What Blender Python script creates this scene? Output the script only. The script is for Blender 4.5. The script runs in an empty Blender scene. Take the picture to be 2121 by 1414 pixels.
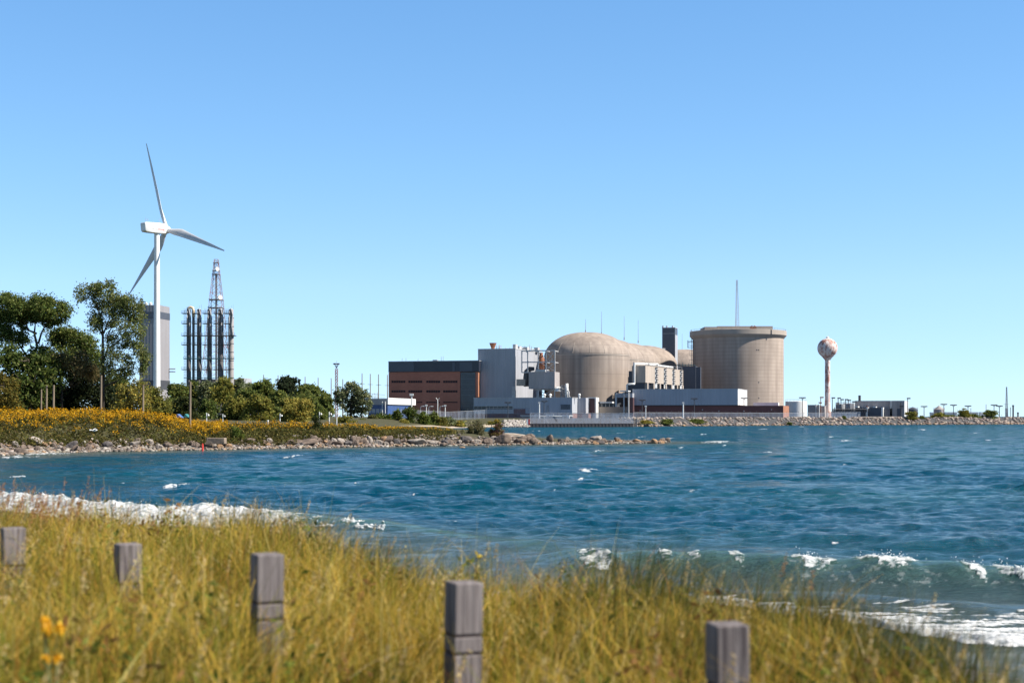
import bpy, bmesh, math, random
import numpy as np
from mathutils import Vector, Matrix, noise as mnoise

random.seed(11)
rng = np.random.default_rng(7)
scene = bpy.context.scene
COL = scene.collection
R = math.radians
PI = math.pi

# ------------------------------------------------------------------ camera
F = 2950.0            # focal length in photo pixels
CX, HY = 1060.5, 862.0
H = 3.25              # eye height above the water
cam_d = bpy.data.cameras.new('camera')
cam = bpy.data.objects.new('camera', cam_d)
COL.objects.link(cam)
cam.location = (0, 0, H)
cam.rotation_euler = (R(90), 0, 0)
cam_d.sensor_width = 36.0
cam_d.lens = F / 2121.0 * 36.0
cam_d.shift_y = (HY - 707.0) / 2121.0
cam_d.clip_start = 0.1
cam_d.clip_end = 20000
cam_d.dof.use_dof = True
cam_d.dof.focus_distance = 220
cam_d.dof.aperture_fstop = 2.3
scene.camera = cam


def P(px, py, Y):
    """world point seen at photo pixel (px, py) at depth Y"""
    return Vector(((px - CX) / F * Y, Y, H + (HY - py) / F * Y))


def PX(px, Y):
    return (px - CX) / F * Y


def PZ(py, Y):
    return H + (HY - py) / F * Y


def PG(px, py):
    """point of the water surface seen at a pixel"""
    Y = H * F / (py - HY)
    return (PX(px, Y), Y)


# ------------------------------------------------------------------ light
SUN_EL = R(44)
SUN_A = R(79)          # from the camera's back towards the right
sdir = Vector((math.sin(SUN_A) * math.cos(SUN_EL), -math.cos(SUN_A) * math.cos(SUN_EL), math.sin(SUN_EL)))
sl = bpy.data.lights.new('sun', 'SUN')
sl.energy = 5.0
sl.angle = R(0.5)
sl.color = (1.0, 0.94, 0.84)
so = bpy.data.objects.new('sun', sl)
COL.objects.link(so)
so.rotation_euler = sdir.to_track_quat('Z', 'Y').to_euler()
so.location = sdir * 200

world = bpy.data.worlds.new('World')
scene.world = world
world.use_nodes = True
wt = world.node_tree
for n in list(wt.nodes):
    wt.nodes.remove(n)
wo = wt.nodes.new('ShaderNodeOutputWorld')
bg = wt.nodes.new('ShaderNodeBackground')
sky = wt.nodes.new('ShaderNodeTexSky')
sky.sky_type = 'NISHITA'
sky.sun_disc = False
sky.sun_elevation = SUN_EL
sky.sun_rotation = math.atan2(sdir.x, sdir.y)
sky.altitude = 100
sky.air_density = 0.6
sky.dust_density = 0.0
sky.ozone_density = 2.0
hs = wt.nodes.new('ShaderNodeHueSaturation')
hs.inputs['Saturation'].default_value = 1.25
gm = wt.nodes.new('ShaderNodeGamma')
gm.inputs[1].default_value = 0.62
mx = wt.nodes.new('ShaderNodeMix')
mx.data_type = 'RGBA'
mx.blend_type = 'MULTIPLY'
mx.inputs[0].default_value = 1.0
mx.inputs[7].default_value = (1.52, 1.90, 2.08, 1)
wt.links.new(sky.outputs[0], gm.inputs[0])
wt.links.new(gm.outputs[0], hs.inputs['Color'])
wt.links.new(hs.outputs[0], mx.inputs[6])
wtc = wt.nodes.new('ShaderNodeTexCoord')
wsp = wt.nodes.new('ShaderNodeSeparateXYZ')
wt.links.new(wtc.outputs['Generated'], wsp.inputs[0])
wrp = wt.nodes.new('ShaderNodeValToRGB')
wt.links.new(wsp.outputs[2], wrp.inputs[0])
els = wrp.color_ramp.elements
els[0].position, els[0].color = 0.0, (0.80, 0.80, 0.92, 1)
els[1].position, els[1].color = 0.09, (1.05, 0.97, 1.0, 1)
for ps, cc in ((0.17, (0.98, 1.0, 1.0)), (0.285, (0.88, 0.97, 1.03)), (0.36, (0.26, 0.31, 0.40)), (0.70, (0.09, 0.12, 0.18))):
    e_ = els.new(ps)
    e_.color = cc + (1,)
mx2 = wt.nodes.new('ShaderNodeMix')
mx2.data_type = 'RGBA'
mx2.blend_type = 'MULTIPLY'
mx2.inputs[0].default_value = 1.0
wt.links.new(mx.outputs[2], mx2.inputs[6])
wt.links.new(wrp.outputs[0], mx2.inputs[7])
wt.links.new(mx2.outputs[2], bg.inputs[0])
bg.inputs[1].default_value = 0.106
wt.links.new(bg.outputs[0], wo.inputs[0])

scene.view_settings.view_transform = 'Standard'
scene.view_settings.look = 'None'
scene.view_settings.exposure = 0.85
scene.view_settings.gamma = 1.0
scene.view_settings.use_curve_mapping = False
scene.render.engine = 'CYCLES'
scene.cycles.use_denoising = True
scene.cycles.max_bounces = 6
scene.cycles.diffuse_bounces = 2
scene.cycles.glossy_bounces = 2
scene.cycles.transparent_max_bounces = 12
scene.cycles.caustics_reflective = False
scene.cycles.caustics_refractive = False

# ------------------------------------------------------------------ materials
MAT = {}


def new_mat(name):
    m = bpy.data.materials.new(name)
    m.use_nodes = True
    nt = m.node_tree
    b = nt.nodes['Principled BSDF']
    MAT[name] = m
    return m, nt, b


def nd(nt, typ, **kw):
    n = nt.nodes.new(typ)
    for k, v in kw.items():
        setattr(n, k, v)
    return n


def mixc(nt, fac, c1, c2, blend='MIX'):
    m = nd(nt, 'ShaderNodeMix', data_type='RGBA', blend_type=blend)
    for sock, v in ((m.inputs[0], fac), (m.inputs[6], c1), (m.inputs[7], c2)):
        if isinstance(v, (int, float)):
            sock.default_value = v
        elif isinstance(v, tuple):
            sock.default_value = v if len(v) == 4 else v + (1,)
        else:
            nt.links.new(v, sock)
    return m.outputs[2]


def coords(nt, scale=(1, 1, 1), kind='Object'):
    tc = nd(nt, 'ShaderNodeTexCoord')
    mp = nd(nt, 'ShaderNodeMapping')
    mp.inputs['Scale'].default_value = scale
    nt.links.new(tc.outputs[kind], mp.inputs[0])
    return mp.outputs[0]


def noise_fac(nt, scale, sc=(1, 1, 1), detail=4, lo=0.35, hi=0.65, kind='Object', rough=0.55):
    n = nd(nt, 'ShaderNodeTexNoise')
    n.inputs['Scale'].default_value = scale
    n.inputs['Detail'].default_value = detail
    n.inputs['Roughness'].default_value = rough
    nt.links.new(coords(nt, sc, kind), n.inputs['Vector'])
    r = nd(nt, 'ShaderNodeMapRange')
    r.inputs[1].default_value = lo
    r.inputs[2].default_value = hi
    nt.links.new(n.outputs['Fac'], r.inputs[0])
    return r.outputs[0]


def simple(name, c1, c2=None, scale=1.0, sc=(1, 1, 1), rough=0.7, metal=0.0, bump=0.0, lo=0.35, hi=0.65):
    m, nt, b = new_mat(name)
    if c2 is None:
        c2 = tuple(x * 0.8 for x in c1)
    f = noise_fac(nt, scale, sc, lo=lo, hi=hi)
    nt.links.new(mixc(nt, f, c1, c2), b.inputs['Base Color'])
    b.inputs['Roughness'].default_value = rough
    b.inputs['Metallic'].default_value = metal
    if bump:
        bn = nd(nt, 'ShaderNodeBump')
        bn.inputs['Strength'].default_value = bump
        bn.inputs['Distance'].default_value = 0.1
        nt.links.new(f, bn.inputs['Height'])
        nt.links.new(bn.outputs[0], b.inputs['Normal'])
    return m


def ribbed(name, c1, c2, pitch=0.6, rough=0.55, stain=0.25):
    """profiled metal cladding: upright ribs along local x and y, weather streaks"""
    m, nt, b = new_mat(name)
    tc = nd(nt, 'ShaderNodeTexCoord')
    sp = nd(nt, 'ShaderNodeSeparateXYZ')
    nt.links.new(tc.outputs['Object'], sp.inputs[0])
    ad = nd(nt, 'ShaderNodeMath', operation='ADD')
    nt.links.new(sp.outputs[0], ad.inputs[0])
    nt.links.new(sp.outputs[1], ad.inputs[1])
    md = nd(nt, 'ShaderNodeMath', operation='PINGPONG')
    nt.links.new(ad.outputs[0], md.inputs[0])
    md.inputs[1].default_value = pitch
    dv = nd(nt, 'ShaderNodeMath', operation='DIVIDE')
    nt.links.new(md.outputs[0], dv.inputs[0])
    dv.inputs[1].default_value = pitch
    f1 = noise_fac(nt, 0.5, (1, 1, 0.06), detail=5)
    f2 = noise_fac(nt, 0.12, (1, 1, 0.4), detail=3)
    c = mixc(nt, f1, c1, c2)
    ml = nd(nt, 'ShaderNodeMath', operation='MULTIPLY')
    ml.inputs[1].default_value = stain
    nt.links.new(f2, ml.inputs[0])
    c = mixc(nt, ml.outputs[0], c, tuple(x * 0.6 for x in c2))
    nt.links.new(c, b.inputs['Base Color'])
    bn = nd(nt, 'ShaderNodeBump')
    bn.inputs['Strength'].default_value = 0.6
    bn.inputs['Distance'].default_value = 0.12
    nt.links.new(dv.outputs[0], bn.inputs['Height'])
    nt.links.new(bn.outputs[0], b.inputs['Normal'])
    b.inputs['Roughness'].default_value = rough
    return m


def concrete(name, c1, c2, pour=2.4):
    """cast concrete: pour rings, upright weather streaks, blotches"""
    m, nt, b = new_mat(name)
    tc = nd(nt, 'ShaderNodeTexCoord')
    sp = nd(nt, 'ShaderNodeSeparateXYZ')
    nt.links.new(tc.outputs['Object'], sp.inputs[0])
    md = nd(nt, 'ShaderNodeMath', operation='PINGPONG')
    nt.links.new(sp.outputs[2], md.inputs[0])
    md.inputs[1].default_value = pour
    ls = nd(nt, 'ShaderNodeMath', operation='LESS_THAN')
    nt.links.new(md.outputs[0], ls.inputs[0])
    ls.inputs[1].default_value = 0.16
    f1 = noise_fac(nt, 0.42, (1, 1, 0.05), detail=6, lo=0.3, hi=0.7)
    f2 = noise_fac(nt, 0.09, (1, 1, 0.7), detail=4)
    c = mixc(nt, f1, c1, c2)
    k = nd(nt, 'ShaderNodeMath', operation='MULTIPLY')
    nt.links.new(f2, k.inputs[0])
    k.inputs[1].default_value = 0.45
    c = mixc(nt, k.outputs[0], c, tuple(x * 0.72 for x in c2))
    k2 = nd(nt, 'ShaderNodeMath', operation='MULTIPLY')
    nt.links.new(ls.outputs[0], k2.inputs[0])
    k2.inputs[1].default_value = 0.3
    c = mixc(nt, k2.outputs[0], c, tuple(x * 0.6 for x in c2))
    nt.links.new(c, b.inputs['Base Color'])
    b.inputs['Roughness'].default_value = 0.9
    return m


def bricks(name, c1, c2):
    m, nt, b = new_mat(name)
    bt = nd(nt, 'ShaderNodeTexBrick')
    bt.inputs['Scale'].default_value = 1.0
    bt.inputs['Color1'].default_value = c1 + (1,)
    bt.inputs['Color2'].default_value = c2 + (1,)
    bt.inputs['Mortar'].default_value = tuple(x * 0.75 for x in c1) + (1,)
    bt.inputs['Brick Width'].default_value = 1.2
    bt.inputs['Row Height'].default_value = 0.45
    bt.inputs['Mortar Size'].default_value = 0.05
    tc = nd(nt, 'ShaderNodeTexCoord')
    sp = nd(nt, 'ShaderNodeSeparateXYZ')
    nt.links.new(tc.outputs['Object'], sp.inputs[0])
    ad = nd(nt, 'ShaderNodeMath', operation='ADD')
    nt.links.new(sp.outputs[0], ad.inputs[0])
    nt.links.new(sp.outputs[1], ad.inputs[1])
    cb = nd(nt, 'ShaderNodeCombineXYZ')
    nt.links.new(ad.outputs[0], cb.inputs[0])
    nt.links.new(sp.outputs[2], cb.inputs[1])
    nt.links.new(cb.outputs[0], bt.inputs['Vector'])
    f = noise_fac(nt, 0.2, (1, 1, 0.5), detail=4)
    k = nd(nt, 'ShaderNodeMath', operation='MULTIPLY')
    nt.links.new(f, k.inputs[0])
    k.inputs[1].default_value = 0.4
    nt.links.new(mixc(nt, k.outputs[0], bt.outputs[0], tuple(x * 0.7 for x in c2)), b.inputs['Base Color'])
    b.inputs['Roughness'].default_value = 0.9
    return m


def leafy(name, rough=0.6, trans=0.35):
    """leaf blades: each blade carries its own pigment in the attribute 'pigment'"""
    m, nt, b = new_mat(name)
    at = nd(nt, 'ShaderNodeAttribute', attribute_name='pigment')
    nt.links.new(at.outputs['Color'], b.inputs['Base Color'])
    b.inputs['Roughness'].default_value = rough
    b.inputs['Specular IOR Level'].default_value = 0.12
    tr = nd(nt, 'ShaderNodeBsdfTranslucent')
    nt.links.new(at.outputs['Color'], tr.inputs[0])
    ms = nd(nt, 'ShaderNodeMixShader')
    ms.inputs[0].default_value = trans
    nt.links.new(b.outputs[0], ms.inputs[1])
    nt.links.new(tr.outputs[0], ms.inputs[2])
    nt.links.new(ms.outputs[0], nt.nodes['Material Output'].inputs['Surface'])
    return m


simple('white_paint', (0.80, 0.80, 0.79), (0.72, 0.72, 0.70), 0.3, rough=0.4)
simple('white_metal', (0.75, 0.75, 0.74), (0.62, 0.62, 0.60), 1.0, rough=0.4)
simple('blade_white', (0.62, 0.63, 0.65), (0.55, 0.56, 0.58), 0.2, rough=0.4)
simple('grey_metal', (0.34, 0.35, 0.37), (0.26, 0.27, 0.29), 0.8, rough=0.5)
simple('pale_metal', (0.52, 0.52, 0.52), (0.42, 0.42, 0.43), 0.8, rough=0.5)
simple('dark_metal', (0.07, 0.075, 0.085), (0.05, 0.05, 0.06), 0.8, rough=0.5)
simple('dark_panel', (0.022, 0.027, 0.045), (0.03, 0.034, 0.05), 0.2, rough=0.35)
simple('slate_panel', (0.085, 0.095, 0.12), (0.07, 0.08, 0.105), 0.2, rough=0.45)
simple('dark_glass', (0.012, 0.02, 0.035), (0.025, 0.035, 0.05), 0.5, rough=0.12)
simple('vent_black', (0.05, 0.028, 0.03), (0.03, 0.02, 0.024), 2.0, rough=0.9)
simple('mullion', (0.16, 0.19, 0.23), None, 1.0, rough=0.4)
simple('red_white_steel', (0.40, 0.20, 0.20), (0.42, 0.38, 0.40), 0.35, sc=(0.1, 0.1, 1), rough=0.6, lo=0.47, hi=0.53)
simple('pole_wood', (0.26, 0.20, 0.14), (0.15, 0.12, 0.09), 3, sc=(1, 1, 0.2), rough=0.9)
simple('bark', (0.075, 0.055, 0.04), (0.035, 0.028, 0.022), 4, sc=(1, 1, 0.25), rough=0.95, bump=0.4)
simple('birch_bark', (0.55, 0.53, 0.48), (0.25, 0.23, 0.20), 3, sc=(1, 1, 2), rough=0.9)
simple('driftwood', (0.50, 0.43, 0.36), (0.32, 0.26, 0.21), 3, sc=(0.3, 1, 1), rough=0.9)
simple('orange_wood', (0.48, 0.30, 0.13), (0.34, 0.20, 0.09), 3, sc=(0.3, 1, 1), rough=0.8)
simple('stack_steel', (0.15, 0.14, 0.14), (0.085, 0.08, 0.08), 0.5, sc=(1, 1, 0.3), rough=0.6)
simple('stack_silver', (0.40, 0.365, 0.34), (0.28, 0.26, 0.25), 0.4, sc=(1, 1, 0.3), rough=0.5)
simple('teal_steel', (0.03, 0.13, 0.15), (0.03, 0.09, 0.11), 1, rough=0.5)
simple('duct_gold', (0.68, 0.52, 0.28), (0.6, 0.5, 0.36), 1, rough=0.4)
simple('block_concrete', (0.27, 0.21, 0.16), (0.19, 0.145, 0.11), 1.5, rough=0.95, bump=0.3)
simple('red_paint', (0.62, 0.035, 0.02), (0.5, 0.03, 0.02), 2, rough=0.45)
simple('blue_paint', (0.05, 0.10, 0.26), (0.04, 0.08, 0.2), 1, rough=0.5)
simple('teal_cloth', (0.03, 0.20, 0.22), None, 1, rough=0.8)
simple('blue_cloth', (0.05, 0.14, 0.40), None, 1, rough=0.8)
simple('sheet_pile', (0.022, 0.022, 0.03), (0.04, 0.035, 0.04), 1.5, sc=(1, 1, 0.3), rough=0.7)
simple('kerb_pale', (0.55, 0.48, 0.40), (0.46, 0.40, 0.34), 0.6, rough=0.9)
simple('rust_stain', (0.30, 0.12, 0.06), (0.2, 0.08, 0.05), 0.8, rough=0.8)
simple('feather', (0.75, 0.75, 0.74), (0.6, 0.6, 0.6), 2, rough=0.8)
simple('feather_grey', (0.32, 0.33, 0.35), (0.25, 0.25, 0.27), 2, rough=0.8)
simple('beak', (0.6, 0.35, 0.05), None, 2, rough=0.5)
simple('text_red', (0.60, 0.03, 0.03), (0.55, 0.03, 0.03), 2, rough=0.4)
simple('text_grey', (0.52, 0.50, 0.50), (0.48, 0.47, 0.47), 2, rough=0.4)
simple('petal', (0.85, 0.48, 0.015), (0.75, 0.38, 0.01), 30, rough=0.6)
simple('petal_pale', (0.85, 0.66, 0.10), (0.75, 0.55, 0.06), 30, rough=0.6)
simple('stem_green', (0.13, 0.15, 0.04), (0.10, 0.10, 0.03), 30, rough=0.7)
simple('stone_pale', (0.36, 0.315, 0.275), (0.20, 0.17, 0.15), 2.2, rough=0.95, bump=0.5)
simple('stone_brown', (0.205, 0.155, 0.125), (0.105, 0.08, 0.065), 2.2, rough=0.95, bump=0.5)
simple('stone_rust', (0.36, 0.22, 0.12), (0.22, 0.14, 0.09), 2.2, rough=0.95, bump=0.5)
simple('stone_dark', (0.13, 0.115, 0.11), (0.08, 0.07, 0.07), 2.2, rough=0.95, bump=0.5)
ribbed('grey_cladding', (0.40, 0.41, 0.45), (0.34, 0.35, 0.385), 0.5)
ribbed('pale_cladding', (0.42, 0.43, 0.46), (0.37, 0.38, 0.41), 0.6)
ribbed('blue_grey_cladding', (0.43, 0.45, 0.50), (0.38, 0.40, 0.45), 0.6, stain=0.15)
ribbed('warm_cladding', (0.42, 0.38, 0.375), (0.36, 0.33, 0.32), 0.5)
ribbed('tower_cladding', (0.28, 0.27, 0.285), (0.25, 0.24, 0.255), 0.9, stain=0.15)
ribbed('beige_cladding', (0.46, 0.385, 0.32), (0.41, 0.345, 0.29), 0.9, stain=0.15)
ribbed('dark_brown_cladding', (0.10, 0.05, 0.055), (0.085, 0.045, 0.05), 0.8)
concrete('dome_concrete', (0.43, 0.355, 0.30), (0.24, 0.195, 0.17), 3.2)
concrete('drum_concrete', (0.47, 0.385, 0.325), (0.31, 0.25, 0.21), 0.95)
concrete('wall_concrete', (0.42, 0.36, 0.31), (0.36, 0.31, 0.27), 3.0)
bricks('red_brick', (0.56, 0.215, 0.145), (0.49, 0.18, 0.12))
bricks('dark_brick', (0.235, 0.10, 0.09), (0.20, 0.085, 0.075))
bricks('sunlit_brick', (0.38, 0.17, 0.10), (0.34, 0.15, 0.09))  # brick in a sunlit tone, mainly for ends that face the sun
leafy('leaves', trans=0.42)
leafy('blades', trans=0.30)
MAT['blades'].node_tree.nodes['Principled BSDF'].inputs['Specular IOR Level'].default_value = 0.03


def rusty(name):
    m, nt, b = new_mat(name)
    f1 = noise_fac(nt, 0.55, (1, 1, 0.55), detail=8, lo=0.47, hi=0.57, rough=0.65)
    f2 = noise_fac(nt, 1.1, (1, 1, 0.4), detail=6, lo=0.45, hi=0.62)
    c = mixc(nt, f1, (0.70, 0.63, 0.60), (0.28, 0.11, 0.085))
    k = nd(nt, 'ShaderNodeMath', operation='MULTIPLY')
    nt.links.new(f2, k.inputs[0])
    k.inputs[1].default_value = 0.6
    c = mixc(nt, k.outputs[0], c, (0.62, 0.40, 0.34))
    nt.links.new(c, b.inputs['Base Color'])
    b.inputs['Roughness'].default_value = 0.7


rusty('rust_paint')


def wood_post():
    m, nt, b = new_mat('grey_timber')
    f1 = noise_fac(nt, 9, (2.5, 2.5, 0.16), detail=8, lo=0.3, hi=0.7)
    f2 = noise_fac(nt, 30, (2, 2, 0.05), detail=4, lo=0.53, hi=0.60)
    c = mixc(nt, f1, (0.235, 0.205, 0.20), (0.115, 0.096, 0.096))
    k = nd(nt, 'ShaderNodeMath', operation='MULTIPLY')
    nt.links.new(f2, k.inputs[0])
    k.inputs[1].default_value = 0.75
    c = mixc(nt, k.outputs[0], c, (0.05, 0.036, 0.04))
    nt.links.new(c, b.inputs['Base Color'])
    b.inputs['Roughness'].default_value = 0.9
    bn = nd(nt, 'ShaderNodeBump')
    bn.inputs['Strength'].default_value = 0.5
    bn.inputs['Distance'].default_value = 0.01
    nt.links.new(f1, bn.inputs['Height'])
    nt.links.new(bn.outputs[0], b.inputs['Normal'])


wood_post()
_nt = MAT['grey_timber'].node_tree
_oi = _nt.nodes.new('ShaderNodeObjectInfo')
_ml = _nt.nodes.new('ShaderNodeVectorMath')
_ml.operation = 'SCALE'
_ml.inputs[0].default_value = (7.0, 3.0, 11.0)
_nt.links.new(_oi.outputs['Random'], _ml.inputs[3])
for _n in [n for n in _nt.nodes if n.bl_idname == 'ShaderNodeMapping']:
    _nt.links.new(_ml.outputs[0], _n.inputs['Location'])
simple('groove_dark', (0.035, 0.022, 0.024), None, 5, rough=0.9)


def wire_mesh():
    m, nt, b = new_mat('wire_mesh')
    b.inputs['Base Color'].default_value = (0.24, 0.28, 0.36, 1)
    b.inputs['Roughness'].default_value = 0.5
    tr = nd(nt, 'ShaderNodeBsdfTransparent')
    ms = nd(nt, 'ShaderNodeMixShader')
    f = noise_fac(nt, 1.2, (1, 1, 0.2), detail=3, lo=0.3, hi=0.7)
    r = nd(nt, 'ShaderNodeMapRange')
    r.inputs[3].default_value = 0.12
    r.inputs[4].default_value = 0.40
    nt.links.new(f, r.inputs[0])
    nt.links.new(r.outputs[0], ms.inputs[0])
    nt.links.new(tr.outputs[0], ms.inputs[1])
    nt.links.new(b.outputs[0], ms.inputs[2])
    nt.links.new(ms.outputs[0], nt.nodes['Material Output'].inputs['Surface'])


wire_mesh()
_d = MAT['wire_mesh'].copy()
_d.name = 'dense_mesh'
MAT['dense_mesh'] = _d
for _n in _d.node_tree.nodes:
    if _n.bl_idname == 'ShaderNodeMapRange' and abs(_n.inputs[4].default_value - 0.40) < 0.01:
        _n.inputs[3].default_value, _n.inputs[4].default_value = 0.35, 0.68


# ------------------------------------------------------------------ mesh helpers
SPLIT = set('pale_panel roof_antenna lamp roof_ventilator wall_lamp wall_port roof_vent lightning_rod lamp_head roof_unit white_pier base_pier annex downpipe wind_sensor post bracket leg roof_block end_fin landing mullion'.split())

class MB:
    """collects shapes that become ONE mesh"""

    def __init__(s):
        s.v, s.f, s.p = [], [], []

    def add(s, vs, fs):
        o = len(s.v)
        s.p.append((o, len(vs), len(s.f), len(fs)))
        s.v.extend([tuple(x) for x in vs])
        s.f.extend([tuple(i + o for i in f) for f in fs])
        return s

    def box(s, x0, x1, y0, y1, z0, z1):
        vs = [(x0, y0, z0), (x1, y0, z0), (x1, y1, z0), (x0, y1, z0), (x0, y0, z1), (x1, y0, z1), (x1, y1, z1), (x0, y1, z1)]
        return s.add(vs, [(3, 2, 1, 0), (4, 5, 6, 7), (0, 1, 5, 4), (1, 2, 6, 5), (2, 3, 7, 6), (3, 0, 4, 7)])

    def bar(s, a, b, r, r2=None, n=6):
        a, b = Vector(a), Vector(b)
        r2 = r if r2 is None else r2
        d = (b - a)
        if d.length < 1e-6:
            return s
        d.normalize()
        u = d.orthogonal().normalized()
        w = d.cross(u)
        vs = []
        for c, rr in ((a, r), (b, r2)):
            for i in range(n):
                t = 2 * PI * i / n
                vs.append(c + (u * math.cos(t) + w * math.sin(t)) * rr)
        fs = [(i, (i + 1) % n, n + (i + 1) % n, n + i) for i in range(n)]
        fs += [tuple(range(n - 1, -1, -1)), tuple(range(n, 2 * n))]
        return s.add(vs, fs)

    def path(s, pts, rads, n=7):
        """a tapering tube through points"""
        pts = [Vector(p) for p in pts]
        rings = []
        vs = []
        u = None
        for i, p in enumerate(pts):
            d = (pts[min(i + 1, len(pts) - 1)] - pts[max(i - 1, 0)]).normalized()
            if u is None:
                u = d.orthogonal().normalized()
            else:
                u = (u - d * u.dot(d)).normalized()
            w = d.cross(u)
            for k in range(n):
                t = 2 * PI * k / n
                vs.append(p + (u * math.cos(t) + w * math.sin(t)) * rads[i])
        fs = []
        for i in range(len(pts) - 1):
            for k in range(n):
                fs.append((i * n + k, i * n + (k + 1) % n, (i + 1) * n + (k + 1) % n, (i + 1) * n + k))
        fs.append(tuple(range(n - 1, -1, -1)))
        fs.append(tuple((len(pts) - 1) * n + k for k in range(n)))
        return s.add(vs, fs)

    def lathe(s, prof, n=48, c=(0, 0, 0)):
        vs, fs = [], []
        for (r, z) in prof:
            for i in range(n):
                t = 2 * PI * i / n
                vs.append((c[0] + r * math.cos(t), c[1] + r * math.sin(t), c[2] + z))
        m = len(prof)
        for j in range(m - 1):
            for i in range(n):
                fs.append((j * n + i, j * n + (i + 1) % n, (j + 1) * n + (i + 1) % n, (j + 1) * n + i))
        fs.append(tuple(range(n - 1, -1, -1)))
        fs.append(tuple((m - 1) * n + i for i in range(n)))
        return s.add(vs, fs)

    def prism(s, poly, y0, y1):
        """polygon in x,z extruded along y"""
        n = len(poly)
        vs = [(p[0], y0, p[1]) for p in poly] + [(p[0], y1, p[1]) for p in poly]
        fs = [tuple(range(n)), tuple(range(2 * n - 1, n - 1, -1))]
        fs += [(i, n + i, n + (i + 1) % n, (i + 1) % n) for i in range(n)]
        return s.add(vs, fs)

    def ball(s, c, r, n=10, sq=(1, 1, 1)):
        prof = []
        m = max(5, n // 2 + 1)
        o = len(s.v)
        vs, fs = [], []
        for j in range(m + 1):
            ph = PI * j / m
            for i in range(n):
                t = 2 * PI * i / n
                vs.append((c[0] + r * sq[0] * math.sin(ph) * math.cos(t), c[1] + r * sq[1] * math.sin(ph) * math.sin(t), c[2] - r * sq[2] * math.cos(ph)))
        for j in range(m):
            for i in range(n):
                fs.append((j * n + i, j * n + (i + 1) % n, (j + 1) * n + (i + 1) % n, (j + 1) * n + i))
        return s.add(vs, fs)

    def build(s, name, mat, root=None, smooth=False, world=False, loc=None, rotz=0.0):
        """world=True: the collected points are world points"""
        if name in SPLIT and root is not None and len(s.p) > 1:
            for (v0, nv, f0, nf) in s.p:      # every piece a part of its own
                q = MB()
                q.add(s.v[v0:v0 + nv], [tuple(i - v0 for i in f) for f in s.f[f0:f0 + nf]])
                o = q.build(name, mat, root, smooth, world)
            return o
        me = bpy.data.meshes.new(name)
        vs = s.v
        if root is not None and world:
            inv = root_matrix(root).inverted()
            vs = [tuple(inv @ Vector(p)) for p in vs]
        if root is None and loc is not None and world:
            inv = (Matrix.Translation(loc) @ Matrix.Rotation(rotz, 4, 'Z')).inverted()
            vs = [tuple(inv @ Vector(p)) for p in vs]
        me.from_pydata(vs, [], s.f)
        me.validate()
        bm = bmesh.new()
        bm.from_mesh(me)
        bmesh.ops.recalc_face_normals(bm, faces=bm.faces)
        bm.to_mesh(me)
        bm.free()
        me.update()
        o = bpy.data.objects.new(name, me)
        COL.objects.link(o)
        me.materials.append(MAT[mat] if isinstance(mat, str) else mat)
        if smooth:
            me.polygons.foreach_set('use_smooth', [True] * len(me.polygons))
            if smooth == 'auto':
                try:
                    me.set_sharp_from_angle(angle=R(35))
                except Exception:
                    pass
        if root is not None:
            o.parent = root
        elif loc is not None:
            o.location = loc
            o.rotation_euler = (0, 0, rotz)
        return o


def root_matrix(o):
    m = Matrix.LocRotScale(o.location, o.rotation_euler, o.scale)
    return m if o.parent is None else root_matrix(o.parent) @ m


USED = {}


def tag(o, label, cat, group=None, kind=None):
    o['label'] = label
    o['category'] = cat
    if group:
        o['group'] = group
    if kind:
        o['kind'] = kind
    return o


def thing(name, label, cat, loc=(0, 0, 0), rotz=0.0, group=None):
    o = bpy.data.objects.new(name, None)
    o.empty_display_size = 0.5
    COL.objects.link(o)
    o.location = loc
    o.rotation_euler = (0, 0, rotz)
    tag(o, label, cat, group)
    return o


def dup(root, loc, rotz=0.0, label=None, group=None, scale=None):
    r = root.copy()
    COL.objects.link(r)
    r.location = loc
    r.rotation_euler = (0, 0, rotz)
    if scale:
        r.scale = scale
    if label:
        r['label'] = label
    if group:
        r['group'] = group
    for ch in list(root.children):
        c = ch.copy()
        COL.objects.link(c)
        c.parent = r
        for g in list(ch.children):
            d = g.copy()
            COL.objects.link(d)
            d.parent = c
    return r


def np_mesh(name, V, Q, mat, pig=None, attrs=None, smooth=False, root=None, world=False, loc=None):
    """fast mesh from arrays: V (n,3), Q (m,4) or (m,3)"""
    V = np.asarray(V, dtype=np.float64)
    if root is not None and world:
        M = np.array(root_matrix(root).inverted())
        V = V @ M[:3, :3].T + M[:3, 3]
    if root is None and loc is not None:
        V = V - np.array(loc)
    Q = np.asarray(Q, dtype=np.int32)
    me = bpy.data.meshes.new(name)
    k = Q.shape[1]
    me.vertices.add(len(V))
    me.vertices.foreach_set('co', V.astype(np.float32).ravel())
    me.loops.add(Q.size)
    me.loops.foreach_set('vertex_index', Q.ravel())
    me.polygons.add(len(Q))
    me.polygons.foreach_set('loop_start', np.arange(0, Q.size, k, dtype=np.int32))
    me.polygons.foreach_set('loop_total', np.full(len(Q), k, dtype=np.int32))
    if smooth:
        me.polygons.foreach_set('use_smooth', np.ones(len(Q), dtype=bool))
    me.update(calc_edges=True)
    if pig is not None:
        a = me.attributes.new('pigment', 'FLOAT_COLOR', 'POINT')
        c = np.ones((len(V), 4), dtype=np.float32)
        c[:, :3] = pig
        a.data.foreach_set('color', c.ravel())
    for nme, arr in (attrs or {}).items():
        a = me.attributes.new(nme, 'FLOAT', 'POINT')
        a.data.foreach_set('value', np.asarray(arr, dtype=np.float32))
    me.materials.append(MAT[mat] if isinstance(mat, str) else mat)
    o = bpy.data.objects.new(name, me)
    COL.objects.link(o)
    if root is not None:
        o.parent = root
    elif loc is not None:
        o.location = loc
    return o


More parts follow.
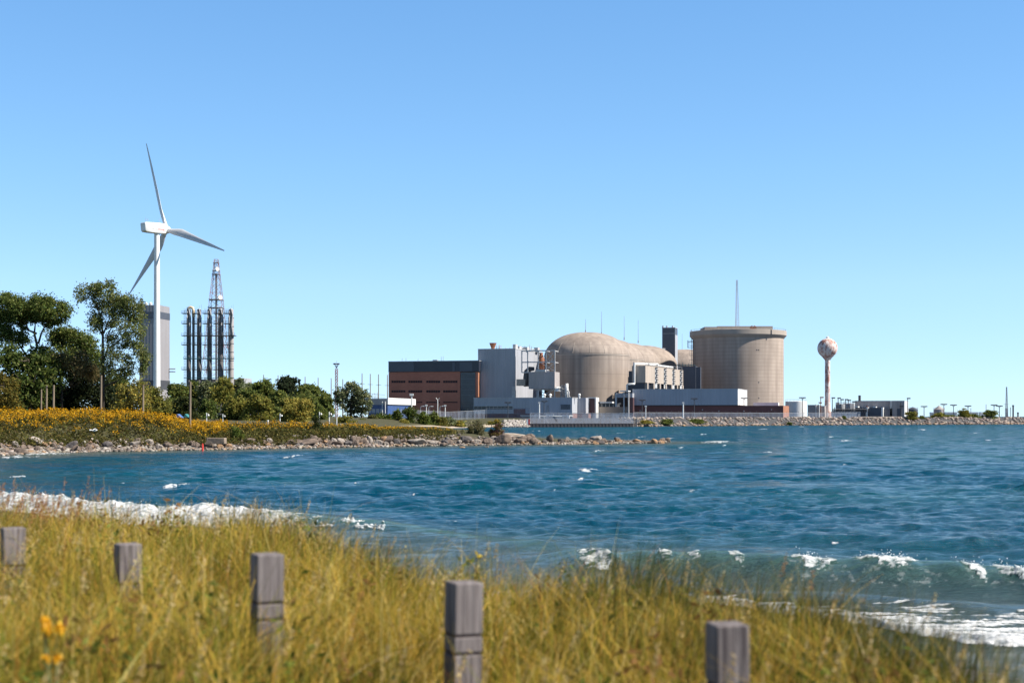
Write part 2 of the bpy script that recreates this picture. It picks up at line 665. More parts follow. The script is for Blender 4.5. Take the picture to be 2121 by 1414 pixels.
def fbm(x, y, sc, seed=0, octv=4):
    """cheap smooth noise from rotated sines, about -1..1"""
    r = np.random.default_rng(seed)
    out = np.zeros_like(x, dtype=np.float64)
    amp, tot = 1.0, 0.0
    f = 1.0 / sc
    for o in range(octv):
        for k in range(4):
            a = r.uniform(0, 2 * PI)
            p = r.uniform(0, 2 * PI)
            ff = f * r.uniform(0.7, 1.4)
            out += amp * 0.5 * np.sin(2 * PI * ff * (x * math.cos(a) + y * math.sin(a)) + p + 1.5 * np.sin(2 * PI * ff * 0.6 * (x * math.sin(a) - y * math.cos(a)) + 2 * p))
        tot += amp
        amp *= 0.55
        f *= 2.1
    return out / tot


def leaf_cloud(C, size, pig, aspect=0.5, up=0.25, r=None):
    """diamond leaf blades at centres C; returns V, Q, pigment"""
    r = r or rng
    n = len(C)
    N = r.normal(size=(n, 3))
    N[:, 2] += up
    N /= np.linalg.norm(N, axis=1)[:, None]
    T = r.normal(size=(n, 3))
    A = np.cross(N, T)
    A /= np.linalg.norm(A, axis=1)[:, None]
    B = np.cross(N, A)
    s = (size * np.ones(n))[:, None]
    V = np.stack([C + A * s * 0.5, C + B * s * aspect * 0.5, C - A * s * 0.5, C - B * s * aspect * 0.5], axis=1).reshape(-1, 3)
    Q = np.arange(4 * n).reshape(n, 4)
    return V, Q, np.repeat(pig, 4, axis=0)


def pigment(n, cols, w, jit=0.18, r=None):
    r = r or rng
    cols = np.array(cols)
    w = (list(w) + [1.0] * len(cols))[:len(cols)]
    idx = r.choice(len(cols), size=n, p=np.array(w) / sum(w))
    c = cols[idx] * (1 + r.normal(size=(n, 1)) * jit) * (1 + r.normal(size=(n, 3)) * jit * 0.25)
    return np.clip(c, 0.004, 0.9)

# ================================================================== THE SETTING
SHORE = [(14, 2), (9.6, 9), (7.9, 13.5), (6.5, 17.3), (4.3, 21.2), (0.5, 26.5), (-7, 33), (-16, 38.8), (-27, 50), (-36, 72), (-45, 98), (-49, 112),
         (-42.8, 118), (-40.8, 126), (-38.0, 131), (-30.6, 137), (-24.6, 143), (-18.2, 150), (-11, 155), (-3.3, 161), (2.2, 163), (10.8, 168.5), (18.9, 174.5),
         (19.6, 178), (12, 184), (3, 208), (-5, 236), (-12.8, 300), (-24, 334), (-27, 352), (-24, 372), (-16, 398), (-7, 424), (5.2, 426), (37, 436), (38.5, 447), (92, 505), (148, 549), (209, 583), (330, 650), (600, 780),
         (620, 800), (420, 1000), (300, 3000), (-5000, 4200), (-5000, -60), (14, -60)]
DUNE = [(-60, 52), (-40, 38), (-22, 25), (-12, 19.2), (-5.7, 15.9), (-3.9, 15.2), (-2.1, 13.6), (-1.0, 11.9), (0.2, 10.9), (1.2, 10.2), (1.75, 9.1), (1.92, 8.1), (2.25, 7.1), (2.5, 6.3), (3.0, 4.2), (3.6, 0), (4, -20), (-60, -20)]


def sdist(x, y, poly):
    """signed distance to a polygon, positive inside"""
    px = np.array([p[0] for p in poly], dtype=float)
    py = np.array([p[1] for p in poly], dtype=float)
    n = len(poly)
    d = np.full(x.shape, 1e18)
    ins = np.zeros(x.shape, dtype=bool)
    for i in range(n):
        x1, y1, x2, y2 = px[i], py[i], px[(i + 1) % n], py[(i + 1) % n]
        ex, ey = x2 - x1, y2 - y1
        t = np.clip(((x - x1) * ex + (y - y1) * ey) / (ex * ex + ey * ey), 0, 1)
        d = np.minimum(d, (x - x1 - t * ex) ** 2 + (y - y1 - t * ey) ** 2)
        if y1 != y2:
            c = ((y1 > y) != (y2 > y)) & (x < (x2 - x1) * (y - y1) / (y2 - y1) + x1)
            ins ^= c
    d = np.sqrt(d)
    return np.where(ins, d, -d)


def sstep(t):
    t = np.clip(t, 0, 1)
    return t * t * (3 - 2 * t)


def ground_h(x, y, sd=None):
    x = np.asarray(x, dtype=float)
    y = np.asarray(y, dtype=float)
    if sd is None:
        sd = sdist(x, y, SHORE)
    dd = sdist(x, y, DUNE)
    rise = 0.17 * sstep((-x - 0.3) / 2.4)
    near = 1.65 + rise + 0.10 * fbm(x, y, 3.0, 5, 2)
    out = np.clip(-dd, 0, None)
    sdp = np.clip(sd, 0, None)
    t = sdp / (sdp + out + 1e-6)
    near = np.where(dd > 0, near, (1.65 + rise + 0.10 * fbm(x, y, 3.0, 5, 2)) * t ** 2.0)
    cap = 0.75 + 0.5 * sstep((-x + 2) / 14) + 1.35 * sstep((-x - 0.215 * y) / (0.05 * y))
    cap = cap * np.where(x > -4, np.clip(1 - (x + 4) / 12, 0.35, 1), 1) + 0.12 * fbm(x, y, 6, 9, 2)
    spit = cap * sstep((sd + 0.5) / np.where(x < -22, 11.0, 6.0))
    plant = 2.6 * sstep((sd + 0.6) / np.where((x < 4) & (x > -60), 22.0, 9.0)) + 0.0
    wf = sstep((y - 270) / 60)
    far = spit * (1 - wf) + plant * wf
    back = sstep((y - 210) / 60) * sstep((-x - 30) / 30)
    far = far + back * 0.8 * (1 - wf)
    wn = sstep((95 - y) / 15)
    h = near * wn + far * (1 - wn)
    return np.where(sd > 0, h, np.maximum(-2.5, sd * 0.10))


def ground_z(x, y):
    return float(ground_h(np.array([x]), np.array([y]))[0])


def grid_mesh(rows, ks):
    Yg, Kg = np.meshgrid(rows, ks, indexing='ij')
    Xg = Yg * Kg
    nr, nc = Yg.shape
    i = np.arange(nr - 1)[:, None] * nc + np.arange(nc - 1)[None, :]
    Q = np.stack([i, i + 1, i + nc + 1, i + nc], axis=-1).reshape(-1, 4)
    return Xg.ravel(), Yg.ravel(), Q


# ---- ground: one sheet from under the camera to beyond the horizon
rows = np.concatenate([np.linspace(1.2, 60, 190), np.linspace(60.8, 112, 60), np.linspace(112.6, 262, 240), np.linspace(265, 330, 24), np.linspace(332, 640, 150), np.geomspace(650, 7000, 40)])
ks = np.concatenate([np.linspace(-2.5, -0.55, 40), np.linspace(-0.54, 0.54, 560), np.linspace(0.55, 2.5, 40)])
gx, gy, gq = grid_mesh(rows, ks)
gsd = sdist(gx, gy, SHORE)
gh = ground_h(gx, gy, gsd)
sandy = sstep((7.0 - gsd) / 4.0) * (gy < 100)
shingle = sstep((5.0 - gsd) / 2.0) * (gy >= 100) * (gy < 300)
sandy = np.maximum(sandy, sstep((8.5 - gsd) / 3.0) * (gy >= 300) * (gx < 3) * (gx > -70))
sandy = np.maximum(sandy, (sdist(gx, gy, DUNE) < -0.6) * (gy < 70) * 1.0)
wet = sstep((3.4 - gsd) / 2.6) * (gy < 100)
gravel = sstep((gy - 400) / 40) * (gx > 3)

m, nt, b = new_mat('ground_cover')
a1 = nd(nt, 'ShaderNodeAttribute', attribute_name='sandy')
a2 = nd(nt, 'ShaderNodeAttribute', attribute_name='wet')
a3 = nd(nt, 'ShaderNodeAttribute', attribute_name='gravel')
n1 = noise_fac(nt, 0.8, detail=8)
n2 = noise_fac(nt, 6.0, detail=6)
soil = mixc(nt, n1, (0.065, 0.058, 0.022), (0.04, 0.042, 0.014))
sand = mixc(nt, n2, (0.50, 0.42, 0.33), (0.40, 0.33, 0.26))
grav = mixc(nt, n1, (0.07, 0.07, 0.074), (0.05, 0.05, 0.055))
c = mixc(nt, a3.outputs['Fac'], soil, grav)
c = mixc(nt, a1.outputs['Fac'], c, sand)
a4 = nd(nt, 'ShaderNodeAttribute', attribute_name='shingle')
n3 = noise_fac(nt, 2.5, detail=8)
c = mixc(nt, a4.outputs['Fac'], c, mixc(nt, n3, (0.10, 0.08, 0.06), (0.045, 0.036, 0.028)))  # shingle darkened in colour to imitate wet, shadowy gaps between the rocks
c = mixc(nt, a2.outputs['Fac'], c, (0.15, 0.11, 0.082))
nt.links.new(c, b.inputs['Base Color'])
r = nd(nt, 'ShaderNodeMapRange')
r.inputs[3].default_value = 0.95
r.inputs[4].default_value = 0.35
nt.links.new(a2.outputs['Fac'], r.inputs[0])
nt.links.new(r.outputs[0], b.inputs['Roughness'])
bn = nd(nt, 'ShaderNodeBump')
bn.inputs['Distance'].default_value = 0.05
bn.inputs['Strength'].default_value = 0.5
nt.links.new(n2, bn.inputs['Height'])
nt.links.new(bn.outputs[0], b.inputs['Normal'])
ground = np_mesh('ground', np.stack([gx, gy, gh], axis=1), gq, m, attrs={'sandy': sandy, 'wet': wet, 'gravel': gravel, 'shingle': shingle}, smooth=True)
tag(ground, 'sandy and grassy lakeside ground running from the dune round the bay', 'ground', kind='structure')

# ---- water: waves as real geometry
pyr = np.concatenate([np.arange(1425, 1000, -0.75), np.arange(1000, 868, -0.55)])
rows = np.concatenate([[6.0, 10.0, 13.0, 15.5], H * F / (pyr - HY), np.geomspace(1700, 16000, 14)])
ks = np.concatenate([np.linspace(-2.2, -0.44, 50), np.linspace(-0.42, 0.42, 1300), np.linspace(0.44, 2.2, 50)])
wx, wy, wq = grid_mesh(rows, ks)
dY = np.gradient(rows)
dYv = np.repeat(dY, len(ks))
dist = np.full(wx.shape, 60.0)
mk = wy < 330
dist[mk] = -sdist(wx[mk], wy[mk], SHORE)
att = 0.10 + 0.90 * sstep((dist + 0.5) / 22.0)
z = np.zeros_like(wx)
wr = np.random.default_rng(21)
gust = 0.75 + 0.35 * fbm(wx, wy, 28, 31, 3)
for i in range(64):
    lam = 0.55 * (9.0 / 0.55) ** (i / 63.0) * wr.uniform(0.93, 1.07)
    th = wr.normal() * 0.7 - 0.18
    kx, ky = math.sin(th) * 2 * PI / lam, -math.cos(th) * 2 * PI / lam
    fade = np.clip((lam / dYv - 2.2) / 1.5, 0, 1)
    a = 0.0062 * lam * (0.36 if lam > 3.6 else (0.85 if lam > 2.2 else 2.0))
    ph = kx * wx + ky * wy + wr.uniform(0, 2 * PI) + 0.6 * np.sin(0.11 * wx + 0.07 * wy + i)
    z += a * fade * (np.exp(0.9 * np.sin(ph)) - 1.21) * 0.85
z *= att * gust
foam = np.zeros_like(wx)
chop = fbm(wx, wy, 0.9, 77, 4)
fine = fbm(wx, wy, 0.28, 78, 3)


def line_y(pts, x):
    xs = np.array([p[0] for p in pts])
    ys = np.array([p[1] for p in pts])
    o = np.argsort(xs)
    return np.interp(x, xs[o], ys[o])


def from_px(pts):
    return [PG(*p) for p in pts]


def breaker(foot_px, crest_px, front, back, white, z):
    """a wave that stands up towards the beach: foot line, crest height, steep front, long back"""
    foot = from_px(foot_px)
    xs = [p[0] for p in foot]
    hc = []
    for (px, py), (fx, fy) in zip(crest_px, foot):
        hc.append((fx, max(0.02, PZ(py, fy + front))))
    yf = line_y(foot, wx) + 0.25 * fbm(wx, wx * 0 + 3.0, 5.0, 5, 3)
    hh = line_y(hc, wx)
    inside = sstep((wx - min(xs)) / 1.5) * sstep((max(xs) - wx) / 1.5)
    s = (wy - yf)
    prof = np.where(s < front, sstep(s / front) ** 0.8, np.clip(1 - (s - front) / back, 0, 1) ** 1.6)
    prof = np.where(s < 0, 0, prof)
    hv = hh * (1 + 0.16 * fbm(wx, wy * 0, 2.2, 15, 3))
    z2 = z * (1 - 0.6 * prof * inside) + hv * prof * inside
    wt_ = line_y([(PG(a, 1080)[0], v) for a, v in white], wx) if False else None
    return z2, s, inside, prof, hv


# the big white breaker
f1 = [(-190, 1040), (-60, 1050), (0, 1056), (100, 1068), (200, 1079), (300, 1087), (450, 1093), (560, 1091), (640, 1089), (800, 1096), (1000, 1128), (1200, 1160)]
c1 = [(-190, 1010), (-60, 1014), (0, 1021), (100, 1033), (150, 1040), (300, 1047), (450, 1050), (560, 1056), (640, 1066), (800, 1079), (1000, 1112), (1200, 1150)]
z, s1, in1, pr1, hv1 = breaker(f1, c1, 2.3, 5.0, None, z)
xw = [PG(a, 1085)[0] for a in (520, 640, 650)]
full = sstep((xw[1] - wx) / (xw[1] - xw[0]) + 0.35 * chop * (wx > xw[0] - 1))
lump = np.abs(fbm(wx, wy * 1.3, 1.5, 41, 3))
lump2 = np.abs(fbm(wx, wy * 1.2, 0.32, 44, 2))
edge = 0.20 * fbm(wx, wy * 0 + 9, 1.1, 42, 3)
w1 = (0.72 + 0.28 * sstep(0.6 + fbm(wx, wy, 0.5, 45, 4))) * full * in1 * (s1 > -0.25 + edge) * sstep((2.75 + 0.6 * edge + 0.30 * chop - s1) / 0.7)
foam = np.maximum(foam, w1)
z += w1 * (0.11 * lump + 0.018 * lump2 - 0.02)
# thinner broken crest that carries on to the right of it
xa, xb = PG(600, 1085)[0], PG(800, 1090)[0]
bits = sstep((fbm(wx, wy * 0.6, 1.1, 51, 4) - 0.12) / 0.25) * (wx > xa) * (wx < xb) * in1 * (s1 > 0.3) * (s1 < 1.9)
foam = np.maximum(foam, bits * 0.62)
z += bits * 0.07 * lump2
# the green wave on the right
lacen = fbm(wx, wy * 0.5, 0.35, 46, 4)
f2 = [(1060, 1172), (1190, 1179), (1300, 1184), (1400, 1190), (1650, 1203), (1900, 1213), (2121, 1226), (2400, 1250)]
c2 = [(1060, 1162), (1190, 1143), (1300, 1141), (1400, 1139), (1650, 1149), (1900, 1156), (2121, 1169), (2400, 1195)]
z, s2, in2, pr2, hv2 = breaker(f2, c2, 1.5, 4.5, None, z)
for (a, bpx, y0, st) in ((1203, 1240, 0.5, 0.7), (1225, 1275, 0.1, 0.6), (1372, 1402, 0.8, 0.6), (1428, 1462, 1.0, 0.5), (1515, 1545, 0.8, 0.5), (1632, 1722, 0.75, 1.0), (1752, 1882, 1.0, 1.2), (1942, 1978, 0.75, 0.9), (1996, 2108, 0.55, 1.2), (2114, 2200, 0.5, 1.0)):
    xl, xr = PG(a, 1185)[0], PG(bpx, 1185)[0]
    u = (wx - xl) / (xr - xl)
    top = 1.9 + 0.3 * fine
    low = y0 + 0.5 * (1 - np.sin(PI * np.clip(u, 0, 1))) + 0.30 * chop
    reg = (u > 0) & (u < 1) & (s2 > low) & (s2 < top)
    w = reg * sstep(0.35 + st * (0.45 + 0.45 * fine + 0.6 * chop)) * np.sin(PI * np.clip(u, 0, 1)) ** 0.4
    foam = np.maximum(foam, (0.85 if bpx > 1600 else 0.62) * w)
    lace = (u > -0.1) & (u < 1.1) & (s2 > -0.3) & (s2 < low + 0.1)
    foam = np.maximum(foam, (0.12 if bpx > 1600 else 0.0) * lace * sstep(0.35 + 1.3 * lacen) * sstep((s2 + 0.4) / 0.6))
    z += w * (0.05 * lump + 0.015 * lump2)
# small swells between the two
z += 0.10 * np.exp(-((wy - line_y(from_px([(600, 1105), (900, 1118), (1200, 1128), (1500, 1118), (2121, 1120)]), wx) - 0.8 * fbm(wx, wy * 0, 9, 61, 2)) / 0.9) ** 2)
z += 0.09 * np.exp(-((wy - line_y(from_px([(600, 1120), (900, 1138), (1200, 1160), (1500, 1225), (2121, 1262)]), wx) - 0.5 * fbm(wx, wy * 0, 5, 62, 2)) / 0.5) ** 2)
# swash foam sheet on the beach at the right
fr = from_px([(1380, 1240), (1560, 1262), (1700, 1282), (1800, 1298), (1900, 1318), (2000, 1332), (2121, 1342), (2400, 1372)])
bk = from_px([(1380, 1222), (1560, 1238), (1700, 1250), (1800, 1252), (1900, 1254), (2000, 1262), (2121, 1270), (2400, 1300)])
yfr = line_y(fr, wx) + 0.18 * fbm(wx, wy * 0, 1.4, 71, 3)
ybk = line_y(bk, wx)
u = (wy - yfr) / np.maximum(ybk - yfr, 0.1)
streak = fbm(wx * 0.35, wy * 1.6, 0.7, 72, 5)
sw = (u > 0) * (u < 1.15) * sstep((0.62 - u * 0.85 + 0.55 * streak) / 0.35) * sstep((wx - fr[0][0]) / 1.0)
sw = np.maximum(sw, (u > 0) * (u < 0.42 + 0.1 * streak) * (0.75 + 0.5 * fine) * sstep((wx - fr[0][0]) / 1.0))
sw = np.clip(sw, 0, 1)
foam = np.maximum(foam, sw)
z += sw * (0.012 + 0.014 * lump2) + 0.10 * np.exp(-((wy - yfr - 0.35) / 0.25) ** 2) * (wx > fr[0][0])
# whitecaps scattered over the bay
wisp = fbm(wx, wy * 0.35, 0.7, 79, 4)
for (px, py, wpx, hpx) in ((360, 1006, 18, 3.5), (602, 946, 7, 2.0), (250, 1000, 4, 1.5), (20, 948, 26, 3), (92, 941, 26, 3.0), (36, 987, 14, 1.2), (1215, 975, 17, 3), (1204, 994, 6, 1.2), (1242, 934, 10, 1.6),
                           (1484, 916, 34, 2.2), (1752, 913, 14, 1.4), (1590, 936, 9, 1.2), (1750, 962, 6, 1), (1435, 1016, 6, 1.5), (1110, 893, 4, 0.8), (1580, 889, 9, 0.8), (1455, 900, 7, 1), (1910, 890, 8, 0.8),
                           (1720, 905, 6, 1), (2047, 912, 6, 1), (1410, 927, 5, 0.8), (860, 1022, 4, 1), (1000, 1037, 5, 1), (1090, 1066, 8, 1.2), (1730, 1126, 10, 1.4), (1690, 1131, 14, 1.4), (1770, 1135, 8, 1.2), (940, 1082, 9, 1.2), (1150, 1018, 4, 0.9), (740, 1000, 5, 1),
                           (1330, 905, 5, 0.8), (1390, 908, 7, 0.9), (1500, 923, 6, 0.8), (1660, 884, 5, 0.6), (2020, 897, 5, 0.7), (1285, 897, 5, 0.8)):
    cx, cy = PG(px, py)
    y1 = H * F / (py + hpx - HY)
    y2 = H * F / (py - hpx - HY)
    sy = max(abs(y2 - y1) / 2 * 0.7, 0.2)
    sx = 0.85 * wpx / F * cy
    q = ((wx - cx - 0.25 * (wy - cy)) / sx) ** 2 + ((wy - cy) / sy) ** 2
    w = (q < 2.4) * sstep(0.75 - q * 0.55 + 0.9 * wisp)
    foam = np.maximum(foam, np.clip(w, 0, 1) * 0.85)
    z += np.exp(-q) * min(0.16, 0.03 * sy) + w * 0.04
z = np.where(wy > 700, 0, z)
shal = sstep((15 - dist) / 13) ** 1.3
green = np.clip(np.maximum(pr1 * in1 * (s1 > 0.1) * (s1 < 2.4), pr2 * in2 * (s2 > 0.1) * (s2 < 2.2)), 0, 1)
shal = np.where(dist > 50, 0, shal)

m, nt, b = new_mat('lake_water')
af = nd(nt, 'ShaderNodeAttribute', attribute_name='foam')
ash = nd(nt, 'ShaderNodeAttribute', attribute_name='shallow')
agr = nd(nt, 'ShaderNodeAttribute', attribute_name='thin')
n1 = noise_fac(nt, 0.035, (0.6, 1.4, 1), detail=4, lo=0.3, hi=0.7)
deep = mixc(nt, n1, (0.0010, 0.046, 0.104), (0.002, 0.066, 0.086))
c = mixc(nt, ash.outputs['Fac'], deep, (0.060, 0.085, 0.078))
c = mixc(nt, agr.outputs['Fac'], c, (0.045, 0.105, 0.085))
bub = noise_fac(nt, 6.0, detail=7, lo=0.35, hi=0.62)
k = nd(nt, 'ShaderNodeMath', operation='MULTIPLY_ADD')
nt.links.new(bub, k.inputs[0])
k.inputs[1].default_value = 0.8
k.inputs[2].default_value = -0.42
k2 = nd(nt, 'ShaderNodeMath', operation='ADD', use_clamp=True)
nt.links.new(af.outputs['Fac'], k2.inputs[0])
nt.links.new(k.outputs[0], k2.inputs[1])
k3 = nd(nt, 'ShaderNodeMath', operation='MULTIPLY', use_clamp=True)
g3 = nd(nt, 'ShaderNodeMapRange')
g3.inputs[1].default_value = 0.04
g3.inputs[2].default_value = 0.25
nt.links.new(af.outputs['Fac'], g3.inputs[0])
nt.links.new(k2.outputs[0], k3.inputs[0])
nt.links.new(g3.outputs[0], k3.inputs[1])
c = mixc(nt, k3.outputs[0], c, mixc(nt, bub, (0.44, 0.48, 0.53), (0.66, 0.67, 0.68)))
nt.links.new(c, b.inputs['Base Color'])
r = nd(nt, 'ShaderNodeMapRange')
r.inputs[3].default_value = 0.10
r.inputs[4].default_value = 0.85
nt.links.new(k3.outputs[0], r.inputs[0])
nt.links.new(r.outputs[0], b.inputs['Roughness'])
b.inputs['IOR'].default_value = 1.333
b.inputs['Specular IOR Level'].default_value = 0.34
na = nd(nt, 'ShaderNodeTexNoise')
na.inputs['Scale'].default_value = 1.0
na.inputs['Detail'].default_value = 7
na.inputs['Roughness'].default_value = 0.62
nt.links.new(coords(nt, (1.9, 4.2, 1)), na.inputs['Vector'])
bn = nd(nt, 'ShaderNodeBump')
bn.inputs['Strength'].default_value = 0.9
bn.inputs['Distance'].default_value = 0.20
bst = nd(nt, 'ShaderNodeMapRange')
bst.inputs[3].default_value = 1.0
bst.inputs[4].default_value = 0.12
nt.links.new(k3.outputs[0], bst.inputs[0])
nt.links.new(bst.outputs[0], bn.inputs['Strength'])
nt.links.new(na.outputs['Fac'], bn.inputs['Height'])
bn2 = nd(nt, 'ShaderNodeBump')
bn2.inputs['Strength'].default_value = 0.5
bn2.inputs['Distance'].default_value = 1.2
nb = nd(nt, 'ShaderNodeTexNoise')
nb.inputs['Scale'].default_value = 0.22
nb.inputs['Detail'].default_value = 5
nt.links.new(coords(nt, (0.6, 1.6, 1)), nb.inputs['Vector'])
nt.links.new(nb.outputs['Fac'], bn2.inputs['Height'])
nt.links.new(bn2.outputs[0], bn.inputs['Normal'])
# wind ripples too fine for the mesh: facets tilted at random, stronger where the mesh is coarse
ns = nd(nt, 'ShaderNodeTexNoise')
ns.inputs['Scale'].default_value = 1.0
ns.inputs['Detail'].default_value = 5
nt.links.new(coords(nt, (0.32, 1.0, 1)), ns.inputs['Vector'])
sb = nd(nt, 'ShaderNodeVectorMath', operation='SUBTRACT')
nt.links.new(ns.outputs['Color'], sb.inputs[0])
sb.inputs[1].default_value = (0.5, 0.5, 0.5)
afar = nd(nt, 'ShaderNodeAttribute', attribute_name='ripple')
sc_ = nd(nt, 'ShaderNodeVectorMath', operation='SCALE')
nt.links.new(sb.outputs[0], sc_.inputs[0])
nt.links.new(afar.outputs['Fac'], sc_.inputs[3])
fl_ = nd(nt, 'ShaderNodeVectorMath', operation='MULTIPLY')
nt.links.new(sc_.outputs[0], fl_.inputs[0])
fl_.inputs[1].default_value = (1.0, 2.2, 0.0)
ab_ = nd(nt, 'ShaderNodeVectorMath', operation='ABSOLUTE')
nt.links.new(fl_.outputs[0], ab_.inputs[0])
m3_ = nd(nt, 'ShaderNodeVectorMath', operation='MULTIPLY')
nt.links.new(ab_.outputs[0], m3_.inputs[0])
m3_.inputs[1].default_value = (0, -1.6, 0)      # wind seas lean towards the beach
m4_ = nd(nt, 'ShaderNodeVectorMath', operation='MULTIPLY_ADD')
nt.links.new(fl_.outputs[0], m4_.inputs[0])
m4_.inputs[1].default_value = (1, 0.25, 0)
nt.links.new(m3_.outputs[0], m4_.inputs[2])
ad_ = nd(nt, 'ShaderNodeVectorMath', operation='ADD')
nt.links.new(bn.outputs[0], ad_.inputs[0])
nt.links.new(m4_.outputs[0], ad_.inputs[1])
nz_ = nd(nt, 'ShaderNodeVectorMath', operation='NORMALIZE')
nt.links.new(ad_.outputs[0], nz_.inputs[0])
nt.links.new(nz_.outputs[0], b.inputs['Normal'])
ripple = 0.55 * sstep((wy - 24) / 14) + 0.06 + 1.7 * sstep((wy - 40) / 200)
water = np_mesh('water', np.stack([wx, wy, z], axis=1), wq, m, attrs={'foam': foam, 'shallow': shal, 'thin': green * 0.85, 'ripple': ripple}, smooth=True)
tag(water, 'choppy blue green lake water with white breakers near the beach', 'lake', kind='structure')

# spray thrown off the breaking crests: uncountable drops
sel = np.where((foam > 0.6) & (wy < 60) & ((s1 > 0.9) & (s1 < 2.6) & (full > 0.4) | (s2 > 1.0) & (s2 < 2.1) & (in2 > 0.5)))[0]
pick = rng.choice(sel, size=900)
C = np.stack([wx[pick], wy[pick], z[pick]], axis=1)
C[:, 2] += np.abs(rng.normal(size=len(pick))) * 0.06
C[:, :2] += rng.normal(size=(len(pick), 2)) * 0.12
s = np.abs(rng.normal(size=len(pick))) * 0.005 + 0.005
oc = np.array([(1, 0, 0), (-1, 0, 0), (0, 1, 0), (0, -1, 0), (0, 0, 1), (0, 0, -1)])
of = np.array([(0, 2, 4), (2, 1, 4), (1, 3, 4), (3, 0, 4), (2, 0, 5), (1, 2, 5), (3, 1, 5), (0, 3, 5)])
V = (C[:, None, :] + oc[None] * s[:, None, None]).reshape(-1, 3)
Q = (np.arange(len(C))[:, None, None] * 6 + of[None]).reshape(-1, 3)
simple('spray_white', (0.88, 0.88, 0.88), (0.84, 0.85, 0.86), 3, rough=0.8)
spray = np_mesh('spray', V, Q, 'spray_white')
tag(spray, 'white drops thrown up along the breaking wave crests', 'spray', kind='stuff')

# ================================================================== THE POWER STATION
GZ = 2.6      # ground level of the station
BB = R(16)    # the station's front walls run this much off the picture plane


class Frame:
    """a wall line: local x runs right along the front, local y runs back"""

    def __init__(s, px0, Y0, b=BB, z0=GZ):
        s.O = Vector((PX(px0, Y0), Y0, z0))
        s.b = b
        s.z0 = z0
        s.rot = -b

    def u(s, px, v=0.0):
        k = (px - CX) / F
        ox = s.O.x + v * math.sin(s.b)
        oy = s.O.y + v * math.cos(s.b)
        return (k * oy - ox) / (math.cos(s.b) + k * math.sin(s.b))

    def Y(s, px, v=0.0):
        return s.O.y + v * math.cos(s.b) - s.u(px, v) * math.sin(s.b)

    def z(s, py, px, v=0.0):
        return PZ(py, s.Y(px, v)) - s.z0

    def box(s, mb, pl, pr, pt, pb, v0, v1):
        """a block whose front face (at v0) fills the pixels pl..pr, pt..pb"""
        pm = 0.5 * (pl + pr)
        return mb.box(s.u(pl, v0), s.u(pr, v0), v0, v1, (0 if pb is None else s.z(pb, pm, v0)), s.z(pt, pm, v0))

    def pt(s, px, py, v=0.0):
        return Vector((s.u(px, v), v, s.z(py, px, v)))


def frame_thing(fr, name, label, cat, group=None):
    return thing(name, label, cat, fr.O, fr.rot, group)


# ---------------- red brick office block
fr = Frame(990, 600)
t = frame_thing(fr, 'brick_building', 'large red brick building with dark upper cladding and a glazed right corner', 'building')
mb = MB()
fr.box(mb, 805, 953, 770, None, 0, 14)
fr.box(mb, 985, 990, 770, None, 0, 14)
mb.box(fr.u(953), fr.u(985), 0.6, 14, 0, fr.z(770, 970))
mb.build('wall', 'red_brick', t)
mb = MB()
mb.box(fr.u(990), fr.u(990) + 0.05, 0.02, 14, 0, fr.z(770, 990))
o = mb.build('sunlit_end_wall', 'sunlit_brick', t)  # thin skin on the wall end, sunlight painted in as orange brick
mb = MB()
fr.box(mb, 804.5, 992, 748.5, 769.5, -0.5, 14)
mb.build('upper_cladding', 'dark_panel', t)
mb = MB()
fr.box(mb, 805, 857, 750, 769, -0.62, -0.4)
fr.box(mb, 937, 942, 750, 769, -0.62, -0.4)
fr.box(mb, 952, 978, 750, 769, -0.62, -0.4)
mb.build('pale_panel', 'slate_panel', t)
mb = MB()
fr.box(mb, 804, 992.5, 747, 748.5, -0.7, 14.2)
mb.build('roof_coping', 'grey_metal', t)
cw = MB()
cw.box(fr.u(953.5), fr.u(984.5), 0.25, 0.55, 0, fr.z(770, 970) - 0.1)
gl = cw.build('curtain_wall', 'dark_glass', t)
mb = MB()
u0, u1, zt = fr.u(954), fr.u(984), fr.z(771, 970)
for i in range(14):
    x = u0 + (u1 - u0) * i / 13
    mb.box(x - 0.05, x + 0.05, 0.08, 0.25, 0.2, zt)
for i in range(9):
    zz = 0.5 + (zt - 1) * i / 8
    mb.box(u0, u1, 0.13, 0.22, zz - 0.04, zz + 0.04)
mb.build('mullion', 'mullion', gl)
for (y0, y1) in ((788, 792.5), (808, 812.5), (831.5, 834)):
    for (a, c_) in ((811, 840), (846, 875), (883, 912), (918, 948)):
        mb = MB()
        nn = 6
        for i in range(nn):
            pa = a + (c_ - a) * i / nn
            pb = pa + (c_ - a) / nn * 0.86
            fr.box(mb, pa, pb, y0, y1, -0.06, 0.04)
        o = mb.build('vent', 'vent_black', t)
mb = MB()
for px, h0 in ((833, 742), (841, 741), (866, 743), (888, 746), (914, 738), (918, 738)):
    p = fr.pt(px, 747, 4)
    mb.bar(p, (p.x, p.y, fr.z(h0, px, 4)), 0.10, 0.08, 5)
fr.box(mb, 896, 905, 745, 747, 3, 5)
mb.build('roof_antenna', 'grey_metal', t)

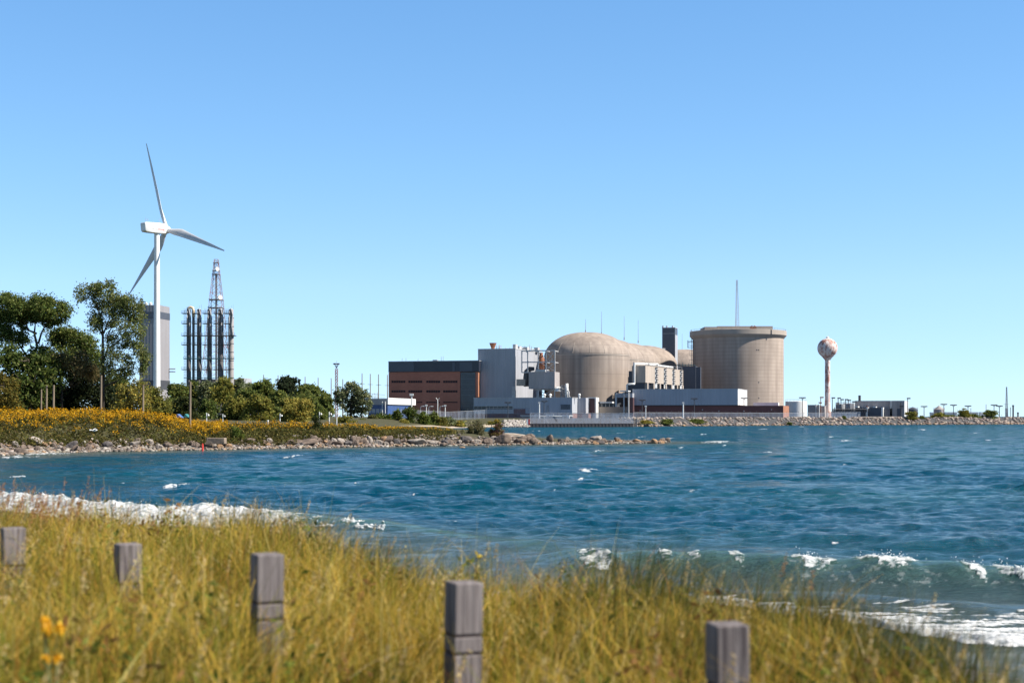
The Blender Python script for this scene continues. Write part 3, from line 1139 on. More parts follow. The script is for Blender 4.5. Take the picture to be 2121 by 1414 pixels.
# ---------------- tall grey plant block
fr = Frame(990, 603)
t = frame_thing(fr, 'plant_building', 'tall windowless grey metal clad block standing between the brick building and the first dome', 'building')
mb = MB()
fr.box(mb, 990, 1067.5, 722.5, None, 0, 44)
mb.build('wall', 'grey_cladding', t)
mb = MB()
fr.box(mb, 989.6, 1067.9, 721.8, 723.2, -0.12, 44.1)
mb.build('roof_coping', 'pale_metal', t)
mb = MB()
zr = fr.z(722.5, 1030)
u = fr.u
mb.lathe([(0.75, 0), (0.75, 0.6), (1.55, 2.6), (1.65, 2.8)], 12, (u(1021, 5), 5, zr))
mb.build('roof_vent', 'rust_stain', t)
for (a, c_, y0, v) in ((1062, 1068, 713, 2), (1070, 1076, 716.5, 9), (1080, 1092, 718.5, 16), (1106, 1114, 719.5, 32)):
    mb = MB()
    mb.box(u(a, v), u(c_, v), v, v + 3.5, zr, fr.z(y0, a, v))
    mb.build('roof_unit', 'pale_metal', t)
mb = MB()
for px, y0, v in ((1029, 715, 6), (1033.5, 715, 6), (1035, 714, 7), (1038, 715, 6), (1048, 719.5, 4), (1056, 720, 4), (1097, 714, 20), (1078, 716, 12), (1087, 716, 24), (1101, 717, 26)):
    mb.bar((u(px, v), v, zr), (u(px, v), v, fr.z(y0, px, v)), 0.16, 0.16, 5)
mb.bar((u(1085, 18), 14, zr + 1.0), (u(1090, 18), 36, zr + 1.0), 0.25)
mb.build('roof_pipe', 'pale_metal', t)
mb = MB()
fr.box(mb, 1060, 1067.2, 800, 826, -0.14, -0.02)
mb.build('downpipe', 'pale_metal', t)

# steel frame with hanging filter house beside the plant block
fs = Frame(1081, 592)
t = frame_thing(fs, 'steel_gantry', 'open steel gantry carrying a big grey box in front of the first dome', 'gantry')
mb = MB()
cols = [(1081, 726, 771), (1093, 727, 771), (1115, 727, 826), (1131, 726, 768), (1149, 726, 826)]
for v in (0, 6):
    for px, y0, y1 in cols:
        a, c_ = fs.pt(px, y0, v), fs.pt(px, y1, v)
        mb.box(a.x - .22, a.x + .22, v - .2, v + .2, c_.z, a.z)
    for yy in (726.5, 750, 771):
        a, c_ = fs.pt(1080.5, yy, v), fs.pt(1149.5, yy, v)
        mb.box(a.x, c_.x, v - .17, v + .17, a.z - .25, a.z + .2)
for px in (1081, 1115, 1131, 1149):
    for yy in (726.5, 750, 771):
        a = fs.pt(px, yy, 0)
        mb.box(a.x - .15, a.x + .15, 0.2, 5.8, a.z - .18, a.z + .12)
for (p, q) in (((1131, 727), (1149, 750)), ((1149, 727), (1131, 750)), ((1120, 751), (1149, 768)), ((1149, 751), (1131, 766)), ((1112, 806), (1149, 824)), ((1149, 806), (1112, 824))):
    mb.bar(fs.pt(*p), fs.pt(*q), 0.13, n=5)
mb.bar(fs.pt(1108, 806.5), fs.pt(1178, 806), 0.26, n=6)
mb.bar(fs.pt(1112.5, 806), fs.pt(1112.5, 826), 0.24, n=6)
mb.build('frame', 'pale_metal', t)
mb = MB()
fs.box(mb, 1095, 1149, 770, 805, -1.2, 7)
mb.build('filter_house', 'warm_cladding', t)
mb = MB()
fs.box(mb, 1110, 1129.5, 765, 770, -1.6, 5)
mb.build('hood', 'pale_metal', t)
mb = MB()
fs.box(mb, 1069.5, 1088, 785, 798.5, 1.5, 6.0)
mb.build('duct_box', 'beige_cladding', t)
mb = MB()
mb.path([fs.pt(1092, 800, 3), fs.pt(1091, 782, 3), fs.pt(1092.5, 769, 3), fs.pt(1097, 764, 3), fs.pt(1106, 763.5, 3)], [1.5, 1.5, 1.4, 1.1, 0.8], 10)
mb.build('exhaust_duct', 'dark_metal', t, smooth=True)
mb = MB()
mb.lathe([(1.35, 0), (1.45, 4.0), (1.0, 5.4), (0.7, 6.2), (0.85, 7.0)], 12, fs.pt(1121, 765, 3))
mb.build('cyclone', 'rust_stain', t, smooth=True)
mb = MB()
for px in (1139, 1143):
    mb.bar(fs.pt(px, 750), fs.pt(px, 745), 0.14)
mb.build('lamp', 'white_paint', t)

# pipework on the low roof in front of the dome
fp = Frame(1174, 585)
t = frame_thing(fp, 'vent_pipe', 'tall white vent pipe with a bent foot on the low roof before the first dome', 'pipe')
mb = MB()
mb.path([fp.pt(1174, 830), fp.pt(1174, 812), fp.pt(1174, 794)], [0.62, 0.62, 0.62], 12)
mb.build('pipe', 'white_metal', t, smooth=True)
mb = MB()
mb.path([fp.pt(1181, 825, -1), fp.pt(1177.5, 818, -1), fp.pt(1178, 812, -1), fp.pt(1176, 808, -1)], [0.35] * 4, 8)
mb.build('elbow_pipe', 'pale_metal', t, smooth=True)


def lattice(mb, base, w0, w1, h, n, r=0.12, brace=0.07, tri=False):
    bx, by, bz = base
    def cor(t):
        w = w0 + (w1 - w0) * t
        cs = [(-1, -1), (1, -1), (1, 1), (-1, 1)] if not tri else [(-1, -0.6), (1, -0.6), (0, 1)]
        return [Vector((bx + a * w / 2, by + c2 * w / 2, bz + h * t)) for a, c2 in cs]
    lv = [1 - (1 - i / n) ** 1.15 if w0 > w1 * 1.5 else i / n for i in range(n + 1)]
    for i in range(n):
        c0, c1 = cor(lv[i]), cor(lv[i + 1])
        k = len(c0)
        for j in range(k):
            mb.bar(c0[j], c1[j], r, n=4)
            mb.bar(c0[j], c1[(j + 1) % k], brace, n=3)
            mb.bar(c0[(j + 1) % k], c1[j], brace, n=3)
            mb.bar(c1[j], c1[(j + 1) % k], brace, n=3)
    return mb


mb = MB()
b0 = P(1166, 830, 586)
lattice(mb, (0, 0, 0), 1.6, 1.4, 6.4, 5, 0.12, 0.08)
o = mb.build('pipe_scaffold', 'grey_metal', loc=b0, rotz=-BB)
tag(o, 'small lattice scaffold beside the white vent pipe on the low roof', 'scaffold')
mb = MB()
b0 = P(1156, 806, 588)
mb.lathe([(1.6, 0), (1.6, 1.2), (1.9, 1.3), (1.2, 2.0)], 14, (0, 0, -0.9))
t = mb.build('roof_cowl', 'white_metal', loc=b0)
tag(t, 'round white ventilation cowl on the gantry end before the first dome', 'vent')

# ---------------- low office and workshop front
fl = Frame(1185, 556)
t = frame_thing(fl, 'low_office_building', 'long low grey clad office with a ribbon window at the foot of the plant block', 'building')
mb = MB()
fl.box(mb, 981, 1185, 824, 856.5, 0, 9)
fl.box(mb, 1190, 1213.5, 823.5, 856.5, 9, 14)
fl.box(mb, 1214, 1219.2, 823.5, 856.5, 13, 16)
mb.build('wall', 'blue_grey_cladding', t)
mb = MB()
fl.box(mb, 984, 1184.6, 856.5, None, 0.7, 8.9)
fl.box(mb, 1064, 1088, 846.5, 856, -0.12, 0.1)
mb.build('base_wall', 'dark_brick', t)
mb = MB()
mb.box(fl.u(1184.6), fl.u(1184.6) + 0.06, 0.7, 9, 0, fl.z(856.5, 1185))  # skin on the sun-facing return, its sunlight put into the brick colour
fl.box(mb, 1190, 1219, 856.5, None, 9.3, 14)
mb.build('base_pier', 'sunlit_brick', t)
mb = MB()
fl.box(mb, 1219.5, 1232, 825, None, 14, 18)
mb.build('brown_panel', 'dark_brown_cladding', t)
mb = MB()
fl.box(mb, 1232, 1234.5, 823, None, 13.4, 19)
fl.box(mb, 1218, 1234, 822.6, 824.5, 13.5, 17)
mb.build('end_fin', 'white_metal', t)
w = MB()
fl.box(w, 982, 1062, 841, 847.5, -0.05, 0.1)
wo_ = w.build('ribbon_window', 'dark_glass', t)
mb = MB()
for i in range(11):
    px = 982 + 8 * i
    a = fl.u(px)
    mb.box(a - 0.06, a + 0.06, -0.1, 0, fl.z(847.5, px), fl.z(841, px))
mb.build('mullion', 'grey_metal', wo_)
mb = MB()
fl.box(mb, 980.6, 1063, 840, 841, -0.3, 0.05)
fl.box(mb, 980.6, 1185.6, 823, 824.2, -0.1, 9.1)
mb.build('coping', 'pale_metal', t)
mb = MB()
for i in range(5):
    fl.box(mb, 1161.5, 1181, 839 + i * 1.8, 840.2 + i * 1.8, -0.25, 0.05)
fl.box(mb, 1161, 1181.5, 837.6, 838.6, -0.35, 0.05)
mb.build('louvre', 'slate_panel', t)
mb = MB()
for px in (1128, 1140, 1200):
    p = fl.pt(px, 823.5, 4)
    mb.lathe([(0.35, -0.3), (0.35, 0.9), (0.6, 1.0), (0.55, 1.35), (0.1, 1.7)], 10, p)
mb.build('roof_ventilator', 'white_paint', t)
mb = MB()
fl.box(mb, 1132, 1136, 839, 856, -0.22, 0.02)
mb.build('flue', 'grey_metal', t)
mb = MB()
fl.box(mb, 1130, 1146, 857, 860, -1.2, 0.5)
mb.build('air_unit', 'pale_metal', t)

# long low flat canopy before it
fc = Frame(1180, 500)
t = frame_thing(fc, 'flat_canopy', 'long low pale shed with a white roof edge behind the wharf fence', 'shed')
mb = MB()
fc.box(mb, 1080, 1176, 861.5, None, 1.0, 5)
mb.build('wall', 'wall_concrete', t)
mb = MB()
fc.box(mb, 1078, 1179, 859.6, 861.5, 0, 6)
mb.build('roof', 'white_paint', t)
mb = MB()
fc.box(mb, 1175.5, 1179, 861.5, None, 0.1, 0.9)
mb.build('post', 'white_paint', t)

# concrete hall under the dome with a glazed gallery
fg = Frame(1286, 570)
t = frame_thing(fg, 'gallery_building', 'pale concrete hall with dark windows under a white roof below the first dome', 'building')
mb = MB()
fg.box(mb, 1233, 1300, 842.5, None, 0, 6)
mb.build('wall', 'wall_concrete', t)
w = MB()
fg.box(w, 1238, 1279, 836, 842.4, 0.6, 5)
gw = w.build('gallery_window', 'dark_glass', t)
mb = MB()
for i in range(6):
    px = 1239 + 7.8 * i
    a = fg.u(px, .6)
    mb.box(a - 0.1, a + 0.1, 0.45, 0.6, fg.z(842.4, px), fg.z(836, px))
mb.build('mullion', 'pale_metal', gw)
mb = MB()
fg.box(mb, 1236, 1281, 834.6, 836, 0.1, 5.4)
mb.build('eave', 'dark_metal', t)
mb = MB()
fg.box(mb, 1241, 1268, 831.5, 834.6, 1, 4.5)
mb.build('roof', 'white_paint', t)

# covered bridge on posts
fb = Frame(1310, 548)
t = frame_thing(fb, 'covered_bridge', 'grey covered footbridge on tall steel posts leading to the long grey building', 'footbridge')
mb = MB()
fb.box(mb, 1275, 1310, 814, 823, 0, 4)
mb.build('deck_housing', 'grey_cladding', t)
for px in (1292.5, 1302):
    mb = MB()
    a = fb.pt(px, 812, -0.4)
    mb.bar((a.x, a.y, 0), a, 0.28, n=8)
    mb.build('post', 'pale_metal', t)
mb = MB()
fb.box(mb, 1284, 1301, 808.5, 810.5, -1, 4)
mb.build('roof_slab', 'white_paint', t)
mb = MB()
mb.path([fb.pt(1299, 812, -1.2), fb.pt(1299, 797, -1.2), fb.pt(1301, 795.5, -1.2), fb.pt(1315, 795, -1.2)], [0.4] * 4, 8)
mb.build('white_pipe', 'white_metal', t, smooth=True)
mb = MB()
fb.box(mb, 1303, 1311, 823, None, 0.3, 3)
mb.build('stair_tower', 'dark_brown_cladding', t)
mb = MB()
fb.box(mb, 1274, 1277.5, 813.5, 842, -0.3, 0.2)
mb.build('end_post', 'pale_metal', t)

# ---------------- long low grey building right of the middle
fr2 = Frame(1310, 552)
t = frame_thing(fr2, 'long_grey_building', 'long low grey clad building over a dark brick base in front of the great drum', 'building')
mb = MB()
fr2.box(mb, 1310, 1528, 806, 838.5, 0, 30)
mb.build('upper_wall', 'blue_grey_cladding', t)
mb = MB()
mb.box(fr2.u(1528), fr2.u(1528) + 0.08, 0.05, 30, fr2.z(838.5, 1528), fr2.z(806, 1528))
mb.build('sunlit_end', 'white_metal', t)  # paler skin on the same wall, painting its end as sunlit
mb = MB()
fr2.box(mb, 1309.4, 1528.6, 805, 806.2, -0.12, 30.1)
mb.build('coping', 'pale_metal', t)
mb = MB()
fr2.box(mb, 1310, 1622, 840, None, 1.0, 26)
mb.build('brick_base', 'dark_brick', t)
mb = MB()
mb.box(fr2.u(1622, 1.0), fr2.u(1622, 1.0) + 0.08, 1.05, 26, 0, fr2.z(840, 1622, 1.0))
mb.build('sunlit_end_brick', 'sunlit_brick', t)  # lighter brick skin paints the sun on the end of the base
mb = MB()
fr2.box(mb, 1309, 1528, 838.5, 840.2, 0.2, 1.2)
mb.build('shadow_gap', 'dark_metal', t)
mb = MB()
fr2.box(mb, 1560, 1612, 833.5, 840, 8, 12)
mb.build('roof_tank', 'white_paint', t)
mb = MB()
for px, py in ((1326, 850), (1349, 857), (1388, 854.5), (1438, 855), (1455, 848.5), (1489, 851), (1541, 851), (1598, 848)):
    p = fr2.pt(px, py, 0.85)
    mb.box(p.x - .16, p.x + .16, p.y - .2, p.y + .3, p.z - .15, p.z + .15)
mb.build('wall_lamp', 'white_paint', t)

# ---------------- beige bunker block with four bays
bk0 = P(1337, 792, 600)
bk1 = P(1415, 797.5, 660)
bdir = math.atan2(bk1.x - bk0.x, bk1.y - bk0.y)
fk = Frame(1337, 600, bdir)
Lk = math.hypot(bk1.x - bk0.x, bk1.y - bk0.y)
t = frame_thing(fk, 'bunker_block', 'beige clad block raised on piers with four bays split by ladder shafts', 'building')
zb, zt = fk.z(792, 1337), fk.z(757, 1337)
mb = MB()
ul = fk.u(1309)
mb.box(ul, 0, 0, Lk, zb, zt)
mb.build('wall', 'beige_cladding', t)
for i, s_ in enumerate((0.23, 0.46, 0.69, 0.90)):
    mb = MB()
    yy = Lk * s_
    mb.box(0.05, 0.12, yy, yy + 3.4, zb - 2, zt - 0.2)
    sh = mb.build('ladder_shaft', 'pale_metal', t)
    mb = MB()
    for k in range(7):
        zz = zb + (zt - zb) * (k + 0.3) / 7
        mb.box(0.12, 0.75, yy + 0.3 + (k % 2) * 0.8, yy + 2.4 + (k % 2) * 0.6, zz, zz + 0.5)
    mb.build('landing', 'dark_metal', sh)
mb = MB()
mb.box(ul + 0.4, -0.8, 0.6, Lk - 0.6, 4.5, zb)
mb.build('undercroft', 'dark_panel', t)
for i in range(7):
    mb = MB()
    yy = 2 + (Lk - 4) * i / 6
    mb.box(-0.7, 0.5, yy - 0.9, yy + 0.9, 0, zb)
    mb.build('pier', 'wall_concrete', t)
mb = MB()
mb.bar(fk.pt(1314, 794, -0.8), fk.pt(1314, 751, -0.8), 0.42, n=10)
mb.bar(fk.pt(1314, 753.5, -0.8), (-0.8, 22, zt + 1.2), 0.55, n=10)
mb.bar((-1.4, 10, zt + 0.7), (-1.4, 50, zt + 0.8), 0.5, n=10)
mb.build('roof_pipe', 'white_metal', t, smooth='auto')
mb = MB()
for i in range(12):
    yy = 1 + (Lk - 2) * i / 11
    mb.bar((-0.3, yy, zt), (-0.3, yy, zt + 1.3), 0.08, n=4)
    if i < 11:
        mb.bar((-0.3, yy, zt + 1.2), (-0.3, yy + (Lk - 2) / 11, zt + 1.2), 0.06, n=4)
for i in range(5):
    mb.bar((ul + 0.4, 1 + i * 5, zt), (ul + 0.4, 1 + i * 5, zt + 1.6), 0.2, n=4)
mb.build('roof_rail', 'grey_metal', t)
mb = MB()
mb.box(ul - 3.5, ul - 0.1, 6, 30, 6, zt - 4.5)
for i in range(6):
    mb.box(ul - 3.2 + (i % 2), ul - 1.2, 6 + i * 3, 8 + i * 3, zt - 4.5, zt - 2 + (i % 3))
mb.build('service_tower', 'dark_panel', t)

fx = Frame(1417, 690)
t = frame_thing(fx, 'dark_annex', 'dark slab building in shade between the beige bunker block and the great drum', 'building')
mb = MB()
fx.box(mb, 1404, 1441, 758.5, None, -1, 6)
mb.build('wall', 'slate_panel', t)  # dark material stands in for the shade this block lies in
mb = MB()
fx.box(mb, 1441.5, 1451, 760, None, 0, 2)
mb.build('stair_tower', 'slate_panel', t)  # slate tone chosen to paint this strip as shaded
mb = MB()
for i in range(7):
    px = 1402 + i * 6
    a = fx.pt(px, 758.5, 1)
    mb.bar(a, a + Vector((0, 0, 1.0 + (i % 3) * 0.5)), 0.14, n=4)
mb.bar(fx.pt(1402, 756, 1), fx.pt(1440, 756.5, 1), 0.18, n=6)
mb.build('roof_rail', 'teal_steel', t)


# ---------------- reactor domes
def dome(name, px, Y, r, ztop, label, group, white_cap=False):
    x = PX(px, Y)
    t = thing(name, label, 'dome', (x, Y, GZ), 0, group)
    hh = ztop - GZ
    zs = hh - r * 0.56          # springing line
    prof = [(r, 0), (r, zs)]
    mb = MB()
    mb.lathe(prof, 72)
    mb.build('drum_wall', 'dome_concrete', t, smooth='auto')
    prof = []
    n = 18
    for i in range(n + 1):
        a = i / n * PI / 2
        e = 0.86
        prof.append((max(0.05, r * math.cos(a) ** e), zs + r * 0.56 * math.sin(a) ** (1 / e * 0.98)))
    mb = MB()
    mb.lathe(prof, 72)
    mb.build('dome_roof', 'dome_concrete', t, smooth=True)
    mb = MB()
    mb.lathe([(r, zs - 0.22), (r + 0.14, zs - 0.22), (r + 0.14, zs + 0.22), (r, zs + 0.22)], 72)
    mb.build('ring_ledge', 'wall_concrete', t)
    return t


d1 = dome('reactor_dome', 1215.5, 640, 19.1, PZ(688, 640), 'nearest and biggest looking of the concrete reactor domes, with two thin masts on its crown', 'concrete reactor domes')
mb = MB()
for a in (-2.35, -1.95, -1.55, -1.2):
    pts = []
    for i in range(8):
        e = R(4 + 30 * i / 7)
        rr = 19.1 * math.cos(e) ** 0.86 + 0.05
        zz = (PZ(688, 640) - GZ) - 19.1 * 0.56 + 19.1 * 0.56 * math.sin(e) ** 1.14
        pts.append((rr * math.cos(a), rr * math.sin(a), zz))
    mb.path(pts, [0.06] * 8, 5)
mb.build('rib', 'kerb_pale', d1)
dome('reactor_dome', 1251, 692, 19.1, PZ(701, 692), 'second concrete reactor dome, showing just past the right edge of the nearest one', 'concrete reactor domes')
dome('reactor_dome', 1290, 742, 19.1, PZ(710, 742), 'third concrete reactor dome, mostly hidden behind the two nearer domes', 'concrete reactor domes')
d4 = dome('reactor_dome', 1331, 792, 19.1, PZ(715.5, 792), 'fourth concrete reactor dome, with a white roof patch, left of the dark lift tower', 'concrete reactor domes')
mb = MB()
q = P(1370, 719.5, 786)
mb.box(q.x - PX(1331, 792) - 4.0, q.x - PX(1331, 792) + 2.4, -4, -1, q.z - GZ - 1.0, q.z - GZ - 0.3)
mb.build('roof_platform', 'white_paint', d4)
dome('reactor_dome', 1417, 870, 20.5, PZ(723.5, 870), 'farthest concrete reactor dome, between the lift tower and the great drum', 'concrete reactor domes')

for px, y0, y1, Y, lab in ((1213, 661, 690, 640, 'on the very top of the nearest dome'), (1246, 645, 694, 660, 'right of that top, tallest of the dome masts'),
                           (1293, 655, 704, 715, 'over the second dome'), (1322, 663, 710, 760, 'over the third dome'), (1413, 690, 728, 868, 'on the farthest dome')):
    mb = MB()
    b0 = P(px, y1, Y)
    hgt = PZ(y0, Y) - b0.z
    mb.bar((0, 0, 0), (0, 0, 1.4), 0.32, 0.22, 6)
    mb.bar((0, 0, 1.4), (0, 0, hgt), 0.13, 0.07, 5)
    o = mb.build('lightning_mast', 'grey_metal', loc=b0)
    tag(o, 'thin grey lightning mast ' + lab, 'mast', 'masts on the domes')

# lift tower
ft = Frame(1372, 815)
t = frame_thing(ft, 'lift_tower', 'slim dark grey lift tower rising behind the fourth dome', 'tower')
mb = MB()
ft.box(mb, 1371.5, 1398, 679, None, 0, 9)
mb.build('wall', 'slate_panel', t)
mb = MB()
ft.box(mb, 1371, 1398.5, 678, 679.6, -0.2, 9.2)
ft.box(mb, 1371.2, 1398.2, 690, 691, -0.12, 0.1)
mb.build('coping', 'grey_metal', t)
mb = MB()
mb.box(ft.u(1398), ft.u(1398) + 0.1, 0.1, 9, 0, ft.z(693, 1398))
mb.build('sunlit_end', 'pale_cladding', t)  # pale skin paints the tower's right edge as sunlit
mb = MB()
for px in (1373, 1381, 1393):
    p = ft.pt(px, 678, 2)
    mb.box(p.x - .5, p.x + .5, 2, 3, p.z, p.z + 1.0)
mb.build('roof_unit', 'white_metal', t)

# ---------------- the great drum (vacuum building)
VY = 760
vx = PX(1528.5, VY)
vr = 93.2 / F * VY
t = thing('great_drum', 'huge flat topped concrete drum with an overhanging rim, right of the domes', 'drum building', (vx, VY, GZ))
zr = PZ(697, VY) - GZ
mb = MB()
mb.lathe([(vr, 0), (vr, zr)], 128)
mb.build('drum_wall', 'drum_concrete', t, smooth='auto')
mb = MB()
mb.lathe([(vr, zr - 1.6), (vr + 1.55, zr + 0.1), (vr + 1.55, zr + 2.5), (vr + 1.3, zr + 2.6), (0.2, zr + 2.6)], 128)
mb.build('rim', 'wall_concrete', t, smooth='auto')
zt2 = zr + 2.6
mb = MB()
k = VY / F
mb.box((1455 - 1528.5) * k, (1482 - 1528.5) * k, -9, 9, zt2, zt2 + 2.1)
mb.box((1482 - 1528.5) * k, (1595 - 1528.5) * k, -8, 10, zt2, zt2 + 2.5)
mb.build('roof_block', 'wall_concrete', t)
mb = MB()
for i in range(64):
    a = 2 * PI * i / 64
    mb.bar(((vr + 1.1) * math.cos(a), (vr + 1.1) * math.sin(a), zt2), ((vr + 1.1) * math.cos(a), (vr + 1.1) * math.sin(a), zt2 + 0.95), 0.045, n=4)
    a2 = 2 * PI * (i + 1) / 64
    for zz in (0.5, 0.95):
        mb.bar(((vr + 1.1) * math.cos(a), (vr + 1.1) * math.sin(a), zt2 + zz), ((vr + 1.1) * math.cos(a2), (vr + 1.1) * math.sin(a2), zt2 + zz), 0.035, n=3)
mb.build('guard_rail', 'grey_metal', t)
mb = MB()
a = R(182)
cx_, cy_ = (vr + 0.5) * math.cos(a), (vr + 0.5) * math.sin(a)
for s_ in (-0.6, 0.6):
    mb.bar((cx_ - 0.4, cy_ + s_, 8), (cx_ - 0.4, cy_ + s_, zt2 + 1), 0.09, n=4)
for i in range(15):
    zz = 8 + (zr - 8) * i / 14
    mb.box(cx_ - 1.4, cx_ + 0.4, cy_ - 0.8, cy_ + 0.8, zz, zz + 0.12)
    if i % 2 == 0:
        mb.bar((cx_ - 1.4, cy_ - 0.8, zz), (cx_ - 1.4, cy_ - 0.8, zz + 2.8), 0.07, n=4)
for zz in (zr - 6, zr - 3):
    mb.box(cx_ - 2.4, cx_ + 0.2, cy_ - 1.2, cy_ + 1.2, zz, zz + 0.15)
mb.box(cx_ - 2.4, cx_ - 2.2, cy_ - 1.2, cy_ + 1.2, zr - 6, zr - 2)
mb.build('ladder_cage', 'grey_metal', t)
mb = MB()
p = P(1582, 692, VY)
aa = math.asin(max(-1, min(1, (p.x - vx) / (vr + 1.6))))
mb.box((vr + 1.6) * math.sin(aa) - 0.35, (vr + 1.6) * math.sin(aa) + 0.35, -(vr + 1.8) * math.cos(aa), -(vr + 1.4) * math.cos(aa), zr - 0.4, zr + 2.4)
mb.build('rim_downpipe', 'dark_metal', t)
mb = MB()
for (px, py) in ((1552, 728.5), (1556, 728.5), (1583, 703), (1556, 793.5), (1556, 825)):
    p = P(px, py, VY)
    s_ = (p.x - vx) / vr
    yy = -vr * math.sqrt(1 - s_ * s_)
    mb.box(p.x - vx - .28, p.x - vx + .28, yy - 0.12, yy + 0.2, p.z * 1 - GZ - .22 - 0, p.z - GZ + .22)
mb.build('wall_port', 'dark_metal', t)

# lattice mast on the drum
mb = MB()
b0 = P(1526, 678, VY)
hh = PZ(580, VY) - b0.z
lattice(mb, (0, 0, 0), 2.2, 0.75, hh, 22, 0.10, 0.05, tri=True)
o = mb.build('radio_mast', 'grey_metal', loc=b0, rotz=0.3)
tag(o, 'tall slender lattice radio mast on the roof of the great drum', 'mast')
mb = MB()
b0 = P(1533.5, 685, VY)
b0.y = VY - vr * 0.92
mb.box(-1.6, 1.6, -.8, .8, 0, 1.2)
mb.bar((-1.5, 0, 1.2), (-0.4, 0, 1.9), 0.2)
mb.bar((0.4, 0, 1.9), (1.5, 0, 1.2), 0.2)
b0.x = PX(1560, b0.y)
b0.z = GZ + zt2
o = mb.build('roof_winch', 'rust_stain', loc=b0)
tag(o, 'small rusty winch standing on the roof edge of the great drum', 'winch')

# ---------------- rusty water tower
WY = 600
k = WY / F
t = thing('water_tower', 'rust streaked white water tower with a round tank on a single leg', 'water tower', (PX(1714, WY), WY, GZ))
zc = PZ(721, WY) - GZ
r_ = 20.6 * k
prof = []
for i in range(20):
    a = -PI * 0.20 + (PI * 0.70) * i / 19
    prof.append((max(0.03, r_ * math.cos(a)), zc + r_ * math.sin(a)))
zj = PZ(746, WY) - GZ
prof = [(5.2 * k, zj), (9.5 * k, zj + 5.5 * k)] + prof
mb = MB()
mb.lathe(prof, 48)
mb.build('tank', 'rust_paint', t, smooth=True)
mb = MB()
zb = PZ(846, WY) - GZ
mb.lathe([(9.5 * k, 0), (8.5 * k, 1.0), (5.9 * k, zb - 0.2 + 1.4), (5.3 * k, zb + 4), (5.2 * k, zj + 0.3)], 32)
mb.build('leg', 'rust_paint', t, smooth='auto')
mb = MB()
mb.lathe([(0.7, zc + r_ - 0.12), (0.7, zc + r_ + 0.5), (0.2, zc + r_ + 0.8)], 12)
mb.bar((0.4, 0, zc + r_), (0.4, 0, zc + r_ + 1.6), 0.06)
mb.build('hatch', 'white_metal', t)

# ---------------- tanks and sheds on the right
def tank(px0, px1, y0, Y, mat, label, group='storage tanks right of the drum', dome_h=0.4, name='storage_tank'):
    k = Y / F
    r = (px1 - px0) / 2 * k
    x = PX((px0 + px1) / 2, Y)
    h = PZ(y0, Y) - GZ
    t = thing(name, label, 'tank', (x, Y, GZ), 0, group)
    mb = MB()
    mb.lathe([(r, 0), (r, h), (r - 0.1, h + 0.1), (0.1, h + dome_h)], 40)
    mb.build('shell', mat, t, smooth='auto')
    mb = MB()
    for i in range(16):
        a, a2 = 2 * PI * i / 16, 2 * PI * (i + 1) / 16
        mb.bar((r * math.cos(a), r * math.sin(a), h), (r * math.cos(a), r * math.sin(a), h + 0.9), 0.05, n=4)
        mb.bar((r * math.cos(a), r * math.sin(a), h + 0.9), (r * math.cos(a2), r * math.sin(a2), h + 0.9), 0.05, n=4)
    mb.build('guard_rail', 'pale_metal', t)
    return t


tank(1627, 1671, 831.5, 640, 'white_paint', 'big white storage tank standing right against the great drum')
tank(1731, 1750, 837.5, 620, 'grey_metal', 'dark grey storage tank right of the water tower')
tank(1747, 1772, 836, 630, 'pale_cladding', 'pale ribbed storage tank between the dark grey tank and the grey brown hall')
tank(1880, 1901, 847.5, 700, 'slate_panel', 'dark storage tank with a low cone roof just right of the grey brown hall', dome_h=1.2)
tank(1934, 1956, 848, 760, 'warm_cladding', 'grey pointed storage tank behind the bushes on the breakwater', dome_h=2.2)

f5 = Frame(1672, 590)
t = frame_thing(f5, 'tank_house', 'square grey clad shed between the white tank and the water tower', 'shed')
mb = MB()
f5.box(mb, 1673, 1697, 839, None, 0, 12)
f5.box(mb, 1697.2, 1708, 841, None, 2, 12)
mb.build('wall', 'warm_cladding', t)
mb = MB()
f5.box(mb, 1672.5, 1697.4, 838.2, 839.2, -0.1, 12.1)
f5.box(mb, 1697.6, 1708.4, 840.2, 841.2, 1.9, 12.1)
mb.build('roof', 'pale_metal', t)
mb = MB()
for px in (1690, 1697):
    a = f5.u(px)
    mb.bar((a, -0.5, 0), (a, -0.5, f5.z(837, px)), 0.2, n=6)
mb.build('downpipe', 'white_metal', t)

f6 = Frame(1771, 600, R(20))
t = frame_thing(f6, 'grey_hall', 'grey brown industrial hall with a lower front annex at the right of the station', 'building')
mb = MB()
f6.box(mb, 1771, 1843, 831, None, 2.5, 22)
f6.box(mb, 1848, 1873, 830, None, 0, 20)
mb.build('wall', 'warm_cladding', t)
mb = MB()
mb.box(f6.u(1873) + 0.0, f6.u(1873) + 0.1, 0.1, 20, 0, f6.z(830, 1873))
mb.build('sunlit_end', 'white_metal', t)  # white skin puts the sunlight of the hall's end into its colour
mb = MB()
f6.box(mb, 1843.5, 1847.5, 830.5, 846, 1.2, 20)
mb.build('pale_strip', 'white_metal', t)
mb = MB()
f6.box(mb, 1770.5, 1873.5, 829.6, 830.8, 2.2, 20.2)
mb.build('coping', 'grey_metal', t)
mb = MB()
f6.box(mb, 1773, 1793, 844, None, -3.5, 2.4)
f6.box(mb, 1799, 1825, 844, None, -3.5, 2.4)
f6.box(mb, 1831, 1843, 847, None, -1.0, 2.4)
mb.build('annex', 'slate_panel', t)
mb = MB()
f6.box(mb, 1793.3, 1797.5, 843, None, -3.9, 2.3)
f6.box(mb, 1825.4, 1829, 843.4, None, -3.9, 2.3)
f6.box(mb, 1770, 1777, 841, 843.6, -4, 2)
f6.box(mb, 1808, 1814, 841.6, 843.6, -3.6, 2)
mb.build('white_pier', 'white_paint', t)
mb = MB()
f6.box(mb, 1794, 1797, 840, 843, -3.7, -3)
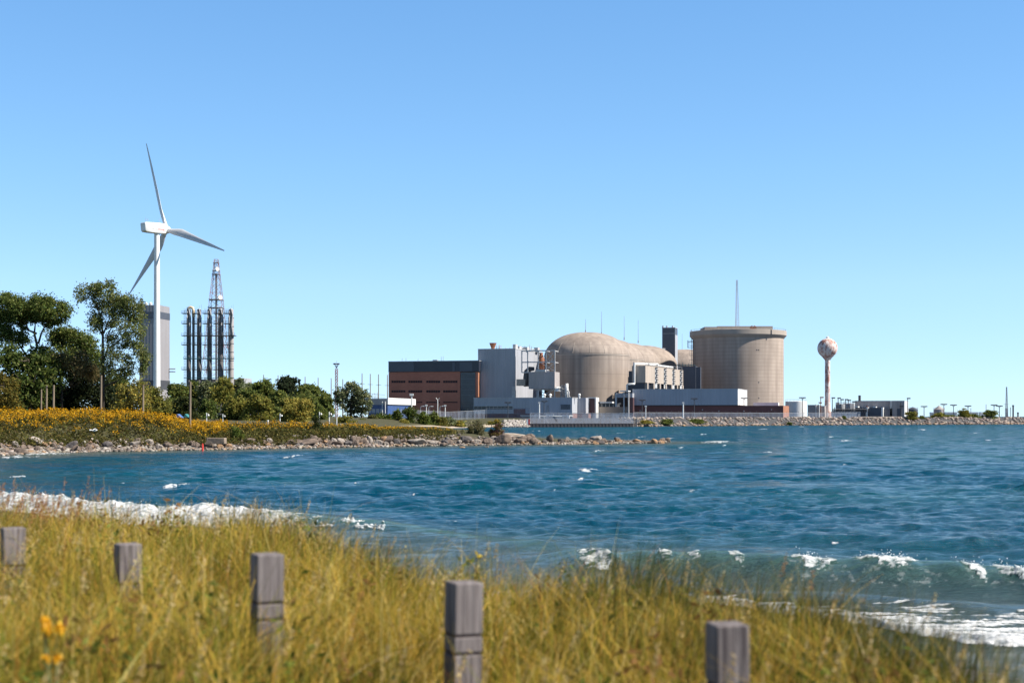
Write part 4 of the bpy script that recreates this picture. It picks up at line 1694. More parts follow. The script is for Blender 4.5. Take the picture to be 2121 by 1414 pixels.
mb.build('orange_box', 'rust_stain', t)
mb = MB()
p = f6.pt(1780.5, 830, 10)
mb.bar(p, (p.x, p.y, f6.z(818.5, 1780.5, 10)), 0.55, n=10)
mb.build('chimney', 'dark_metal', t)
d_ = MB()
f6.box(d_, 1858, 1867, 845.5, None, -0.1, 0.2)
d_.build('door', 'slate_panel', t)
mb = MB()
p = f6.pt(1866, 845, -0.6)
mb.bar((p.x, p.y, 0), (p.x, p.y, f6.z(834, 1866)), 0.2, n=6)
mb.box(p.x - 0.5, p.x + 1.1, p.y - 0.3, p.y + 0.3, f6.z(842, 1866), f6.z(840, 1866))
mb.build('flue', 'dark_metal', t)

mb = MB()
f7 = Frame(1712, 575, R(4))
f7.box(mb, 1722, 1783, 853, None, 0, 0.8)
f7.box(mb, 1722, 1783, 852.3, 853, -0.2, 1.0)
o = mb.build('flood_wall', 'pale_cladding', loc=f7.O, rotz=f7.rot)
tag(o, 'low pale wall running right from the foot of the water tower', 'wall')
mb = MB()
f7 = Frame(1775, 560, R(-4))
f7.box(mb, 1776, 1882, 862.3, None, 0, 1.2)
o = mb.build('concrete_kerb', 'kerb_pale', loc=f7.O, rotz=f7.rot)
tag(o, 'long cream concrete kerb along the breakwater before the grey brown hall', 'kerb')
mb = MB()
for i in range(16):
    a = Vector((i * 0.95, 0, 0))
    mb.bar(a, a + Vector((0, 0, 1.6 + 0.5 * math.sin(i * 2.1))), 0.16, n=5)
mb.bar((0, 0, 1.0), (14.3, 0, 1.0), 0.3, n=6)
mb.bar((0, 0.3, 0.3), (14.3, 0.3, 0.3), 0.3, n=6)
b0 = P(1724, 853, 590)
o = mb.build('pipe_rack', 'dark_metal', loc=b0)
tag(o, 'dark rack of pipes and valves above the low pale wall', 'pipe rack')

for (a, c_, y0, y1, Y, lab) in ((1929.5, 1934.5, 853.5, 858.5, 720, 'tiny white shed left of the pointed grey tank'), (1960, 1982, 853, 858.5, 730, 'low white shed between the pointed tank and the tallest breakwater bush'),
                               (2008, 2026, 853, 859, 740, 'low white shed right of the tallest breakwater bush'), (2032, 2040, 853, 859, 745, 'small white shed left of the last round bush')):
    k = Y / F
    b0 = Vector((PX((a + c_) / 2, Y), Y, GZ))
    w_ = (c_ - a) * k / 2
    h_ = PZ(y0, Y) - GZ
    t = thing('white_shed', lab, 'shed', b0, -0.1, 'white sheds behind the breakwater')
    MB().box(-w_, w_, 0, 5, 0, h_ * 0.8).build('wall', 'white_paint', t)
    MB().prism([(-w_ - .2, h_ * 0.8), (w_ + .2, h_ * 0.8), (w_ * 0.9, h_), (-w_ * 0.9, h_)], -0.2, 5.2).build('roof', 'white_paint', t)

# ================================================================== TURBINE, STACKS, MASTS
TY = 614
ta = math.atan2(0.78, 0.626)
t = thing('wind_turbine', 'white three bladed wind turbine standing above the trees, before a grey tower block', 'wind turbine', (PX(325, TY), TY, GZ), ta)
k = TY / F
zh = PZ(473.5, TY) - GZ
mb = MB()
mb.lathe([(7.2 * k, 0), (6.9 * k, 12), (6.1 * k, 50), (5.6 * k, zh - 1.9)], 40)
mb.build('tower', 'white_paint', t, smooth='auto')
xr0, xf0 = -7.2, 4.0
mb = MB()
sec = []
for (x, hw, z0, z1) in ((xr0, 1.65, -1.6, 1.75), (xr0 + 0.6, 1.9, -2.0, 1.95), (-4, 2.0, -2.1, 2.15), (1.5, 2.0, -2.05, 2.3), (3.2, 1.8, -1.9, 2.1), (4.1, 1.35, -1.5, 1.5)):
    ring = []
    for (cy, cz) in ((-1, -.82), (-.9, -1), (.9, -1), (1, -.82), (1, .8), (.82, 1), (-.82, 1), (-1, .8)):
        zz = (z1 if cz > 0 else -z0) * cz
        lean = 0.28 * (1 if x < -6.5 else 0) * -zz * 0.35
        ring.append((x + lean, hw * cy, zh + zz))
    sec.append(ring)
vs = [p for r_ in sec for p in r_]
fs = []
for i in range(len(sec) - 1):
    for j in range(8):
        fs.append((i * 8 + j, i * 8 + (j + 1) % 8, (i + 1) * 8 + (j + 1) % 8, (i + 1) * 8 + j))
fs += [tuple(range(8)), tuple(range((len(sec) - 1) * 8 + 7, (len(sec) - 1) * 8 - 1, -1))]
mb.add(vs, fs)
nac = mb.build('nacelle', 'white_paint', t, smooth='auto')
mb = MB()
for x, y, h_ in ((-6.6, -0.8, 1.9), (-5.4, -0.8, 1.7), (-5.1, 0.4, 1.0), (1.2, 0, 2.3)):
    mb.bar((x, y, zh + 2.0), (x, y, zh + 2.1 + h_), 0.06, n=4)
mb.bar((-6.7, -0.8, zh + 3.0), (-5.0, -0.8, zh + 3.0), 0.05, n=4)
mb.box(-2.2, -1.7, -0.3, 0.3, zh + 2.1, zh + 2.6)
mb.build('wind_sensor', 'grey_metal', nac)


def text_mesh(body, size, mat, root, loc, rot, name='lettering'):
    cu = bpy.data.curves.new(name, 'FONT')
    cu.body = body
    cu.size = size
    cu.extrude = 0.004
    tmp = bpy.data.objects.new(name, cu)
    COL.objects.link(tmp)
    dg = bpy.context.evaluated_depsgraph_get()
    me = bpy.data.meshes.new_from_object(tmp.evaluated_get(dg))
    COL.objects.unlink(tmp)
    bpy.data.objects.remove(tmp)
    o = bpy.data.objects.new(name, me)
    COL.objects.link(o)
    me.materials.clear()
    me.materials.append(MAT[mat])
    o.parent = root
    o.location = loc
    o.rotation_euler = rot
    return o


l1 = text_mesh('ONTARIO', 1.15, 'text_grey', nac, (-4.4, -2.03, zh - 0.9), (R(90), 0, 0))
l1.scale = (0.72, 1, 1)
l2 = text_mesh('POWER', 1.15, 'text_red', nac, (-0.85, -2.03, zh - 0.9), (R(90), 0, 0))
l2.scale = (0.86, 1, 1)
# hub and rotor
hx = 4.7
mb = MB()
prof = [(1.45, -0.9), (1.75, -0.4), (1.75, 0.7), (1.45, 1.5), (0.9, 2.1), (0.15, 2.4)]
n = 20
vs, fs = [], []
for (r_, x) in prof:
    for i in range(n):
        a = 2 * PI * i / n
        vs.append((hx + x, r_ * math.cos(a), zh + r_ * math.sin(a)))
for j in range(len(prof) - 1):
    for i in range(n):
        fs.append((j * n + i, j * n + (i + 1) % n, (j + 1) * n + (i + 1) % n, (j + 1) * n + i))
fs += [tuple(range(n)), tuple((len(prof) - 1) * n + i for i in range(n))]
mb.add(vs, fs)
hub = mb.build('hub', 'white_paint', t, smooth='auto')
RB = 191.7 * k
for th, LB in ((109.0, 198), (-17.2, 196), (225.5, 184)):
    th = R(th)
    RB = LB * k
    # in the rotor plane: to the right in the picture is local -y
    er = Vector((0, -math.cos(th), math.sin(th)))
    ec = Vector((0, math.sin(th), math.cos(th)))
    ax = Vector((1, 0, 0))
    st = []
    for i in range(15):
        s_ = i / 14
        if s_ < 0.2:
            ch = 1.9 + (3.7 - 1.9) * sstep(np.array(s_ / 0.2))
            thk = 1.9 + (1.0 - 1.9) * (s_ / 0.2)
        else:
            ch = 3.7 - 3.2 * ((s_ - 0.2) / 0.8) ** 0.9
            thk = ch * (0.27 - 0.12 * s_)
        tw = R(34 - 32 * min(1, s_ * 1.1))
        cd = ec * math.cos(tw) + ax * math.sin(tw)
        td = ax * math.cos(tw) - ec * math.sin(tw)
        c0 = Vector((hx + 0.4, 0, zh)) + er * (1.2 + (RB - 1.2) * s_) + ax * (-0.5 * s_ * s_) + ec * (0.25 * ch * min(1, s_ * 5)) 
        ring = []
        for q in range(12):
            a = 2 * PI * q / 12
            ring.append(c0 + cd * (0.5 * float(ch) * math.cos(a)) + td * (0.5 * float(thk) * math.sin(a)))
        st.append(ring)
    vs = [p for r_ in st for p in r_]
    fs = []
    for i in range(14):
        for j in range(12):
            fs.append((i * 12 + j, i * 12 + (j + 1) % 12, (i + 1) * 12 + (j + 1) % 12, (i + 1) * 12 + j))
    fs += [tuple(range(12)), tuple(14 * 12 + j for j in range(12))]
    MB().add(vs, fs).build('blade', 'blade_white', t, smooth='auto')

# grey tower block behind the turbine
fb_ = Frame(288, 760, R(9))
t = frame_thing(fb_, 'tower_block', 'tall plain grey tower block with a dark window band, half hidden behind the wind turbine', 'building')
mb = MB()
fb_.box(mb, 289, 330, 632, None, 0, 14)
mb.build('wall', 'tower_cladding', t)
mb = MB()
fb_.box(mb, 288.6, 330.3, 645.5, 659.5, -0.1, 14.1)
mb.build('window_band', 'slate_panel', t)
mb = MB()
fb_.box(mb, 288.7, 330.4, 787, 806, -0.12, 14.12)
mb.build('plinth', 'dark_metal', t)
mb = MB()
zr = fb_.z(632, 300)
for px in (294, 303, 312, 326):
    p = fb_.pt(px, 632, 3)
    mb.lathe([(0.9, 0), (0.9, 1.0), (0.3, 1.6)], 10, p)
mb.bar(fb_.pt(310, 630.5, 1), fb_.pt(334, 630.5, 1), 0.12, n=4)
mb.build('roof_vent', 'white_metal', t)
mb = MB()
u_ = fb_.u(330) + 0.2
for zz in (fb_.z(762, 330), fb_.z(768, 330)):
    mb.bar((u_, 13, zz), (u_ + 3.5, 13, zz), 0.3, n=6)
mb.build('bracket', 'grey_metal', t)

# five stacks with platforms
SY = 800
ks_ = SY / F


def stack(px, label, mat='stack_steel', wpx=11.5, duct=False):
    z1 = PZ(641, SY) - GZ
    t = thing('exhaust_stack', label, 'stack', (PX(px, SY), SY, GZ), 0, 'row of exhaust stacks')
    r = wpx / 2 * ks_
    mb = MB()
    mb.lathe([(r, 0), (r, z1 - 5), (r * 0.86, z1 - 3.5), (r * 0.86, z1)], 20)
    mb.build('shaft', mat, t, smooth='auto')
    mb = MB()
    mb.ball((0, 0, z1), r * 0.55, 12, (1, 1, 0.8))
    mb.build('cap', 'pale_metal', t, smooth=True)
    mb = MB()
    for i in range(12):
        zz = 3 + (z1 - 8) * i / 11
        mb.lathe([(r * 1.01, zz), (r * 1.06, zz), (r * 1.06, zz + 0.35), (r * 1.01, zz + 0.35)], 20)
    mb.build('band', 'dark_metal', t)
    mb = MB()
    for s_ in (-0.35, 0.35):
        mb.bar((-r - 0.9 + s_, -0.3, 1), (-r - 0.9 + s_, -0.3, z1 + 0.6), 0.1, n=4)
    for i in range(40):
        zz = 1.5 + (z1 - 2) * i / 39
        mb.bar((-r - 1.25, -0.3, zz), (-r - 0.55, -0.3, zz), 0.06, n=3)
    for i in range(6):
        zz = 4 + (z1 - 6) * i / 5
        mb.bar((-r - 0.9, -0.3, zz), (-r, -0.3, zz), 0.1, n=4)
    mb.build('ladder', 'grey_metal', t)
    for py in (650, 671, 696, 715, 766):
        zz = PZ(py, SY) - GZ
        w_ = 1.5 if py in (671, 715, 766) else 1.9
        mb = MB()
        x0, x1 = (-r - 2.2, r * 0.2) if py != 696 else (-r - 2.2, r + 1.2)
        mb.box(x0, x1, -r - w_, r + 0.4, zz, zz + 0.3)
        for i in range(5):
            xx = x0 + (x1 - x0) * i / 4
            mb.bar((xx, -r - w_, zz), (xx, -r - w_, zz + 1.6), 0.07, n=4)
        mb.bar((x0, -r - w_, zz + 1.5), (x1, -r - w_, zz + 1.5), 0.07, n=4)
        mb.bar((x0, -r - w_, zz + 0.8), (x1, -r - w_, zz + 0.8), 0.05, n=4)
        mb.build('platform', 'dark_metal', t)
    mb = MB()
    mb.path([(r * 0.75, -r * 0.85, z1 - 16), (r * 0.4, -r * 1.15, z1 - 9), (r * 0.75, -r * 0.9, z1 - 3), (r * 0.2, -r * 0.9, z1 + 0.4)], [0.35, 0.35, 0.4, 0.3], 7)
    mb.path([(-r * 0.5, -r * 1.1, z1 - 22), (-r * 0.4, -r * 1.1, z1 - 1)], [0.22, 0.22], 6)
    mb.build('side_pipe', 'grey_metal', t, smooth=True)
    mb = MB()
    for a in (-1.2, 0.2, 1.3):
        mb.bar((a, 0, z1), (a, 0, z1 + 2.2 + 0.5 * a), 0.06, n=4)
    mb.build('lightning_rod', 'grey_metal', t)
    if duct:
        mb = MB()
        mb.path([(r + 1.35, 0, 0), (r + 1.35, 0, z1 - 4)], [0.75, 0.75], 12)
        mb.build('side_duct', 'stack_steel', t, smooth='auto')
        mb = MB()
        mb.path([(r + 1.35, 0, z1 - 4.2), (r + 1.35, 0, z1 - 0.5), (r + 0.9, 0, z1 + 0.9), (r - 0.3, 0, z1 + 1.3), (r - 1.4, 0, z1 + 0.8), (r - 1.7, 0, z1 - 0.6)], [0.85] * 6, 12)
        mb.build('bent_duct', 'duct_gold', t, smooth=True)
    return t


stack(391, 'leftmost exhaust stack, with a gold bent duct over its top', duct=True, wpx=9.5)
stack(412.5, 'second exhaust stack from the left, clear of the lattice tower', wpx=10)
stack(434, 'middle exhaust stack, touching the left side of the lattice tower', wpx=10)
stack(457, 'fourth and thickest exhaust stack, in front of the right leg of the lattice tower', wpx=12)
stack(478.5, 'rightmost exhaust stack, paler than the other four', mat='stack_silver', wpx=11.5)
mb = MB()
x0, x1 = PX(383, SY), PX(487, SY)
zz = PZ(744, SY)
mb.box(x0, x1, SY - 3.4, SY - 2.2, zz, zz + 0.5)
mb.box(x0, x1, SY - 3.4, SY - 2.2, PZ(782, SY) - .3, PZ(782, SY))
for i in range(26):
    xx = x0 + (x1 - x0) * i / 25
    mb.bar((xx, SY - 3.4, zz), (xx, SY - 3.4, zz + 1.5), 0.08, n=4)
mb.bar((x0, SY - 3.4, zz + 1.4), (x1, SY - 3.4, zz + 1.4), 0.07, n=4)
o = mb.build('catwalk', 'teal_steel', world=True, loc=(x0, SY, GZ))
tag(o, 'teal steel catwalk linking all five exhaust stacks', 'catwalk')
mb = MB()
fz = Frame(400, 815, R(10))
fz.box(mb, 386, 496, 785, None, 0, 14)
o = mb.build('boiler_house', 'beige_cladding', loc=fz.O, rotz=fz.rot)
tag(o, 'low cream boiler house roof just showing between trees under the exhaust stacks', 'building')
mb = MB()
fz.box(mb, 500, 506, 783, None, 2, 14)
o = mb.build('boiler_annex', 'pale_cladding', loc=fz.O, rotz=fz.rot)
tag(o, 'pale roof corner showing right of the exhaust stacks above the trees', 'building')

# lattice communications tower with two dishes
LY = 812
kl = LY / F
t = thing('lattice_tower', 'tall red and grey lattice communications tower behind the exhaust stacks', 'tower', (PX(448, LY), LY, GZ))
htop = PZ(537, LY) - GZ
mb = MB()


def taper(py):
    pts = [(537, 7.5), (560, 11.5), (620, 24), (700, 36), (790, 56)]
    for (a, wa), (b_, wb) in zip(pts, pts[1:]):
        if py <= b_:
            return (wa + (wb - wa) * (py - a) / (b_ - a)) * kl
    return 56 * kl


lv = [790, 766, 742, 718, 696, 676, 657, 639, 622, 606, 591, 577, 564, 553, 545, 537]
for a, b_ in zip(lv, lv[1:]):
    wa, wb = taper(a) / 2, taper(b_) / 2
    za, zb = PZ(a, LY) - GZ, PZ(b_, LY) - GZ
    for (sx, sy) in ((-1, -1), (1, -1), (1, 1), (-1, 1)):
        mb.bar((sx * wa, sy * wa, za), (sx * wb, sy * wb, zb), 0.17, n=4)
    for (p, q) in (((-1, -1), (1, -1)), ((1, -1), (1, 1)), ((1, 1), (-1, 1)), ((-1, 1), (-1, -1))):
        mb.bar((p[0] * wa, p[1] * wa, za), (q[0] * wb, q[1] * wb, zb), 0.09, n=3)
        mb.bar((q[0] * wa, q[1] * wa, za), (p[0] * wb, p[1] * wb, zb), 0.09, n=3)
        mb.bar((p[0] * wb, p[1] * wb, zb), (q[0] * wb, q[1] * wb, zb), 0.09, n=3)
mb.build('frame', 'red_white_steel', t)
mb = MB()
mb.box(-0.55, 0.55, -0.4, 0.4, 0, htop - 8)
mb.build('cable_ladder', 'grey_metal', t)
for py in (621, 638, 561, 569, 545):
    w_ = taper(py) / 2 + 0.4
    zz = PZ(py, LY) - GZ
    MB().box(-w_, w_, -w_, w_, zz, zz + 0.3).build('platform', 'grey_metal', t)
for (px, py, r_) in ((452.5, 558, 4.3), (460, 617, 4.8)):
    x = (px - 448) * kl
    zz = PZ(py, LY) - GZ
    y0 = -taper(py) / 2 - 1.0
    mb = MB()
    n = 20
    r_ *= kl
    vs, fs = [], []
    for (rr, yy) in ((0.05, 0.0), (r_ * .6, -0.1), (r_, -0.2), (r_, 0.7), (r_ * .5, 1.2), (0.1, 1.3)):
        for i in range(n):
            a = 2 * PI * i / n
            vs.append((rr * math.cos(a), yy, rr * math.sin(a)))
    for j in range(5):
        for i in range(n):
            fs.append((j * n + i, j * n + (i + 1) % n, (j + 1) * n + (i + 1) % n, (j + 1) * n + i))
    mb.add(vs, fs)
    o = mb.build('dish', 'white_paint', t, smooth='auto')
    o.location = (x, y0 - 0.6, zz)
    o.rotation_euler = (0, 0, R(38))

# floodlight mast and the row of bare poles behind the grove
FY = 560
b0 = Vector((PX(697, FY), FY, GZ))
t = thing('floodlight_mast', 'lattice floodlight mast with a spreading head above the trees left of the brick building', 'mast', b0)
k = FY / F
hh = PZ(763, FY) - GZ
mb = MB()
lattice(mb, (0, 0, 0), 1.0, 0.9, hh, 16, 0.11, 0.07)
mb.build('mast', 'red_white_steel', t)
mb = MB()
for a in (-4.5, -2, 2, 4.5):
    mb.bar((0, 0, hh), (a * k, 0, hh + 9 * k), 0.12, n=4)
mb.bar((-4.5 * k, 0, hh + 9 * k), (4.5 * k, 0, hh + 9 * k), 0.12, n=4)
mb.bar((0, 0, hh), (0, 0, hh + 16 * k), 0.06, n=4)
for a in (-4.5, -2.6, 2.0, 4.2):
    mb.box(a * k - .45, a * k + .45, -0.4, 0.4, hh + 8.3 * k, hh + 11 * k)
mb.build('lamp_head', 'grey_metal', t)
for px, y0, lab in ((546, 776, 'above the grove right of the exhaust stacks'), (576, 777, 'just left of the dark pointed poplar in the grove'), (632, 780, 'right of the dark pointed poplar'),
                    (659, 782, 'over the falling right shoulder of the grove'), (686, 783, 'close beside the floodlight mast'), (710, 785, 'short one between floodlight mast and silvery tree'),
                    (750, 773, 'tallest, over the right half of the silvery tree'), (767, 774, 'right of the silvery tree'), (784, 775, 'over the white parapet of the low entrance building'), (802.5, 776, 'touching the left edge of the brick building'),
                    (539, 785, 'shortest, beside the first pole over the grove')):
    Y = 640
    mb = MB()
    b0 = Vector((PX(px, Y), Y, GZ))
    mb.bar((0, 0, 0), (0, 0, PZ(y0, Y) - GZ), 0.28, 0.17, 7)
    if px > 740:
        mb.bar((-1.2, 0, PZ(y0 + 22, Y) - GZ), (1.2, 0, PZ(y0 + 22, Y) - GZ), 0.1, n=4)
    o = mb.build('bare_pole', 'pole_wood', loc=b0)
    tag(o, 'bare dark pole ' + lab, 'pole', 'bare poles behind the grove')

# low entrance building with a white parapet
fe = Frame(803, 560, R(30))
t = frame_thing(fe, 'entrance_building', 'low blue and grey entrance building with a white slanting parapet left of the brick building', 'building')
MB().box(fe.u(762), 0, 0, 16, 0, fe.z(838, 790)).build('wall', 'blue_paint', t)
MB().box(fe.u(770) - 6, 0.05, -0.3, 16, fe.z(838, 790), fe.z(825, 790)).build('parapet', 'warm_cladding', t)  # front of the white parapet, its shade painted as greyer cladding
mb = MB()
yy = 19
mb.add([(0.06, -0.4, fe.z(837, 803)), (0.06, yy, fe.z(837, 803) - 0.2), (0.06, yy, fe.z(823, 803) - 0.4), (0.06, -0.4, fe.z(823.5, 803)), (0.5, -0.4, fe.z(837, 803)), (0.5, yy, fe.z(837, 803) - 0.2), (0.5, yy, fe.z(823, 803) - 0.4), (0.5, -0.4, fe.z(823.5, 803))],
       [(0, 1, 2, 3), (7, 6, 5, 4), (0, 3, 7, 4), (1, 5, 6, 2), (3, 2, 6, 7), (0, 4, 5, 1)])
mb.build('side_parapet', 'white_paint', t)
w_ = MB()
for i in range(4):
    w_.box(fe.u(763) + i * 1.9, fe.u(763) + i * 1.9 + 1.5, -0.06, 0.05, 2.0, 3.6)
w_.build('ribbon_window', 'pale_cladding', t)
for px in (792, 798):
    mb = MB()
    a = fe.u(px, -1)
    mb.bar((a, -1, 0), (a, -1, fe.z(831, px, -1)), 0.16, n=6)
    mb.build('post', 'white_metal', t)
mb = MB()
a = fe.pt(772, 815, 4)
for i in range(4):
    mb.bar((a.x + i * 0.8, 4, a.z - 3.5), (a.x + i * 0.8, 4, a.z + 0.4 * (i % 2)), 0.1, n=4)
mb.bar((a.x - 1, 4, a.z), (a.x + 6, 4, a.z - 0.6), 0.08, n=4)
mb.bar((a.x - 1, 4, a.z - 1.5), (a.x + 6, 4, a.z - 1.6), 0.08, n=4)
mb.build('roof_rail', 'pale_metal', t)


# ================================================================== LAMPS, POLES, FENCES
def t_lamp(px, y0, Y, label, col='dark_metal', w=4.6, group='twin arm lamps at the station', heads=4, base=None):
    zb = GZ if base is None else base
    t = thing('twin_arm_lamp', label, 'street lamp', (PX(px, Y), Y, zb), 0.1, group)
    h = PZ(y0, Y) - zb
    k = Y / F
    mb = MB()
    mb.bar((0, 0, 0), (0, 0, h), 0.17, 0.12, 6)
    for s_ in (-1, 1):
        mb.bar((0, 0, h - 0.3), (s_ * w * k, 0, h + 0.35), 0.09, n=4)
    mb.build('pole', col, t)
    mb = MB()
    for s_ in (-1, 1):
        for q in range(heads // 2):
            xx = s_ * w * k * (1 - 0.42 * q)
            mb.box(xx - .42, xx + .42, -0.3, 0.3, h + 0.1, h + 0.5)
    mb.build('lamp_head', col, t)
    return t


for px, y0, Y, lab in ((1127, 832.5, 535, 'in front of the vent louvre of the low office'), (1052, 835, 540, 'at the right end of the ribbon window'),
                       (1330, 830, 535, 'at the left end of the long grey building'), (1438, 827, 530, 'in front of the middle of the long grey building'),
                       (1541, 826, 545, 'at the right end of the long grey building'), (1662, 825, 560, 'in front of the big white tank'),
                       (1914, 843, 590, 'left of the pointed grey tank on the breakwater'), (1955, 838.5, 590, 'right behind the pointed grey tank'), (1975, 840, 590, 'left of the tallest breakwater bush'),
                       (2005, 842, 592, 'right of the tallest breakwater bush'), (2059, 840, 592, 'above the last round breakwater bush'), (2070, 842, 594, 'just right of the last round breakwater bush')):
    t_lamp(px, y0, Y, 'dark twin arm lamp ' + lab)
for px, y0, Y, lab in ((1724, 825, 585, 'right beside the leg of the water tower'), (1736, 825.5, 590, 'over the dark grey tank'), (1742, 828.5, 590, 'shorter and right of the first one over that tank'),
                       (1751.5, 828.5, 590, 'between the dark grey tank and the pale ribbed tank'), (1757, 830, 592, 'over the middle of the pale ribbed tank'), (1767, 833, 592, 'over the right edge of the pale ribbed tank'),
                       (1700, 824, 585, 'with a reddish double head left of the water tower leg'), (1880, 826, 600, 'at the right end of the grey brown hall')):
    t = thing('flood_lamp', ('dark flood lamp on a post ' if px != 1700 else 'rust coloured flood lamp ') + lab, 'street lamp', (PX(px, Y), Y, GZ), 0, 'flood lamps near the water tower')
    h = PZ(y0, Y) - GZ
    mb = MB()
    mb.bar((0, 0, 0), (0, 0, h), 0.2, 0.14, 6)
    mb.build('pole', 'rust_stain' if px == 1700 else 'dark_metal', t)
    mb = MB()
    mb.box(-0.25, 1.1, -0.4, 0.4, h, h + 0.5)
    if px in (1700, 1736):
        mb.box(-0.8, 0.4, -0.4, 0.4, h - 2.2, h - 1.7)
    mb.build('lamp_head', 'rust_stain' if px == 1700 else 'dark_metal', t)

for px, y0, Y, lab in ((1117, 834.5, 470, 'behind the wharf fence before the low office'), (1415, 834.5, 490, 'before the dark brick base of the long grey building'), (1337.5, 842, 480, 'above the riprap before the dark brick base'),
                       (1240.5, 834, 505, 'dark and thin before the pale concrete hall'), (852.5, 817.5, 450, 'with a big boxy head over the shrubs before the brick building'),
                       (883, 840, 440, 'second of the short lamps before the brick wall'), (906.5, 829, 445, 'tall thin one with a forked top before the brick wall'), (922, 840.5, 440, 'plain one nearest the glazed corner of the brick building')):
    t = thing('post_lamp', ('white ' if px != 1240.5 else '') + 'post lamp ' + lab, 'street lamp', (PX(px, Y), Y, GZ), 0, 'post lamps before the buildings')
    h = PZ(y0, Y) - GZ
    rr = 0.26 if px in (1117, 852.5, 1415) else 0.16
    col = 'dark_metal' if px == 1240.5 else 'white_metal'
    MB().bar((0, 0, 0), (0, 0, h), rr, rr * 0.8, 8).build('pole', col, t)
    mb = MB()
    if px == 852.5:
        mb.box(-0.6, 0.6, -0.5, 0.5, h - 0.3, h + 0.4)
    elif px == 906.5:
        mb.bar((0, 0, h), (-0.5, 0, h + 0.8), 0.08)
        mb.bar((0, 0, h), (0.6, 0, h + 0.8), 0.08)
    else:
        mb.box(-0.35, 0.35, -0.3, 0.3, h - 0.1, h + 0.35)
    mb.build('lamp_head', col, t)
for px, y0, lab in ((871, 841.5, 'leftmost'), (888, 842, 'next to the second post lamp'), (911, 841.5, 'close to the forked post lamp')):
    Y = 440
    t = thing('cobra_lamp', 'arched arm lamp before the brick wall, ' + lab, 'street lamp', (PX(px, Y), Y, GZ), 0, 'arched lamps before the brick wall')
    h = PZ(y0, Y) - GZ
    MB().path([(0, 0, 0), (0, 0, h - 0.4), (0.2, 0, h), (0.8, 0, h + 0.1)], [0.13, 0.1, 0.08, 0.07], 6).build('pole', 'pale_metal', t)
    MB().box(0.6, 1.4, -0.2, 0.2, h, h + 0.25).build('lamp_head', 'white_paint', t)

for px, y0, Y, side, lab in ((428, 854.5, 240, 1, 'with a swan neck, leftmost of the white path lamps'), (461.5, 857, 250, 1, 'second from the left, dim before the olive trees'), (580, 856, 255, 1, 'between the olive tree and the yellow green tree'),
                             (661.5, 852.5, 250, 1, 'just left above the dark bush on the spit'), (682, 852.5, 240, 1, 'right of the dark bush on the spit'), (697.5, 852.5, 240, 1, 'rightmost of the white path lamps')):
    zb = ground_z(PX(px, Y), Y)
    t = thing('path_lamp', 'white path lamp ' + lab, 'street lamp', (PX(px, Y), Y, zb), 0, 'white path lamps behind the meadow')
    h = PZ(y0, Y) - zb
    MB().bar((0, 0, 0), (0, 0, h), 0.085, 0.07, 8).build('pole', 'white_paint', t)
    mb = MB()
    mb.bar((0, 0, h - 0.35), (0.25, 0, h - 0.15), 0.035)
    mb.lathe([(0.03, 0.20), (0.08, 0.16), (0.13, 0.03), (0.16, -0.08), (0.04, -0.10)], 10, (0.32, 0, h - 0.42))
    mb.build('lamp_head', 'white_paint' if px != 461.5 else 'pale_metal', t, smooth='auto')

for px, y0, Y, lab, r_ in ((85, 806, 160, 'thin grey one, leftmost of the three under the big tree', .10), (96, 798, 162, 'between the other two under the big tree', .13), (110.5, 797, 152, 'rightmost and longest of the three under the big tree', .13),
                           (209, 777, 150, 'in front of the trunk of the tall slim poplar', .12), (296, 797, 152, 'in front of the pale thicket left of the turbine foot', .12), (393.5, 790, 150, 'standing alone before the left end of the grove', .13)):
    zb = ground_z(PX(px, Y), Y)
    mb = MB()
    mb.bar((0, 0, -0.3), (0.04, 0, PZ(y0, Y) - zb), r_, r_ * 0.8, 8)
    if px == 393.5:
        mb.bar((-0.25, 0, PZ(797, Y) - zb), (0.25, 0, PZ(797, Y) - zb), 0.04, n=5)
    if px == 296:
        mb.bar((0, 0, PZ(801, Y) - zb), (0.55, 0, PZ(795, Y) - zb), 0.04, n=5)
    o = mb.build('timber_pole', 'pole_wood', loc=(PX(px, Y), Y, zb))
    tag(o, 'brown timber pole ' + lab, 'pole', 'timber poles by the goldenrod')


def fence(pts, h, label, name='chain_link_fence', step=3.0, mesh='wire_mesh'):
    """posts and wire mesh along world points (x, y, z)"""
    o0 = Vector(pts[0])
    t = thing(name, label, 'fence', o0)
    post = None
    for (a, b_) in zip(pts, pts[1:]):
        a, b_ = Vector(a) - o0, Vector(b_) - o0
        L = (b_ - a).length
        n = max(1, int(L / step))
        MB().add([a + Vector((0, 0, .05)), b_ + Vector((0, 0, .05)), b_ + Vector((0, 0, h)), a + Vector((0, 0, h))], [(0, 1, 2, 3)]).build('wire_mesh', mesh, t)
        for i in range(n + 1):
            p = a + (b_ - a) * i / n
            if post is None:
                mb = MB()
                mb.bar((0, 0, 0), (0, 0, h + 0.1), 0.05, n=5)
                mb.bar((0, 0, h + 0.1), (0.12, -0.45, h + 0.6), 0.035, n=4)
                post = mb.build('post', 'grey_metal', t)
                post.location = p
            else:
                q = post.copy()
                COL.objects.link(q)
                q.parent = t
                q.location = p
        mb = MB()
        mb.bar(a + Vector((0, -.05, h)), b_ + Vector((0, -.05, h)), 0.06, n=4)
        mb.build('rail', 'grey_metal', t)
    return t


def G(px, Y, z=None):
    x = PX(px, Y)
    return (x, Y, ground_z(x, Y) if z is None else z)


